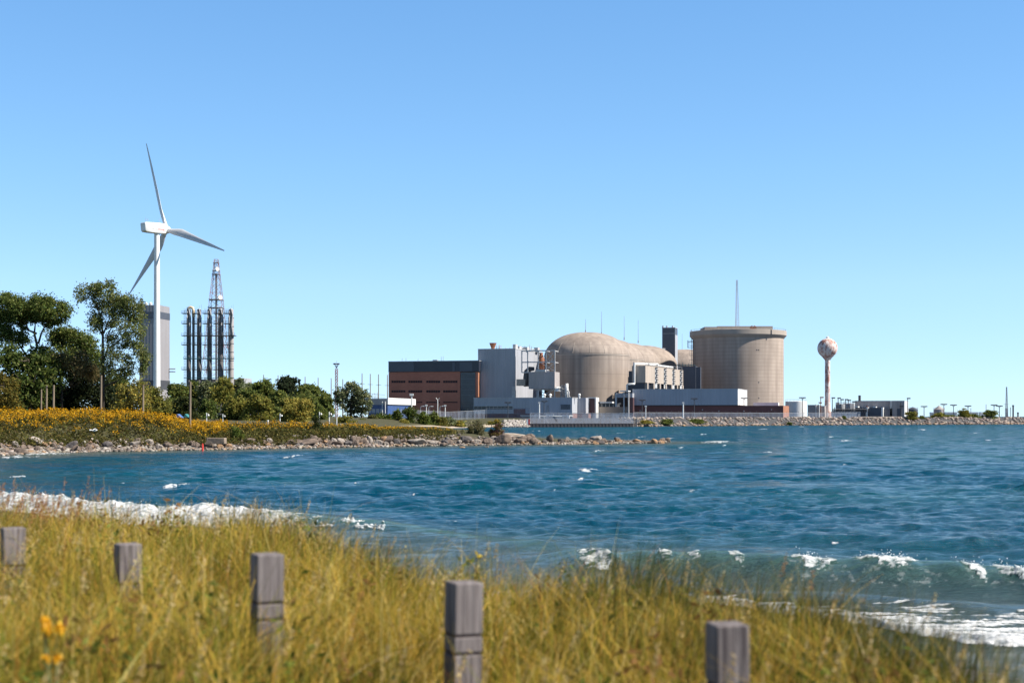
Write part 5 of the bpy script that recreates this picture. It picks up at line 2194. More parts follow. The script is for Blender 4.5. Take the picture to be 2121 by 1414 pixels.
fence([(PX(1098, 428), 428, 1.05), (PX(1312, 437), 437, 1.05)], 3.2, 'grey chain link fence standing along the top of the dark wharf wall', step=2.2, mesh='dense_mesh')
fence([G(1008, 445), G(1098, 440)], 3.3, 'grey chain link fence behind the white beach, left of the wharf')
fence([G(1312, 470), G(1420, 488), G(1540, 510), G(1665, 535)], 1.9, 'long grey chain link fence above the riprap before the brick base', step=3.4)
fence([G(1665, 536), G(1700, 545), G(1775, 560)], 2.0, 'grey chain link fence above the riprap at the foot of the water tower', step=3.4)
fence([G(830, 415), G(930, 432), G(1005, 444)], 2.6, 'faint chain link fence among the shrubs before the brick building', step=4)

# wharf wall
mb = MB()
xa, xb = PX(1096, 426), PX(1311, 436.5)
dx, dy = xb - xa, 10.5
Lw = math.hypot(dx, dy)
aw = math.atan2(dy, dx)
mb.box(0, Lw, 0, 5.5, -1.5, 0.95)
mb.box(-0.05, Lw + 0.05, -0.12, 5.6, 0.95, 1.12)
for i in range(30):
    mb.box(i * Lw / 30, i * Lw / 30 + 0.5, -0.14, 0.02, -1.5, 0.9)
o = mb.build('wharf_wall', 'sheet_pile', loc=(xa, 425.4, 0), rotz=aw)
tag(o, 'long low black sheet pile wharf wall at the far waterline', 'wharf')
mb = MB()
mb.bar((0, 0, 0), (0, 0, 2.4), 0.2, n=8)
o = mb.build('mooring_pile', 'dark_metal', loc=(PX(1318, 440), 440, 0.3))
tag(o, 'short dark pile at the right end of the black wharf wall', 'pile')
t = thing('warning_sign', 'red and white warning board at the left end of the black wharf wall', 'sign', (PX(1094, 424), 424, 0.4))
MB().box(-0.5, 0.5, -0.05, 0.05, 0.5, 2.0).build('board', 'white_paint', t)
MB().box(0.05, 0.5, -0.08, -0.05, 0.5, 2.0).build('red_half', 'red_paint', t)
MB().bar((0, 0.08, -0.3), (0, 0.08, 1.8), 0.06).build('post', 'grey_metal', t)
mb = MB()
for (a, b_) in (((0, 0, 0), (0, 0, 2.6)), ((0, 0, 2.2), (1.6, 0, 0)), ((-1.2, 0, 2.6), (5.4, 0, 2.6))):
    mb.bar(a, b_, 0.1, n=5)
b0 = Vector((PX(1127, 430), 430, 0.7))
o = mb.build('pipe_railing', 'white_metal', loc=b0)
tag(o, 'white pipe railing with a slanting brace on the wharf', 'railing')

# far mast and chimneys over the breakwater
Y = 900
mb = MB()
b0 = Vector((PX(2085, Y), Y, GZ))
h = PZ(801, Y) - GZ
lattice(mb, (0, 0, 0), 1.3, 0.4, h, 14, 0.10, 0.05)
mb.bar((-1.8, 0, PZ(837, Y) - GZ), (1.2, 0, PZ(837, Y) - GZ), 0.12, n=4)
mb.box(-0.7, 0.7, -.6, .6, 0, PZ(845, Y) - GZ)
o = mb.build('radio_mast', 'grey_metal', loc=b0)
tag(o, 'hazy grey radio mast on the skyline at the right edge of the bay', 'mast')
for px, y0, w_, lab in ((2098.5, 838.5, 3.2, 'dark chimney with a capped top beside the hazy radio mast'), (2093, 843.5, 1.2, 'thin pale flue between the hazy radio mast and the chimney'), (2108.5, 853.5, 3, 'short dark stump of a chimney at the far right')):
    mb = MB()
    k = Y / F
    h = PZ(y0, Y) - GZ
    mb.lathe([(w_ * k / 2, 0), (w_ * k / 2, h - 1), (w_ * k * .62, h - 0.9), (w_ * k * .62, h)], 12)
    o = mb.build('chimney_stack', 'dark_metal' if px != 2093 else 'grey_metal', loc=(PX(px, Y), Y, GZ))
    tag(o, lab, 'chimney')
for px, y0, lab in ((2042.5, 837, 'above the left flank of the last round bush'), (2011, 845, 'between the sheds behind the breakwater bushes')):
    Y = 700
    mb = MB()
    mb.bar((0, 0, 0), (0, 0, PZ(y0, Y) - GZ), 0.16, n=5)
    o = mb.build('flag_pole', 'grey_metal', loc=(PX(px, Y), Y, GZ))
    tag(o, 'thin bare pole ' + lab, 'pole')

# ================================================================== ROCKS AND DRIFTWOOD
def rock_mesh(seed, sub=2, flat=0.75, facets=9):
    r = np.random.default_rng(seed)
    bm = bmesh.new()
    bmesh.ops.create_icosphere(bm, subdivisions=sub, radius=1.0)
    V = np.array([v.co[:] for v in bm.verts])
    Fc = np.array([[v.index for v in f.verts] for f in bm.faces])
    bm.free()
    for i in range(facets):
        n = r.normal(size=3)
        n /= np.linalg.norm(n)
        d = r.uniform(0.44, 0.82)
        over = np.clip(V @ n - d, 0, None)
        V = V - over[:, None] * n * 0.98
    V *= 1 + 0.02 * r.normal(size=(len(V), 1))
    V *= np.array([1.0, r.uniform(0.7, 1.0), flat * r.uniform(0.8, 1.1)])
    return V, Fc


ROCK = {}
for kind, flat in (('boulder', 0.85), ('slab', 0.36), ('block', 0.7)):
    for mt in ('stone_pale', 'stone_brown', 'stone_rust', 'stone_dark'):
        L = []
        for j in range(3):
            V, Q = rock_mesh(hash((kind, j)) % 1000 + 3 * j + len(mt), 3, flat, 8 if kind != 'block' else 6)
            o = np_mesh('rock', V, Q, mt)
            L.append(o.data)
            bpy.data.objects.remove(o)
        ROCK[kind, mt] = L

WORD = {'stone_pale': 'pale grey', 'stone_brown': 'brown', 'stone_rust': 'rusty', 'stone_dark': 'dark'}
SHAPE = {'boulder': 'rounded boulder', 'slab': 'flat slab', 'block': 'angular block'}
rr_ = random.Random(5)


def rock(px, py, wpx, hpx, kind, mt, label, group, Y=None, tilt=0.0):
    """a stone whose foot shows at (px, py)"""
    if Y is None:
        ys = np.arange(112, 184, 0.15)
        xs = PX(px, ys)
        gz = np.maximum(ground_h(xs, ys), 0.0)
        pys = HY + (H - gz) * F / ys
        land = np.where(sdist(xs, ys, SHORE) > -0.1)[0]
        i0 = land[0] if len(land) else len(ys) - 1
        if py > pys[i0]:
            Y = H * F / (py - HY)
        else:
            c = np.where(pys[i0:i0 + 90] <= py)[0]
            Y = ys[i0 + (c[0] if len(c) else 60)]
    x = PX(px, Y)
    zg = max(ground_z(x, Y), -0.1)
    k = Y / F
    o = bpy.data.objects.new('rock', rr_.choice(ROCK[kind, mt]))
    COL.objects.link(o)
    s = wpx * k / 2 * 1.3
    hz = hpx * k / 2 * 1.45
    base = {'boulder': 0.85, 'slab': 0.36, 'block': 0.7}[kind]
    o.location = (x, Y, zg + hz * 0.62)
    o.scale = (s, s * rr_.uniform(0.8, 1.1), hz / base)
    o.rotation_euler = (rr_.uniform(-.15, .15), tilt + rr_.uniform(-.12, .12), rr_.uniform(-0.5, 0.5))
    tag(o, label, 'rock', group)
    return o


# stones one can name
BIG = [(70, 923, 24, 19, 'boulder', 'stone_pale', 'biggest pale boulder, on top of the heap at the left end of the shore'), (81, 921, 14, 11, 'boulder', 'stone_pale', 'white stone leaning on the biggest boulder of the left heap'),
       (91, 926, 12, 11, 'boulder', 'stone_rust', 'round tan boulder at the right of the left heap'), (103, 926, 10, 9, 'boulder', 'stone_rust', 'small tan boulder right of the round tan one on the left heap'),
       (50, 924, 12, 8, 'boulder', 'stone_brown', 'brown boulder left below the biggest one of the left heap'), (30, 927, 14, 12, 'block', 'stone_pale', 'upright pale stone at the left end of the left heap'),
       (4, 932, 14, 16, 'boulder', 'stone_brown', 'large brown boulder cut by the left edge of the picture'), (14, 927, 20, 8, 'slab', 'stone_rust', 'tilted rusty slab near the left edge of the shore'),
       (62, 930, 16, 9, 'boulder', 'stone_brown', 'brown boulder under the middle of the left heap'), (41, 940, 34, 12, 'slab', 'stone_brown', 'wide low brown slab at the waterline of the left heap'),
       (146, 931, 28, 13, 'block', 'stone_dark', 'dark sloping block at the waterline right of the driftwood log'), (132, 936, 12, 12, 'block', 'stone_brown', 'brown block left of the dark sloping one'),
       (196, 926, 22, 6, 'slab', 'stone_pale', 'pale layered slab above the orange plank'), (222, 927, 18, 12, 'block', 'stone_dark', 'dark pointed stone right of the orange plank'),
       (282, 924, 24, 12, 'slab', 'stone_pale', 'stack like layered pale stone under the goldenrod mound'), (308, 921, 16, 10, 'block', 'stone_pale', 'white angular stone right of the layered pale one'),
       (518, 917, 22, 11, 'block', 'stone_brown', 'brown block right of the concrete block'), (551, 920, 20, 10, 'boulder', 'stone_brown', 'brown boulder before the light green bush'),
       (607, 921, 34, 10, 'slab', 'stone_brown', 'long brown slab, leftmost of the big slabs before the dark bush'), (638, 921, 38, 11, 'slab', 'stone_brown', 'long brown slab right below the dark bush'),
       (614, 908, 18, 7, 'block', 'stone_pale', 'white block on the grass above the long slabs'), (552, 906, 14, 5, 'slab', 'stone_pale', 'small pale slab in the grass above the shore'),
       (694, 922, 30, 9, 'slab', 'stone_brown', 'low brown slab right of the dark bush'), (720, 922, 24, 10, 'slab', 'stone_dark', 'dark slab between two heaps of the middle spit'),
       (733, 921, 14, 16, 'block', 'stone_brown', 'tall brown block standing in the middle spit'), (764, 918, 13, 15, 'block', 'stone_pale', 'pointed pale block on the middle spit'),
       (776, 914, 10, 9, 'block', 'stone_dark', 'dark block behind the pointed pale one'), (803, 920, 11, 18, 'block', 'stone_brown', 'thin slab tilted up on end in the middle spit'),
       (865, 919, 44, 10, 'slab', 'stone_pale', 'widest pale slab of the middle spit'), (901, 920, 34, 8, 'slab', 'stone_pale', 'pale slab right of the widest one'),
       (963, 917, 24, 12, 'boulder', 'stone_dark', 'dark boulder left of the olive shrub'), (997, 919, 26, 9, 'slab', 'stone_brown', 'brown slab under the olive shrub'),
       (1011, 920, 20, 15, 'block', 'stone_dark', 'dark block right below the olive shrub'), (1041, 920, 32, 17, 'block', 'stone_brown', 'biggest sloping brown block, under the purple flowered clump'),
       (1046, 904, 13, 10, 'block', 'stone_pale', 'pale block at the left end of the white log'), (1079, 920, 22, 13, 'block', 'stone_brown', 'brown block below the white log'), (1097, 912, 20, 12, 'block', 'stone_brown', 'brown block at the right end of the white log'),
       (1110, 916, 14, 9, 'block', 'stone_dark', 'dark stone right of the white log'), (1139, 915, 14, 13, 'block', 'stone_brown', 'pointed brown stone alone on the thin part of the spit'), (1177, 913, 9, 8, 'boulder', 'stone_pale', 'small pale stone standing above its neighbours on the outer spit'),
       (1207, 914, 16, 8, 'block', 'stone_dark', 'dark stone left of the flat topped pale one'), (1235, 913, 24, 11, 'slab', 'stone_pale', 'flat topped pale stone, highest of the outer spit'), (1278, 912, 11, 7, 'boulder', 'stone_dark', 'round dark boulder on the outer spit'),
       (1319, 917, 14, 8, 'boulder', 'stone_rust', 'rust coloured boulder near the tip of the spit'), (1338, 916, 9, 5, 'boulder', 'stone_dark', 'low dark stone before the last one of the spit'), (1370, 917, 18, 6, 'boulder', 'stone_rust', 'last yellow brown stone at the tip of the spit'),
       (956, 927, 12, 4, 'boulder', 'stone_rust', 'rusty stone awash left of the olive shrub'), (1009, 926, 8, 4, 'boulder', 'stone_brown', 'brown stone awash below the olive shrub'), (545, 932, 12, 3, 'slab', 'stone_dark', 'dark flat rock awash before the light green bush'),
       (568, 931, 12, 3, 'slab', 'stone_brown', 'brown flat rock awash right of the dark flat one'), (682, 929, 10, 3, 'slab', 'stone_dark', 'dark rock awash below the dark bush'), (701, 929, 7, 3, 'boulder', 'stone_dark', 'small dark rock awash right of the other one below the dark bush')]
for b_ in BIG:
    rock(b_[0], b_[1], b_[2], b_[3], b_[4], b_[5], b_[6], 'named rocks of the shore', tilt=(-0.5 if 'sloping' in b_[6] else (0.9 if 'tilted up' in b_[6] else 0)))

# the smaller ones between them, told apart only by stretch, shape and colour
base_line = [(0, 942), (60, 942), (100, 941), (150, 937), (200, 934), (260, 931), (330, 930), (400, 930), (470, 929), (550, 927), (640, 926), (700, 925), (800, 924), (900, 924), (1000, 923), (1100, 921), (1200, 920), (1300, 919), (1385, 918)]
stretch = [(0, 130, 'in the heap around the driftwood log'), (130, 260, 'between driftwood log and orange plank'), (260, 410, 'below the goldenrod mound'), (430, 560, 'near the concrete block'), (560, 720, 'around the long slabs'),
           (720, 860, 'on the middle spit'), (860, 1000, 'beside the widest pale slab'), (1000, 1120, 'under the white log'), (1120, 1260, 'on the thin outer spit'), (1260, 1385, 'near the tip of the spit')]
bx_ = np.array([p[0] for p in base_line], float)
by_ = np.array([p[1] for p in base_line], float)
for (a, b_, where) in stretch:
    n = int((b_ - a) / 5.4)
    if a == 260:
        n = int(n * 0.8)
    for i in range(n):
        px = rr_.uniform(a, b_)
        row = rr_.random()
        depth = 14 if px < 130 else (10 if px < 860 else (9 if px < 1100 else 3))
        py = np.interp(px, bx_, by_) - row * depth
        mt = rr_.choices(['stone_pale', 'stone_brown', 'stone_rust', 'stone_dark'], [0.34, 0.40, 0.10 if row > 0.25 else 0.4, 0.2])[0]
        kind = rr_.choices(['boulder', 'slab', 'block'], [0.32, 0.24, 0.44])[0]
        w = rr_.choice([7, 8, 9, 10, 12, 14, 17])
        if px > 1120:
            w = rr_.choice([7, 8, 9, 11, 13])
        h = w * {'boulder': 0.75, 'slab': 0.4, 'block': 0.72}[kind]
        rock(px, py, w, h, kind, mt, 'small %s %s %s' % (WORD[mt], SHAPE[kind], where), 'small rocks %s: %s %s' % (where, WORD[mt], SHAPE[kind]))

# riprap of the far shore: rubble nobody could count
m, nt, b = new_mat('rubble_stone')
at = nd(nt, 'ShaderNodeAttribute', attribute_name='pigment')
f = noise_fac(nt, 1.5, detail=5)
kk = nd(nt, 'ShaderNodeMath', operation='MULTIPLY')
nt.links.new(f, kk.inputs[0])
kk.inputs[1].default_value = 0.4
nt.links.new(mixc(nt, kk.outputs[0], at.outputs['Color'], (0.16, 0.13, 0.11)), b.inputs['Base Color'])
b.inputs['Roughness'].default_value = 0.95
protos = [rock_mesh(50 + i, 1, 0.75, 7) for i in range(7)]
line = [(38.5, 447), (92, 505), (148, 549), (209, 583), (330, 650), (560, 770)]
segs = [(np.array(p), np.array(q)) for p, q in zip(line, line[1:])]
VV, QQ, PP = [], [], []
off = 0


def add_rubble(c, s, pig):
    global off
    V, Q = protos[rng.integers(len(protos))]
    a = rng.uniform(0, 2 * PI)
    M = np.array([[math.cos(a), -math.sin(a), 0], [math.sin(a), math.cos(a), 0], [0, 0, 1]])
    tl = rng.uniform(-0.5, 0.5)
    M2 = np.array([[math.cos(tl), 0, math.sin(tl)], [0, 1, 0], [-math.sin(tl), 0, math.cos(tl)]])
    VV.append((V * s) @ M.T @ M2.T + c)
    QQ.append(Q + off)
    PP.append(np.tile(pig, (len(V), 1)))
    off += len(V)


for (p, q) in segs:
    L = np.linalg.norm(q - p)
    d = (q - p) / L
    nrm = np.array([-d[1], d[0]])
    for i in range(int(L * 6.5)):
        tt = rng.uniform(0, L)
        s_ = rng.uniform(-0.6, 9.5)
        xy = p + d * tt + nrm * s_
        z0 = ground_z(xy[0], xy[1]) if False else 2.6 * float(sstep(np.array((s_ + 0.6) / 9.0)))
        sz = rng.uniform(0.32, 0.82) * (1.0 if xy[1] < 520 else 1.15)
        pg = pigment(1, [(0.33, 0.28, 0.25), (0.25, 0.20, 0.18), (0.16, 0.13, 0.115), (0.38, 0.31, 0.265)], [4, 3, 3, 1.5], 0.12)[0]
        if s_ < 0.5:
            pg = pg * np.array([0.95, 0.75, 0.5])
        add_rubble(np.array([xy[0], xy[1], z0 + 0.12]), np.array([sz * rng.uniform(1, 1.5), sz, sz * 0.75]), pg)
for i in range(420):
    px = rng.uniform(1036, 1097)
    Y = rng.uniform(423.5, 434)
    pg = pigment(1, [(0.45, 0.42, 0.40), (0.36, 0.33, 0.31), (0.27, 0.23, 0.21)], [3, 3, 2], 0.12)[0]
    sz = rng.uniform(0.3, 0.65)
    add_rubble(np.array([PX(px, Y), Y, 0.1 + 2.0 * (Y - 423.5) / 10.5 * sstep(np.array((px - 1032) / 14))]), np.array([sz * 1.2, sz, sz * .75]), pg)
# small stones and shingle lying between the big rocks of the spit
RV, RQ, RP = VV, QQ, PP
VV, QQ, PP, off = [], [], [], 0
front = SHORE[12:23]
segs2 = [(np.array(p), np.array(q)) for p, q in zip(front, front[1:])]
tot = sum(np.linalg.norm(q - p) for p, q in segs2)
for (p, q) in segs2:
    L = np.linalg.norm(q - p)
    d = (q - p) / L
    nrm = np.array([-d[1], d[0]])
    for i in range(int(3600 * L / tot)):
        s_ = rng.uniform(-0.5, 4.2) if rng.uniform() < 0.6 else rng.uniform(-0.5, 1.6)
        xy = p + d * rng.uniform(0, L) + nrm * s_
        sz = rng.uniform(0.10, 0.30) * (1.25 if xy[0] < -36 else 1.0)
        pg = pigment(1, [(0.30, 0.265, 0.235), (0.18, 0.145, 0.12), (0.25, 0.165, 0.10), (0.09, 0.078, 0.07), (0.40, 0.37, 0.34)], [4, 3.5, 1.0 if s_ > 0.8 else 3, 3, 1.0], 0.12)[0]
        z0 = 0.9 * float(sstep(np.array((s_ + 0.5) / 6.0)))
        add_rubble(np.array([xy[0], xy[1], 0.0]), np.array([sz * rng.uniform(1, 1.5), sz, sz * 0.75]), pg)
SV = np.concatenate(VV)
SN = np.array([len(v) for v in VV])
cen = np.array([v.mean(axis=0) for v in VV])
SV[:, 2] += np.repeat(np.maximum(ground_h(cen[:, 0], cen[:, 1]), -0.05) + 0.05, SN)
stones = np_mesh('shore_stones', SV, np.concatenate(QQ), m, pig=np.concatenate(PP))
tag(stones, 'small grey, brown and rusty stones strewn between the rocks along the spit', 'stones', kind='stuff')
VV, QQ, PP = RV, RQ, RP
rip = np_mesh('riprap', np.concatenate(VV), np.concatenate(QQ), m, pig=np.concatenate(PP))
tag(rip, 'long bank of broken grey and pinkish stone along the far shore of the bay', 'riprap', kind='stuff')


def log(pts, rad, mat, label, name='driftwood_log'):
    mb = MB()
    n = len(pts)
    mb.path(pts, rad, 8)
    o = mb.build(name, mat, world=True, loc=tuple(pts[0]), smooth='auto')
    tag(o, label, 'driftwood')
    return o


def Q_(px, py, Y):
    return P(px, py, Y)


mb = MB()
mb.path([P(36, 926, 128), P(42, 924, 128), P(60, 925.5, 128), P(85, 926, 128.5), P(107, 928, 129)], [0.14, 0.19, 0.18, 0.15, 0.08], 8)
mb.path([P(42, 924.5, 128), P(44, 920, 128), P(45, 917, 128)], [0.14, 0.08, 0.02], 6)
mb.path([P(42, 924.5, 128), P(37, 926, 127.8), P(34, 928.5, 127.6)], [0.14, 0.08, 0.03], 6)
o = mb.build('driftwood_log', 'driftwood', world=True, loc=tuple(P(60, 926, 128)), smooth='auto')
tag(o, 'bleached driftwood log with an upturned root on the left rock heap', 'driftwood')
log([P(165, 932, 133), P(190, 931, 133), P(220, 932, 133)], [0.13, 0.14, 0.12], 'orange_wood', 'orange brown driftwood plank at the waterline below the goldenrod mound')
log([P(222, 929, 135), P(270, 929, 136), P(320, 928, 138), P(352, 927, 139)], [0.20, 0.22, 0.2, 0.12], 'driftwood', 'long pale driftwood trunk on the strip of beach below the goldenrod mound')
log([P(1046, 902, 176), P(1065, 903, 176), P(1094, 905, 176)], [0.34, 0.36, 0.24], 'driftwood', 'thick white log lying across the rocks right of the purple clump')
log([P(1092, 905, 174), P(1093.5, 899, 174)], [0.10, 0.05], 'stone_rust', 'short reddish stub sticking up at the right end of the white log', name='wood_stub')

# concrete block and red marker post
b0 = P(446, 919, 139)
mb = MB()
k = 139 / F
mb.box(-19 * k, 19 * k, 0, 0.9, 0, 12.5 * k)
o = mb.build('concrete_block', 'block_concrete', loc=b0, rotz=-0.06)
bv = o.modifiers.new('bevel', 'BEVEL')
bv.width = 0.05
bv.segments = 2
tag(o, 'brown weathered concrete block sunk in the bank behind the red marker', 'concrete block')
Y = 134
k = Y / F
t = thing('marker_post', 'stubby red marker post standing among the waterline stones', 'marker post', (PX(419.5, Y), Y, 0.05))
MB().lathe([(2.1 * k, -0.2), (2.1 * k, 10.5 * k), (1.7 * k, 11.2 * k)], 14).build('post', 'red_paint', t, smooth='auto')
MB().lathe([(1.7 * k, 11.2 * k), (1.9 * k, 12 * k), (1.5 * k, 13.6 * k), (0.3 * k, 14.4 * k)], 14).build('cap', 'red_paint', t, smooth='auto')

# railing, tents and small bits beyond the meadow
Y = 262
mb = MB()
x0, x1 = PX(450, Y), PX(500, Y)
zr = PZ(876, Y)
for i in range(12):
    xx = x0 + (x1 - x0) * i / 11
    mb.bar((xx, Y, 1.2), (xx, Y, zr), 0.06, n=4)
mb.bar((x0, Y, zr), (x1, Y, zr), 0.08, n=4)
o = mb.build('pale_railing', 'white_metal', world=True, loc=(x0, Y, 1.2))
tag(o, 'long pale railing beyond the meadow under the olive tree', 'railing')
mb = MB()
x0, x1 = PX(500, Y), PX(534, Y)
zr = PZ(877, Y)
for i in range(8):
    xx = x0 + (x1 - x0) * i / 7
    mb.bar((xx, Y, 1.2), (xx, Y, zr), 0.06, n=4)
mb.bar((x0, Y, zr), (x1, Y, zr), 0.10, n=4)
o = mb.build('orange_railing', 'orange_wood', world=True, loc=(x0, Y, 1.2))
tag(o, 'orange brown railing continuing right of the pale one', 'railing')
for px, w_, h_, mt, lab in ((372, 11, 8, 'blue_cloth', 'blue beach shelter peeping over the goldenrod slope'), (388, 9, 7, 'teal_cloth', 'teal beach shelter beside the lone timber pole')):
    Y = 190
    k = Y / F
    zb = ground_z(PX(px, Y), Y)
    zt_ = PZ(857, Y) - zb
    t = thing('beach_shelter', lab, 'shelter', (PX(px, Y), Y, zb))
    MB().prism([(-w_ * k * .6, zt_ - h_ * k), (w_ * k * .6, zt_ - h_ * k), (-w_ * k * .2, zt_)], -0.8, 0.8).build('canopy', mt, t)
    mb = MB()
    for sx in (-.5, .5):
        mb.bar((sx * w_ * k, 0, 0), (sx * w_ * k, 0, zt_ - h_ * k + .05), 0.03)
    mb.build('leg', 'white_metal', t)
for px, py, lab in ((555, 874, 'left of the lamp between the olive trees'), (607, 881, 'below the yellow green tree'), (670, 881, 'left of the dark bush lamp pair'), (705, 882, 'right of the rightmost path lamp'), (723, 884, 'on the white beach')):
    Y = 250
    b0 = P(px, py + 3, Y)
    mb = MB()
    mb.lathe([(0.13, -0.4), (0.13, 0.5), (0.15, 0.52), (0.08, 0.62)], 8)
    o = mb.build('bollard', 'white_paint', loc=b0)
    tag(o, 'tiny white bollard ' + lab, 'bollard', 'white bollards by the path')

# gull flying low over the meadow
gY = 128
g0 = P(195.5, 891, gY)
t = thing('gull', 'white gull gliding low before the goldenrod, wings spread and dark tipped', 'bird', g0, R(15))
mb = MB()
mb.path([(-0.26, 0, 0.03), (-0.16, 0, 0.0), (0, 0, -0.03), (0.14, 0, 0.0), (0.22, 0, 0.04), (0.27, 0, 0.045)], [0.035, 0.06, 0.085, 0.07, 0.05, 0.02], 10)
mb.path([(-0.42, 0, 0.03), (-0.3, 0, 0.03), (-0.2, 0, 0.02)], [0.07, 0.055, 0.04], 8)
for s_ in (-1, 1):
    st = [(0.02, 0.06, 0.02, 0.20), (0.06, 0.30, 0.16, 0.20), (0.02, 0.55, 0.13, 0.15), (-0.10, 0.74, 0.06, 0.05)]
    vs = []
    for (x, y, z_, c_) in st:
        vs += [(x + c_ * .5, s_ * y, z_), (x, s_ * y, z_ + 0.02), (x - c_ * .5, s_ * y, z_ - 0.005), (x, s_ * y, z_ - 0.012)]
    fs = []
    for i in range(3):
        for j in range(4):
            fs.append((i * 4 + j, i * 4 + (j + 1) % 4, (i + 1) * 4 + (j + 1) % 4, (i + 1) * 4 + j))
    fs += [(0, 1, 2, 3), (12, 13, 14, 15)]
    mb.add(vs, fs)
mb.build('body', 'feather', t, smooth='auto')
for s_ in (-1, 1):
    MB().add([(-0.02, s_ * 0.66, 0.1), (-0.14, s_ * 0.66, 0.085), (-0.15, s_ * 0.78, 0.04), (-0.02, s_ * 0.66, 0.088)], [(0, 1, 2), (1, 3, 2), (0, 2, 3), (0, 3, 1)]).build('wing_tip', 'dark_metal', t)
MB().bar((0.26, 0, 0.045), (0.33, 0, 0.03), 0.018, 0.004, 6).build('beak', 'beak', t)

# ================================================================== TREES AND SHRUBS
def crown_points(clumps, Y, n_leaf, depth, rs, sub=0.42, k_sub=1.0, fill=None):
    """leaf centres: every clump is filled with tight sub-clusters so that gaps stay between them"""
    pts = []
    if fill:
        clumps = [(a, b_, c, d * fill) for (a, b_, c, d) in clumps]
    area = sum(c[2] * c[3] for c in clumps)
    k = Y / F
    for (px, py, rx, ry) in clumps:
        w = rx * ry / area
        n = max(20, int(n_leaf * w))
        dy = rs.normal() * depth * 0.35
        c = np.array([PX(px, Y), Y + dy, PZ(py, Y)])
        rad = np.array([rx * k, max(rx, ry) * k * 0.9, ry * k])
        ns = max(5, int(k_sub * 14 * (rx * ry) ** 0.5 / 18))
        sc = rs.normal(size=(ns, 3))
        sc /= np.linalg.norm(sc, axis=1)[:, None]
        sc *= rs.uniform(0.35, 0.95, size=(ns, 1))
        ssz = rs.uniform(0.6, 1.25, size=ns)
        idx = rs.integers(0, ns, size=n)
        off = rs.normal(size=(n, 3)) * sub * 0.62 * ssz[idx][:, None]
        off[:, 2] *= 0.75
        q = sc[idx] + off
        pts.append(c + q * rad)
    return np.concatenate(pts)


def tree(name, label, cat, clumps, Y, trunk=None, limbs=None, n_leaf=4000, leaf=0.3, cols=None, w=None, group=None, zb=None, depth=2.0, seed=1, sub=0.42, k_sub=1.0, trunk_r=0.25, bark='bark', aspect=0.55, auto_limbs=True, fill=None):
    rs = np.random.default_rng(seed)
    px0 = trunk[0][0] if trunk else clumps[0][0]
    x0 = PX(px0, Y)
    if zb is None:
        zb = ground_z(x0, Y)
    t = thing(name, label, cat, (x0, Y, zb), 0, group)
    mb = MB()
    if trunk:
        pts = [Vector((x0, Y, zb - 0.3))] + [P(p[0], p[1], Y) for p in trunk[1:]]
    else:
        cz = PZ(clumps[0][1], Y)
        pts = [Vector((x0, Y, zb - 0.3)), Vector((x0, Y, zb + (cz - zb) * 0.5)), Vector((x0, Y, cz))]
    n = len(pts)
    mb.path(pts, [trunk_r * (1 - 0.75 * i / (n - 1)) for i in range(n)], 8)
    if limbs:
        for L in limbs:
            q = [P(p[0], p[1], Y) + Vector((0, rs.normal() * 0.25, 0)) for p in L]
            m_ = len(q)
            mb.path(q, [trunk_r * 0.5 * (1 - 0.8 * i / (m_ - 1)) for i in range(m_)], 6)
    if auto_limbs:
        for (px, py, rx, ry) in clumps:
            c = P(px, py, Y)
            s_ = min(pts[1:], key=lambda p: (p - c).length + max(0, p.z - c.z) * 2)
            for j in range(3):
                e = c + Vector((rs.normal() * rx, rs.normal() * rx, rs.normal() * ry)) * (0.45 * Y / F)
                mid = (s_ + e) * 0.5 + Vector((0, 0, -0.06 * (e - s_).length))
                mb.path([s_, mid, e], [trunk_r * 0.26, trunk_r * 0.17, trunk_r * 0.05], 5)
    mb.build('trunk', bark, t, smooth=True, world=True)
    C = crown_points(clumps, Y, n_leaf, depth, rs, sub, k_sub, fill)
    pg = pigment(len(C), cols, w, 0.2, rs)
    V, Q, pg = leaf_cloud(C, leaf * rs.uniform(0.7, 1.3, size=len(C)), pg, aspect, 0.35, rs)
    np_mesh('crown', V, Q, 'leaves', pig=pg, root=t, world=True)
    return t


DARK = [(0.101, 0.1368, 0.0327), (0.0687, 0.0996, 0.0261), (0.1716, 0.1971, 0.0457), (0.2219, 0.2281, 0.0815)]
DW = [4, 4, 2, 0.7]
POP = [(0.1381, 0.1677, 0.0507), (0.0963, 0.1204, 0.0371), (0.2512, 0.2688, 0.1183), (0.2198, 0.215, 0.0474)]
OLIVE = [(0.2133, 0.205, 0.045), (0.1576, 0.1649, 0.0374), (0.2897, 0.2496, 0.0486)]
YEL = [(0.3291, 0.2761, 0.0591), (0.2438, 0.2293, 0.0551), (0.4021, 0.3159, 0.067)]
MID = [(0.1435, 0.1748, 0.0425), (0.1006, 0.1288, 0.0367), (0.2153, 0.2255, 0.054)]
GREEN = [(0.1283, 0.1688, 0.0351), (0.0945, 0.135, 0.0297), (0.189, 0.2093, 0.0405)]
SILV = [(0.1779, 0.2013, 0.0981), (0.1151, 0.1409, 0.0643), (0.3977, 0.4026, 0.2367)]
BROWN = [(0.169, 0.13, 0.0585), (0.13, 0.1105, 0.0455), (0.234, 0.1885, 0.078)]

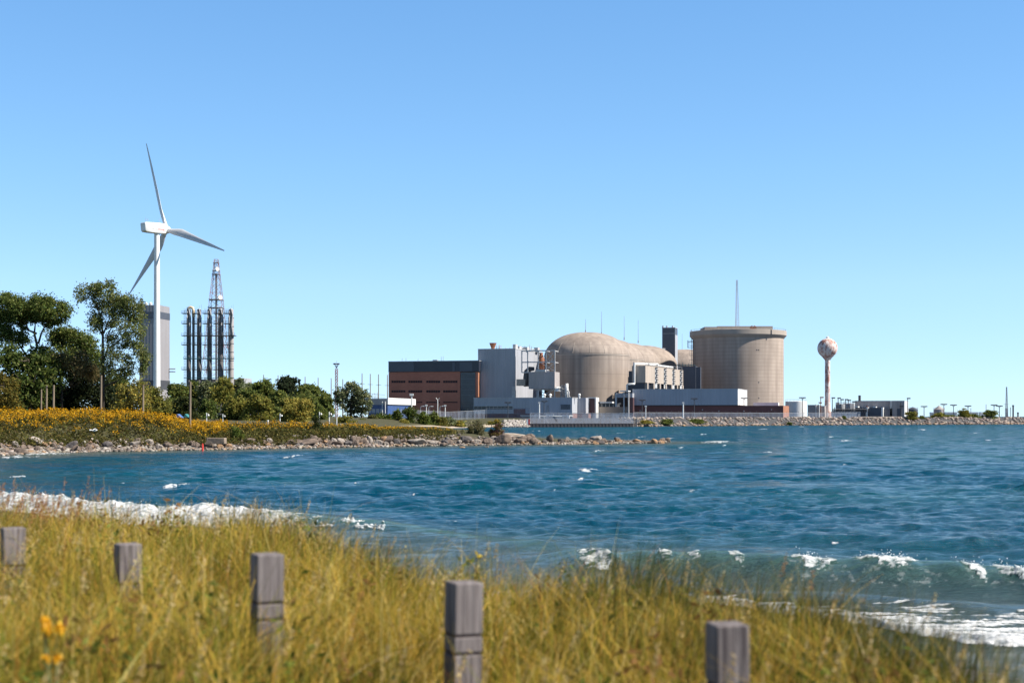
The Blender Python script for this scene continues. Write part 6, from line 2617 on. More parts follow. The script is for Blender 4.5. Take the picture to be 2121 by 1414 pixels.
# --- the big trees at the left
tree('tree', 'tall spreading dark tree with bare forked limbs at the left edge', 'tree',
     [(14, 622, 22, 14), (44, 634, 26, 18), (72, 622, 22, 15), (100, 640, 26, 18), (128, 636, 18, 14), (136, 656, 12, 8), (22, 655, 26, 16), (62, 658, 24, 12), (96, 668, 18, 10), (-12, 650, 22, 22), (8, 690, 24, 16), (40, 700, 24, 14), (120, 668, 10, 6), (30, 634, 20, 16), (84, 648, 22, 16), (58, 645, 26, 14), (112, 654, 18, 10), (46, 672, 14, 8), (100, 626, 14, 10)], 168,
     trunk=[(74, 870), (72, 800), (70, 740), (77, 716), (71, 690), (73, 672)], limbs=[[(72, 690), (62, 684), (54, 672), (48, 650)], [(80, 712), (86, 690), (98, 672), (108, 650)], [(71, 740), (84, 722), (98, 712)], [(70, 760), (48, 725), (27, 695), (22, 668), (5, 655)], [(46, 720), (46, 690), (50, 660)], [(25, 690), (12, 672), (-6, 660)]],
     n_leaf=26000, leaf=0.27, cols=DARK, w=DW, seed=3, fill=1.35, trunk_r=0.30, sub=0.50, auto_limbs=False, k_sub=2.0)
tree('tree', 'dark tree with an arching crown between the spreading tree and the tall slim poplar', 'tree',
     [(112, 696, 20, 12), (132, 688, 22, 12), (152, 700, 22, 14), (172, 706, 18, 16), (188, 722, 16, 18), (120, 712, 18, 10), (160, 728, 26, 20), (196, 745, 14, 20), (96, 730, 16, 14), (140, 745, 30, 18)], 176,
     trunk=[(150, 865), (148, 800), (146, 750), (140, 715)], limbs=[[(142, 720), (132, 708), (120, 702)], [(146, 730), (158, 712), (172, 704)]], n_leaf=17000, leaf=0.27, cols=DARK, w=[4, 3, 3, 1.2], seed=4, fill=1.4, trunk_r=0.3, sub=0.52, k_sub=1.8)
tree('poplar_tree', 'tall slim poplar with an airy crown, just left of the wind turbine tower', 'tree',
     [(176, 612, 15, 14), (194, 606, 18, 14), (212, 600, 16, 12), (232, 610, 18, 14), (250, 624, 18, 14), (268, 622, 14, 12), (286, 632, 14, 14), (206, 628, 22, 14), (236, 640, 24, 16), (190, 660, 16, 14), (206, 672, 16, 14), (262, 650, 22, 16), (284, 658, 16, 16),
      (238, 668, 16, 12), (268, 684, 20, 14), (292, 690, 12, 14), (232, 705, 16, 12), (262, 712, 16, 12), (288, 722, 16, 14), (300, 738, 14, 12), (240, 738, 20, 14), (268, 748, 16, 12), (226, 762, 18, 14), (256, 770, 20, 12), (296, 760, 12, 14), (228, 590, 10, 8), (204, 594, 8, 7)], 164,
     trunk=[(212, 868), (213, 800), (213, 740), (213, 690), (208, 655), (200, 628)], limbs=[[(214, 745), (222, 715), (226, 695), (236, 668), (246, 640)], [(213, 690), (222, 668), (232, 645)], [(208, 655), (214, 636), (218, 612)], [(216, 775), (232, 768), (256, 764), (272, 752), (288, 746)], [(224, 720), (244, 706), (262, 694)], [(213, 700), (206, 680), (198, 664)], [(216, 800), (240, 790), (262, 782)]],
     n_leaf=20000, leaf=0.24, cols=POP, w=[4, 3, 2.2, 1.2], seed=6, fill=1.4, trunk_r=0.24, sub=0.55, k_sub=2.0, auto_limbs=False)
tree('dark_tree', 'dense black green tree filling the gap under the tall spreading tree', 'tree', [(60, 745, 42, 26), (20, 745, 34, 30), (80, 785, 46, 34), (40, 800, 40, 34), (30, 840, 40, 30), (70, 830, 30, 34)], 163, n_leaf=13000, leaf=0.42, cols=DARK, w=[3, 5, 1, 0.4], seed=8, trunk_r=0.4)
tree('dark_tree', 'dense black green conifer like tree before the arching tree, above the orange mound', 'tree', [(160, 770, 46, 26), (185, 800, 46, 36), (150, 830, 44, 36), (210, 835, 36, 34)], 170, n_leaf=13000, leaf=0.36, cols=[(0.030, 0.042, 0.018), (0.022, 0.032, 0.015), (0.055, 0.06, 0.022)], w=[4, 4, 1], seed=9, trunk_r=0.4)
tree('dark_tree', 'dark brush between the three timber poles', 'tree', [(95, 830, 30, 34), (120, 820, 26, 40), (70, 850, 26, 24)], 172, n_leaf=7000, leaf=0.34, cols=[(0.045, 0.055, 0.02), (0.028, 0.038, 0.016), (0.14, 0.12, 0.04)], w=[4, 4, 0.6], seed=10, trunk_r=0.2)
tree('brush_tree', 'brownish half bare tree at the middle of the dark wood', 'tree', [(128, 750, 24, 22), (168, 752, 22, 26), (185, 765, 20, 22)], 166, n_leaf=3000, leaf=0.26, cols=BROWN, w=[3, 3, 2], seed=11, trunk_r=0.2, sub=0.6)
tree('dark_tree', 'dark tree right behind the foot of the tall slim poplar', 'tree', [(240, 800, 28, 26), (236, 835, 30, 28), (262, 815, 22, 22)], 178, n_leaf=7000, leaf=0.36, cols=DARK, w=DW, seed=12, trunk_r=0.3)
tree('thicket_tree', 'pale yellow green thicket with thin pale stems left of the turbine foot', 'tree', [(262, 818, 22, 24), (284, 806, 20, 26), (268, 845, 28, 18), (300, 830, 18, 26)], 160, n_leaf=5200, leaf=0.26, cols=YEL + [(0.075, 0.085, 0.03)], w=[3, 3, 1, 2], seed=13, trunk_r=0.14, sub=0.55, bark='birch_bark')
tree('thicket_tree', 'green brush tree in front of the turbine foot', 'tree', [(318, 818, 18, 20), (330, 838, 24, 20), (310, 846, 20, 16), (340, 848, 18, 14)], 162, n_leaf=5200, leaf=0.26, cols=OLIVE + [(0.06, 0.072, 0.026)], w=[3, 3, 1, 2], seed=14, trunk_r=0.14, sub=0.55, bark='birch_bark')
tree('yellow_shrub_tree', 'mustard green bushy tree at the left edge under the dark wood', 'tree', [(8, 800, 22, 22), (14, 835, 26, 28), (4, 865, 28, 26), (24, 862, 18, 18), (-8, 780, 18, 18)], 146, n_leaf=9000, leaf=0.26, cols=[(0.16, 0.125, 0.025), (0.11, 0.10, 0.022), (0.21, 0.15, 0.03), (0.07, 0.075, 0.02)], w=[3, 3, 1.2, 2], seed=15, trunk_r=0.18, sub=0.5)

# --- the grove between the turbine and the brick building
GROVE = [
    # cx, top, rx, height, Y, cols, leaf, n, name, label
    (372, 794, 24, 50, 390, MID, 'dark_tree', 'dark round tree at the left end of the grove'),
    (402, 788, 24, 55, 395, MID, 'dark_tree', 'dark round tree under the leftmost exhaust stack'),
    (432, 789, 24, 55, 392, SILV, 'birch_tree', 'grey green birch with a white trunk in the left of the grove'),
    (462, 779, 26, 60, 380, OLIVE, 'round_tree', 'olive round tree covering the feet of the right exhaust stacks'),
    (496, 784, 22, 55, 385, SILV, 'round_tree', 'grey green tree right of the olive one under the stacks'),
    (524, 791, 24, 50, 390, MID, 'dark_tree', 'dark tree with a level top below the first bare pole'),
    (556, 788, 24, 55, 392, MID, 'dark_tree', 'dark tree just left of the pointed poplar'),
    (597, 778, 26, 62, 394, [(0.045, 0.062, 0.03), (0.032, 0.045, 0.024), (0.075, 0.09, 0.045)], 'poplar_tree', 'dark pointed poplar, highest in the middle of the grove'),
    (632, 791, 24, 55, 385, MID, 'dark_tree', 'dark tree right of the pointed poplar'),
    (655, 800, 22, 50, 382, MID, 'dark_tree', 'dark tree on the falling right shoulder of the grove'),
    (676, 815, 18, 45, 378, MID, 'dark_tree', 'small dark tree at the right foot of the grove'),
    (352, 822, 22, 50, 330, MID, 'dark_tree', 'low dark tree at the foot of the wind turbine'),
    (384, 818, 28, 56, 322, [(0.06, 0.075, 0.022), (0.045, 0.058, 0.02), (0.09, 0.095, 0.03)], 'round_tree', 'green round tree behind the lone timber pole'),
    (430, 826, 22, 50, 330, DARK, 'dark_tree', 'dark tree behind the leftmost white path lamp'),
    (486, 819, 32, 60, 310, OLIVE, 'round_tree', 'broad olive tree with a domed crown behind the railing'),
    (532, 819, 34, 60, 306, OLIVE, 'round_tree', 'second broad olive tree, right of the first behind the railing'),
    (566, 838, 20, 42, 312, MID, 'dark_tree', 'low dark tree between the olive tree and the yellow green tree'),
    (612, 820, 34, 60, 300, YEL, 'round_tree', 'yellow green willow like tree with a drooping crown in front of the grove'),
    (652, 832, 26, 50, 320, MID, 'dark_tree', 'dark tree behind the dark bush on the spit'),
    (580, 806, 30, 60, 350, MID, 'dark_tree', 'dark tree showing between the olive and the yellow green tree'),
    (515, 804, 26, 50, 360, MID, 'dark_tree', 'shaded tree in the second row above the two broad olive trees'),
    (635, 812, 26, 56, 350, MID, 'dark_tree', 'shaded tree in the second row above the yellow green tree'),
]
for i, (cx, top, rx, ht, Y, cols, nm, lab) in enumerate(GROVE):
    rs = random.Random(100 + i)
    cl = []
    tall = nm == 'poplar_tree'
    for j in range(9):
        a = rs.uniform(0, 2 * PI)
        f = rs.uniform(0.2, 0.75)
        cl.append((cx + rx * f * math.cos(a), top + ht * 0.42 + ht * 0.34 * f * math.sin(a), rx * rs.uniform(0.32, 0.5), ht * rs.uniform(0.18, 0.27)))
    cl.append((cx, top + ht * 0.16, rx * 0.5, ht * 0.16))
    cl.append((cx, top + ht * 0.8, rx * 0.9, ht * 0.26))
    cl.append((cx + rx * .5, top + ht * 0.7, rx * 0.5, ht * 0.26))
    cl.append((cx - rx * .5, top + ht * 0.7, rx * 0.5, ht * 0.26))
    if tall:
        cl += [(cx + d, top + 4 + abs(d) * 0.45, 4, 7) for d in (-20, -13, -6, 1, 8, 15, 22)]
    tr = [(cx, 870), (cx, top + ht * 0.6), (cx, top + ht * 0.3)]
    tree(nm, lab, 'tree', cl, Y, trunk=tr, n_leaf=7500, leaf=0.62 * Y / 380, cols=cols, w=[3, 3, 1.4], seed=200 + i, trunk_r=0.4, sub=0.46, k_sub=1.4, auto_limbs=(nm == 'birch_tree'), bark='birch_bark' if nm == 'birch_tree' else 'bark', depth=3, group='trees of the grove')

cl = [(715, 812, 18, 16), (738, 806, 18, 14), (752, 822, 16, 16), (706, 832, 18, 18), (730, 830, 22, 18), (752, 842, 18, 16), (722, 848, 20, 14), (742, 852, 18, 12), (700, 818, 12, 12), (726, 796, 12, 9), (764, 832, 8, 12)]
tree('silver_poplar', 'big silvery poplar standing alone left of the brick building', 'tree', cl, 400, trunk=[(727, 872), (727, 840), (728, 812)], n_leaf=6500, leaf=0.62, cols=SILV, w=[3, 2.4, 1.6], seed=300, trunk_r=0.4, sub=0.40, k_sub=1.5)
SHRUBS = [(716, 860, 22, 26, 300, OLIVE, 'low olive bush left of the foot of the silvery poplar'), (748, 866, 18, 22, 380, MID, 'low dark bush under the silvery poplar'), (770, 857, 14, 28, 395, [(0.12, 0.12, 0.04), (0.09, 0.10, 0.032), (0.16, 0.15, 0.05)], 'pale brown green bush before the entrance building'),
          (788, 854, 14, 30, 402, GREEN, 'bright green bush before the entrance building'), (806, 858, 14, 28, 400, GREEN, 'bright green bush left of the tallest one before the brick wall'), (824, 848, 14, 36, 402, GREEN, 'bright green bush leaning on the tallest one before the brick wall'),
          (850, 840, 20, 44, 398, [(0.07, 0.10, 0.022), (0.05, 0.075, 0.018), (0.11, 0.13, 0.028)], 'tallest green bush before the brick wall'), (876, 852, 16, 34, 400, GREEN, 'green bush right of the tallest one before the brick wall'), (897, 852, 14, 34, 404, MID, 'dark green bush before the right part of the brick wall'),
          (915, 862, 14, 24, 404, [(0.16, 0.15, 0.035), (0.11, 0.12, 0.03), (0.20, 0.17, 0.04)], 'yellowish bush before the right end of the brick wall'), (930, 862, 14, 22, 410, SILV, 'grey green bush below the glazed corner'), (948, 870, 14, 16, 410, YEL, 'tan bush by the white beach'), (958, 872, 10, 12, 412, GREEN, 'small green bush at the right end of the white beach'),
          (836, 868, 12, 18, 392, YEL, 'small yellow bush at the foot of the tallest one'), (1030, 868, 8, 10, 424, [(0.35, 0.24, 0.03), (0.22, 0.18, 0.04), (0.12, 0.12, 0.03)], 'golden bush behind the purple flowered clump'), (1018, 872, 8, 8, 424, YEL, 'low green yellow bush left of the golden one'),
          (1382, 868, 14, 9, 462, MID, 'dark green bush on the riprap, left of the long one'), (1440, 868, 18, 8, 478, MID, 'long dark green bush on the riprap before the brick base'), (1338, 870, 14, 7, 452, YEL, 'yellow weeds on the riprap near the wharf end'), (1635, 874, 6, 5, 500, MID, 'tiny bush low on the riprap under the white tank'),
          (1748, 861, 4, 6, 540, MID, 'tiny dark bush on the riprap right of the water tower'), (1891, 850, 13, 20, 560, OLIVE, 'round olive bush at the right end of the cream kerb'), (1945, 855, 18, 15, 575, OLIVE, 'low olive bushes below the pointed grey tank'), (1996, 846, 15, 24, 580, OLIVE, 'tallest round bush on the breakwater'),
          (2016, 858, 16, 12, 582, MID, 'low dark bush right of the tallest breakwater bush'), (2052, 849, 17, 18, 585, MID, 'last dark round bush on the breakwater'), (1968, 859, 14, 10, 580, MID, 'low dark bush left of the tallest breakwater bush'), (1910, 861, 6, 6, 565, MID, 'very small dark bush between the two bushes left of the pointed tank')]
for i, (cx, top, rx, ht, Y, cols, lab) in enumerate(SHRUBS):
    rs = random.Random(400 + i)
    cl = [(cx + rs.uniform(-.55, .55) * rx, top + ht * rs.uniform(0.3, 0.6), rx * rs.uniform(0.35, 0.55), ht * rs.uniform(0.22, 0.32)) for j in range(6)]
    cl += [(cx, top + ht * 0.2, rx * 0.5, ht * 0.2), (cx, top + ht * 0.78, rx * 0.95, ht * 0.26)]
    tree('shrub', lab, 'shrub', cl, Y, trunk=[(cx, top + ht), (cx, top + ht * .7), (cx, top + ht * .45)], n_leaf=2200 if rx > 9 else 700, leaf=0.50 * Y / 400, cols=cols, w=[3, 3, 1.4], seed=420 + i, trunk_r=0.12, sub=0.5, k_sub=1.3, auto_limbs=False, depth=1.0)

# --- shrubs on the spit
tree('shrub', 'olive grey shrub alone near the middle of the rocky spit', 'shrub', [(976, 884, 9, 9), (990, 880, 9, 9), (986, 893, 13, 10), (976, 900, 9, 8), (996, 892, 8, 9), (988, 905, 10, 6)], 172, trunk=[(988, 914), (987, 904), (986, 892)], n_leaf=5200, leaf=0.17, cols=[(0.17, 0.16, 0.075), (0.12, 0.115, 0.055), (0.27, 0.25, 0.15)], w=[3, 3, 2], seed=500, trunk_r=0.06, sub=0.6, depth=.4, fill=1.15)
tree('loosestrife', 'purple flowered clump right of the olive grey shrub on the spit', 'plant', [(1030, 882, 7, 7), (1035, 888, 8, 8), (1024, 892, 8, 8), (1018, 898, 8, 6), (1030, 900, 12, 7)], 172, trunk=[(1026, 910), (1026, 900), (1028, 892)], n_leaf=3400, leaf=0.15, cols=[(0.14, 0.13, 0.035), (0.18, 0.145, 0.035), (0.24, 0.085, 0.13)], w=[3, 2, 2.4], seed=501, trunk_r=0.04, sub=0.55, depth=.4)
tree('shrub', 'dark green upright bush standing at the waterline of the spit', 'shrub', [(656, 876, 8, 12), (650, 890, 11, 12), (664, 892, 11, 12), (656, 904, 15, 9), (660, 884, 9, 9), (652, 866, 5, 8)], 158, trunk=[(657, 914), (657, 900), (656, 885)], n_leaf=4200, leaf=0.17, cols=[(0.045, 0.06, 0.018), (0.032, 0.045, 0.014), (0.08, 0.09, 0.024)], w=[3, 3, 1], seed=502, trunk_r=0.06, sub=0.5, depth=.4)
tree('shrub', 'light green bush right of the concrete block', 'shrub', [(490, 890, 9, 9), (484, 900, 10, 9), (496, 903, 10, 9), (490, 912, 12, 7)], 146, trunk=[(490, 918), (490, 908), (490, 898)], n_leaf=2600, leaf=0.14, cols=GREEN, w=[3, 3, 1.5], seed=503, trunk_r=0.04, sub=0.5, depth=.4)


# ================================================================== MEADOW ON THE SPIT
def meadow(n, seed):
    rs = np.random.default_rng(seed)
    x = rs.uniform(-62, 0.5, n)
    y = rs.uniform(118, 208, n)
    ok = np.abs(x) < 0.375 * y + 2
    x, y = x[ok], y[ok]
    sd = sdist(x, y, SHORE)
    dens = np.where(x > -9, 0.55, 1.0) * (0.55 + 0.45 * fbm(x, y, 7, 91, 2))
    lim = np.where(x < -22, 1.9, 1.9) + np.where(x > -9, 0.5, 0)
    ok = (sd > lim) & (x < -7.5 + rs.normal(size=len(x))) & (rs.uniform(size=len(x)) < np.clip(dens + 0.35, 0, 1)) & (y < np.where(x < -0.2 * y, 200, 178))
    return x[ok], y[ok], sd[ok], rs


mx_, my_, msd, rs = meadow(64000, 17)
gz_ = ground_h(mx_, my_, msd)
clumpy = fbm(mx_, my_, 3.2, 92, 3)
tall = 0.62 + 0.25 * sstep((msd - 3) / 6) + 0.28 * clumpy * (1 + (mx_ < -22)) + 0.1 * rs.normal(size=len(mx_))
tall = np.clip(tall, 0.22, 1.6) * np.where(mx_ > -17, 0.62, 1.0)
yel = np.where(mx_ < -0.2 * my_, sstep((msd - 4.6 + 3.0 * clumpy) / 5.0), 0.34 * sstep((msd - 7.5 + 2.5 * clumpy) / 4.0))
yel *= np.where(mx_ > -13, 0.55, 1.0) * (0.75 + 0.35 * fbm(mx_, my_, 1.7, 93, 2))
isy = rs.uniform(size=len(mx_)) < np.clip(yel, 0, 1)
reps = 6
cx = np.repeat(mx_, reps) + rs.normal(size=len(mx_) * reps) * 0.13
cy = np.repeat(my_, reps) + rs.normal(size=len(mx_) * reps) * 0.13
ft = np.tile(np.linspace(0.12, 0.86, reps), len(mx_))
cz = np.repeat(gz_, reps) + ft * np.repeat(tall, reps)
C = np.stack([cx, cy, cz], axis=1)
tone = np.repeat(fbm(mx_, my_, 5.0, 95, 3), reps)
g = pigment(len(C), [(0.115, 0.108, 0.027), (0.075, 0.080, 0.022), (0.165, 0.13, 0.038), (0.06, 0.05, 0.02)], [3, 3, 1.6, 1.2], 0.2, rs)
g *= (1 + 0.35 * tone)[:, None]
V1, Q1, p1 = leaf_cloud(C, 0.28 * rs.uniform(0.7, 1.3, len(C)), np.clip(g, 0.01, 1), 0.42, 0.1, rs)
yi = np.where(isy)[0]
r2 = 7
cy2 = np.stack([np.repeat(mx_[yi], r2) + rs.normal(size=len(yi) * r2) * 0.14, np.repeat(my_[yi], r2) + rs.normal(size=len(yi) * r2) * 0.14, np.repeat(gz_[yi] + tall[yi] * 0.93, r2) + rs.normal(size=len(yi) * r2) * 0.10], axis=1)
yp = pigment(len(cy2), [(0.66, 0.35, 0.014), (0.54, 0.27, 0.012), (0.40, 0.235, 0.018), (0.72, 0.43, 0.025)], [3, 2.5, 1.5, 1.2], 0.15, rs)
V2, Q2, p2 = leaf_cloud(cy2, 0.14 * rs.uniform(0.7, 1.4, len(cy2)), yp, 0.7, 0.5, rs)
mead = np_mesh('goldenrod_meadow', np.concatenate([V1, V2]), np.concatenate([Q1, Q2 + len(V1)]), 'leaves', pig=np.concatenate([p1, p2]))
tag(mead, 'wild meadow of olive weeds with orange yellow goldenrod on top, covering the spit behind the rocks', 'meadow', kind='stuff')


# ================================================================== POSTS IN THE DUNE GRASS
def make_post(label):
    h = 1.35
    t = thing('timber_post', label, 'post', (0, 0, 0), 0, 'row of square timber posts')
    w = 0.0735
    cuts = [(0.0, h - 0.344 - 0.006), (h - 0.344 + 0.006, h - 0.256 - 0.006), (h - 0.256 + 0.006, h)]
    for i, (z0, z1) in enumerate(cuts):
        bm = bmesh.new()
        ret = bmesh.ops.create_cube(bm, size=1.0)
        for v in bm.verts:
            v.co = Vector((v.co.x * 2 * w, v.co.y * 2 * w, z0 + (v.co.z + 0.5) * (z1 - z0)))
        bmesh.ops.bevel(bm, geom=list(bm.edges), offset=0.009, segments=3, profile=0.6, affect='EDGES')
        me = bpy.data.meshes.new('shaft' if i < 2 else 'head')
        bm.to_mesh(me)
        bm.free()
        me.materials.append(MAT['grey_timber'])
        o = bpy.data.objects.new('shaft' if i < 2 else 'head', me)
        COL.objects.link(o)
        o.parent = t
    for z_ in (h - 0.344, h - 0.256):
        MB().box(-w * .93, w * .93, -w * .93, w * .93, z_ - 0.0075, z_ + 0.0075).build('groove', 'groove_dark', t)
    return t


plist = [(27, 1092, 9.7, 'leftmost square grey post, cut by the left edge of the picture', R(28)), (264.5, 1125, 9.2, 'second square grey post from the left in the dune grass', R(29)), (553.5, 1146, 7.6, 'middle square grey post, below the left breaker end', R(26)),
         (961, 1204, 7.0, 'square grey post with both grooves clear of the grass', R(24)), (1506, 1290, 6.1, 'nearest and largest square grey post, showing only its head', R(12))]
post0 = make_post(plist[0][3])
for i, (px, py, Y, lab, rz) in enumerate(plist):
    loc = (PX(px, Y), Y, PZ(py, Y) - 1.35)
    if i == 0:
        post0.location = loc
        post0.rotation_euler = (0, 0, rz)
    else:
        o = dup(post0, loc, rz, lab)
        tx_, ty_ = rr_.uniform(-.012, .012), rr_.uniform(-.015, .015)
        o.rotation_euler = (tx_, ty_, rz)
        top_ = o.rotation_euler.to_matrix() @ Vector((0, 0, 1.35))
        o.location = (loc[0] - top_.x, loc[1] - top_.y, loc[2])


# ================================================================== DUNE GRASS
def blades(x, y, z, h, w, lean_a, lean, cols):
    """curved grass blades: 5 cross sections each"""
    n = len(x)
    T = np.array([0, 0.3, 0.58, 0.82, 1.0])
    cxv, syv = np.cos(lean_a), np.sin(lean_a)
    pa = rng.uniform(0, 2 * PI, n)
    wx_, wy_ = np.cos(pa), np.sin(pa)
    V = np.zeros((n, len(T), 2, 3))
    for i, t in enumerate(T):
        d = lean * h * t ** 2
        zz = h * (t - 0.28 * lean * t ** 2)
        ww = w * (1 - t ** 1.6) * 0.5 + 0.0004
        bx, by = x + d * cxv, y + d * syv
        V[:, i, 0] = np.stack([bx - wx_ * ww, by - wy_ * ww, z + zz], axis=1)
        V[:, i, 1] = np.stack([bx + wx_ * ww, by + wy_ * ww, z + zz], axis=1)
    V = V.reshape(-1, 3)
    base = np.arange(n)[:, None] * 10
    Q = np.concatenate([base + np.array([2 * i, 2 * i + 1, 2 * i + 3, 2 * i + 2])[None] for i in range(4)], axis=0)
    return V, Q, np.repeat(cols, 10, axis=0)


def sample_dune(n, y0, y1, pad=1.2):
    y = np.sqrt(rng.uniform(y0 ** 2, y1 ** 2, n))
    x = rng.uniform(-1, 1, n) * (0.385 * y + pad)
    d = sdist(x, y, DUNE)
    return x, y, d


GV, GQ, GP = [], [], []
goff = 0


def push(V, Q, p):
    global goff
    GV.append(V)
    GQ.append(Q + goff)
    GP.append(p)
    goff += len(V)


# fine arching golden grass everywhere on the dune
x, y, d = sample_dune(330000, 3.2, 18.5)
ok = d > -0.15 + 0.25 * rng.normal(size=len(x)) * 0.6
x, y, d = x[ok], y[ok], d[ok]
n = len(x)
patch = fbm(x, y, 1.6, 120, 3)
patch2 = fbm(x, y, 0.5, 121, 3)
patch3 = fbm(x, y, 3.5, 122, 2)
h = (0.56 + 0.10 * patch + 0.11 * patch2) * rng.uniform(0.6, 1.2, n)
# a share of the blades is gathered in tufts of one colour and one lean
nt_ = 7000
tfx, tfy, tfd = sample_dune(nt_, 3.2, 18.5)
keep = rng.uniform(size=n) < 0.62
ti = rng.integers(0, nt_, n)
gxn, gyn = tfx[ti] + rng.normal(size=n) * 0.055, tfy[ti] + rng.normal(size=n) * 0.055
use = keep & (tfd[ti] > 0.05)
x = np.where(use, gxn, x)
y = np.where(use, gyn, y)
d = np.where(use, tfd[ti], d)
tone_t = rng.normal(size=nt_)
h *= np.where(use, (1 + 0.22 * rng.normal(size=nt_))[ti].clip(0.5, 1.5), 0.82)
h *= np.where(d < 0.5, 0.82 + 0.25 * rng.uniform(size=n), 1.0)
# trodden, shorter grass round the posts and along their line
for (px, py, Y, lab, rz) in plist:
    qx, qy = PX(px, Y), Y
    near = np.exp(-(((x - qx) / 0.30) ** 2 + ((y - qy + 0.35) / 0.65) ** 2))
    h *= 1 + (-0.30 if Y < 7.2 else 0.30) * near
la = np.where(use, (rng.uniform(0, 2 * PI, nt_))[ti] + 0.7 * rng.normal(size=n), rng.normal(size=n) * 0.8 + 0.35 + 2.2 * patch + 1.6 * patch2)
lean = np.clip(0.62 + 0.36 * rng.normal(size=n) + 0.45 * patch2, 0.0, 1.35)
straw = np.array([[0.60, 0.385, 0.072], [0.44, 0.295, 0.050], [0.72, 0.56, 0.20], [0.29, 0.26, 0.034], [0.165, 0.175, 0.022], [0.075, 0.092, 0.015], [0.46, 0.20, 0.052]])
mixg = np.clip(0.44 + 0.60 * patch + 0.35 * patch2 + 0.2 * patch3 + np.where(use, 0.38 * tone_t[ti], 0) - 0.10 * sstep((x + 0.3) / 2.5), 0.03, 0.97)
u = rng.uniform(size=n)
ci = np.where(u < mixg * 0.30, 0, np.where(u < mixg * 0.62, 1, np.where(u < mixg * 0.78, 2, np.where(u < mixg, 3, np.where(u < mixg + (1 - mixg) * 0.52, 4, np.where(u < mixg + (1 - mixg) * 0.88, 5, 6))))))
col = straw[ci] * (1 + 0.18 * rng.normal(size=(n, 1)))
V, Q, p = blades(x, y, ground_h(x, y) - 0.02, h, rng.uniform(0.0030, 0.0062, n), la, lean, np.clip(col, 0.01, 0.9))
push(V, Q, p)
# taller upright dark green marram along the beach edge, in tufts
tx, ty, td = sample_dune(1500, 5.0, 16.5)
ok = (td > -0.25) & (td < 1.3) & ((tx > 0.2) | (rng.uniform(size=len(tx)) < 0.22))
tx, ty = tx[ok], ty[ok]
m_ = 34
x = np.repeat(tx, m_) + rng.normal(size=len(tx) * m_) * 0.09
y = np.repeat(ty, m_) + rng.normal(size=len(tx) * m_) * 0.09
n = len(x)
hh = np.repeat(rng.uniform(0.46, 0.68, len(tx)), m_) * rng.uniform(0.65, 1.12, n)
c2 = np.array([[0.075, 0.090, 0.020], [0.050, 0.066, 0.018], [0.13, 0.125, 0.028], [0.24, 0.18, 0.05], [0.20, 0.085, 0.035]])
col = c2[rng.choice(5, n, p=[0.36, 0.28, 0.2, 0.11, 0.05])] * (1 + 0.15 * rng.normal(size=(n, 1)))
V, Q, p = blades(x, y, ground_h(x, y) - 0.02, hh, rng.uniform(0.003, 0.0055, n), rng.normal(size=n) * 0.7 + 0.3, np.clip(0.22 + 0.16 * rng.normal(size=n), 0, 0.8), np.clip(col, 0.01, 0.9))
push(V, Q, p)
# a dark spiky tuft that breaks the skyline of the dune near (1690, 1220) and one near (1370, 1170)
for (px, Y, rad, cnt, hm) in ((1672, 8.9, 0.16, 700, 0.56), (1600, 9.1, 0.25, 500, 0.52), (1370, 10.2, 0.30, 500, 0.58), (1430, 10.0, 0.3, 350, 0.52), (1950, 7.2, 0.25, 400, 0.50), (500, 14.0, 0.22, 450, 0.58), (470, 14.1, 0.35, 350, 0.50), (640, 13.2, 0.4, 300, 0.5), (860, 11.3, 0.4, 350, 0.46), (800, 11.7, 0.3, 300, 0.48), (1820, 7.9, 0.3, 400, 0.50)):
    x = PX(px, Y) + rng.normal(size=cnt) * rad
    y = Y + rng.normal(size=cnt) * rad
    col = c2[rng.choice(5, cnt, p=[0.36, 0.34, 0.2, 0.06, 0.04])] * (1 + 0.15 * rng.normal(size=(cnt, 1)))
    V, Q, p = blades(x, y, ground_h(x, y) - 0.02, (hm + 0.09) * rng.uniform(0.6, 1.15, cnt), rng.uniform(0.003, 0.006, cnt), rng.normal(size=cnt) * 0.6 + 0.1, np.clip(0.25 + 0.15 * rng.normal(size=cnt), 0, 0.8), np.clip(col, 0.01, 0.9))
    push(V, Q, p)
# long pale dead stalks lying over the grass
x, y, d = sample_dune(900, 3.5, 15)
ok = d > 0.2
x, y = x[ok], y[ok]
n = len(x)
V, Q, p = blades(x, y, ground_h(x, y) + 0.05, rng.uniform(0.35, 0.6, n), rng.uniform(0.003, 0.006, n), rng.uniform(0, 2 * PI, n), rng.uniform(0.5, 1.2, n), np.clip(np.array([0.62, 0.50, 0.30]) * (1 + 0.2 * rng.normal(size=(n, 1))), 0.02, 0.9))
push(V, Q, p)
grass = np_mesh('dune_grass', np.concatenate(GV), np.concatenate(GQ), 'blades', pig=np.concatenate(GP))
tag(grass, 'thick golden and green dune grass covering the whole near bank', 'grass', kind='stuff')

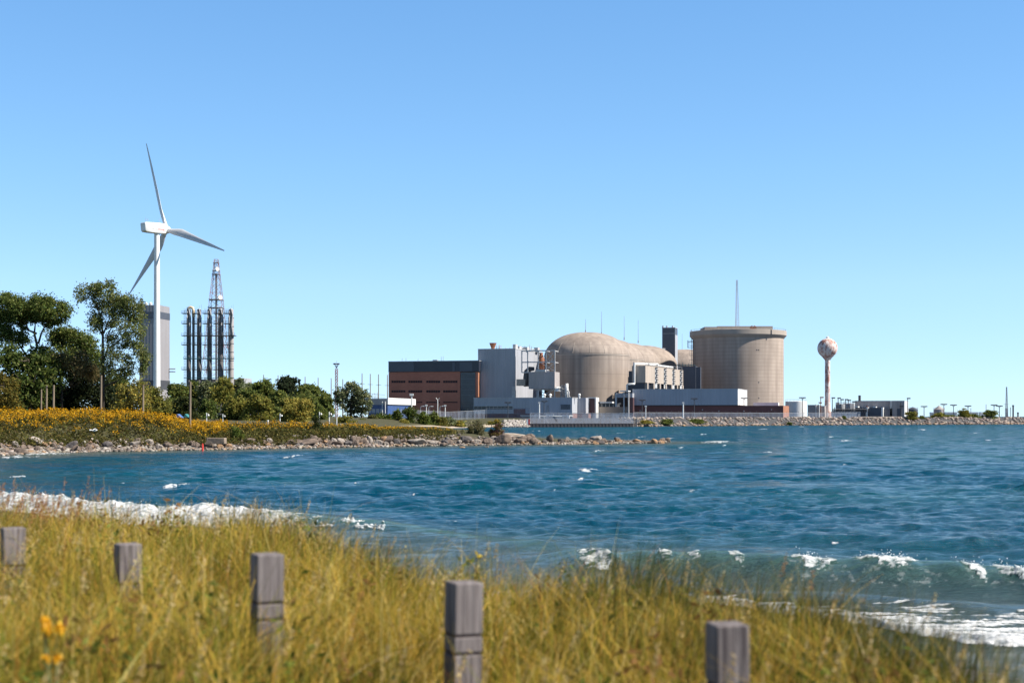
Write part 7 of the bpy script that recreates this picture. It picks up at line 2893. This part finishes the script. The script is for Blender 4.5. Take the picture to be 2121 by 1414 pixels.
# reddish seed heads nodding above the grass at the far left of the dune
GV, GQ, GP = [], [], []
goff = 0
heads = []
for i in range(150):
    px = abs(rng.normal()) * 110 - 15
    Y = rng.uniform(13.2, 16.2)
    x = PX(px, Y)
    if sdist(np.array([x]), np.array([Y]), DUNE)[0] < 0:
        continue
    heads.append((x, Y, rng.uniform(0.46, 0.72)))
for (px, py, Y) in ((183, 1040, 13.4), (487, 1052, 13.9), (510, 1050, 13.8), (1552, 1150, 9.2), (1676, 1200, 8.6), (150, 1020, 14), (40, 1035, 14.2), (95, 1025, 14)):
    x = PX(px, Y)
    heads.append((x, Y, PZ(py - 12, Y) - ground_z(x, Y)))
n_red = len(heads)
for i in range(420):
    Y = math.sqrt(rng.uniform(16, 200))
    x = rng.uniform(-1, 1) * (0.37 * Y + 0.3)
    if sdist(np.array([x]), np.array([Y]), DUNE)[0] > 0.15:
        heads.append((x, Y, rng.uniform(0.50, 0.70)))
hx_ = np.array([q[0] for q in heads])
hy_ = np.array([q[1] for q in heads])
hh_ = np.array([q[2] for q in heads])
n = len(hx_)
la = rng.normal(size=n) * 0.5 + 0.1
ln = np.clip(0.25 + 0.2 * rng.normal(size=n), 0.02, 0.7)
z0 = ground_h(hx_, hy_)
V, Q, p = blades(hx_, hy_, z0, hh_, np.full(n, 0.004), la, ln, np.where((np.arange(n) < n_red)[:, None], np.array([[0.34, 0.17, 0.07]]), np.array([[0.42, 0.31, 0.13]])))
push(V, Q, p)
tipx, tipy, tipz = hx_ + ln * hh_ * np.cos(la), hy_ + ln * hh_ * np.sin(la), z0 + hh_ * (1 - 0.28 * ln)
rp = 26
s_ = np.tile(np.linspace(0, 1, rp), n)
C = np.stack([np.repeat(tipx, rp) + (s_ - 0.2) * 0.09 * np.cos(np.repeat(la, rp)) * np.repeat(ln + 0.2, rp), np.repeat(tipy, rp) + rng.normal(size=n * rp) * 0.005, np.repeat(tipz, rp) - 0.10 + 0.13 * s_], axis=1)
C += rng.normal(size=C.shape) * 0.006
hp = pigment(len(C), [(0.36, 0.17, 0.07), (0.42, 0.24, 0.11), (0.28, 0.12, 0.05)], [3, 2, 2], 0.15)
tp = pigment(len(C), [(0.52, 0.40, 0.19), (0.40, 0.28, 0.11), (0.60, 0.48, 0.26)], [3, 3, 1], 0.15)
V, Q, p = leaf_cloud(C, 0.020, np.where(np.repeat(np.arange(n) < n_red, rp)[:, None], hp, tp), 0.45, 0.0)
push(V, Q, p)
sg = np_mesh('seed_grass', np.concatenate(GV), np.concatenate(GQ), 'blades', pig=np.concatenate(GP))
tag(sg, 'reddish and tan grass seed heads nodding above the dune grass', 'grass', kind='stuff')

# low broad leaved weeds in the grass
wxx, wyy, wdd = sample_dune(260, 4.0, 16.0)
ok = wdd > 0.3
wxx, wyy = wxx[ok], wyy[ok]
rp = 34
C = np.stack([np.repeat(wxx, rp), np.repeat(wyy, rp), np.repeat(ground_h(wxx, wyy) + rng.uniform(0.28, 0.42, len(wxx)), rp)], axis=1)
C += rng.normal(size=C.shape) * np.array([0.07, 0.07, 0.08])
tn = np.repeat(rng.integers(0, 3, len(wxx)), rp)
wc = np.array([(0.085, 0.12, 0.022), (0.19, 0.10, 0.035), (0.13, 0.15, 0.03)])[tn] * (1 + 0.15 * rng.normal(size=(len(C), 1)))
V, Q, p = leaf_cloud(C, 0.065 * rng.uniform(0.6, 1.3, len(C)), np.clip(wc, 0.01, 0.8), 0.38, 0.4)
wd = np_mesh('dune_weeds', V, Q, 'blades', pig=p)
tag(wd, 'low broad leaved green and russet weeds mixed into the dune grass', 'weeds', kind='stuff')


def flower(px, py, Y, label, blooms, mt, stem_px, size=0.028):
    x, z_ = PX(px, Y), PZ(py, Y)
    zg = ground_z(x, Y)
    t = thing('yellow_flower', label, 'flower', (x, Y, zg))
    top = Vector((0, 0, z_ - zg))
    base = Vector((PX(stem_px, Y) - x, 0, -0.02))
    MB().path([base, (base + top) * 0.5 + Vector((0.02, 0, 0)), top], [0.006, 0.005, 0.003], 6).build('stem', 'stem_green', t, smooth=True)
    k = Y / F
    for (dx, dy, w_, h_) in blooms:
        c = top + Vector((dx * k, rng.normal() * 0.01, -dy * k))
        n = 90
        q = rng.normal(size=(n, 3)) * np.array([w_ * k * 0.42, w_ * k * 0.4, h_ * k * 0.42]) + np.array(c)
        V, Q, p = leaf_cloud(q, size * rng.uniform(0.6, 1.2, n), np.full((n, 3), 0.5), 0.6, 0.6)
        np_mesh('bloom', V, Q, mt, root=t)
        mb = MB()
        s0 = (base + top) * 0.5
        mb.path([s0.lerp(top, 0.3), c], [0.003, 0.002], 5)
        mb.build('twig', 'stem_green', t)
    mb = MB()
    for i in range(6):
        f = 0.15 + 0.12 * i
        b0 = base.lerp(top, f)
        a = i * 2.4
        e = b0 + Vector((0.07 * math.cos(a), 0.07 * math.sin(a), 0.03))
        sd_ = Vector((-math.sin(a), math.cos(a), 0)) * 0.008
        mb.add([b0, (b0 + e) / 2 + sd_, e, (b0 + e) / 2 - sd_], [(0, 1, 2, 3)])
    mb.build('leaf', 'stem_green', t)
    return t


flower(93, 1282, 5.6, 'deep yellow goldenrod spray in the grass at the lower left', [(0, 2, 9, 9), (6, 22, 8, 17), (0, 16, 6, 11), (32, 20, 12, 11)], 'petal', 100, size=0.02)
flower(118, 1362, 5.5, 'single low yellow bloom under the deep yellow spray', [(0, 0, 10, 9), (-26, 2, 6, 8)], 'petal', 100, size=0.02)
flower(990, 1150, 10.4, 'small pale yellow flower on a dark stalk behind the grooved post', [(-4, -6, 3, 4), (1, 0, 4, 5), (7, 1, 3, 3), (3, 5, 2, 3)], 'petal_pale', 982, size=0.011)

for o in bpy.data.objects:
    if o.type == 'MESH' and not o.data.materials:
        print('no material', o.name)
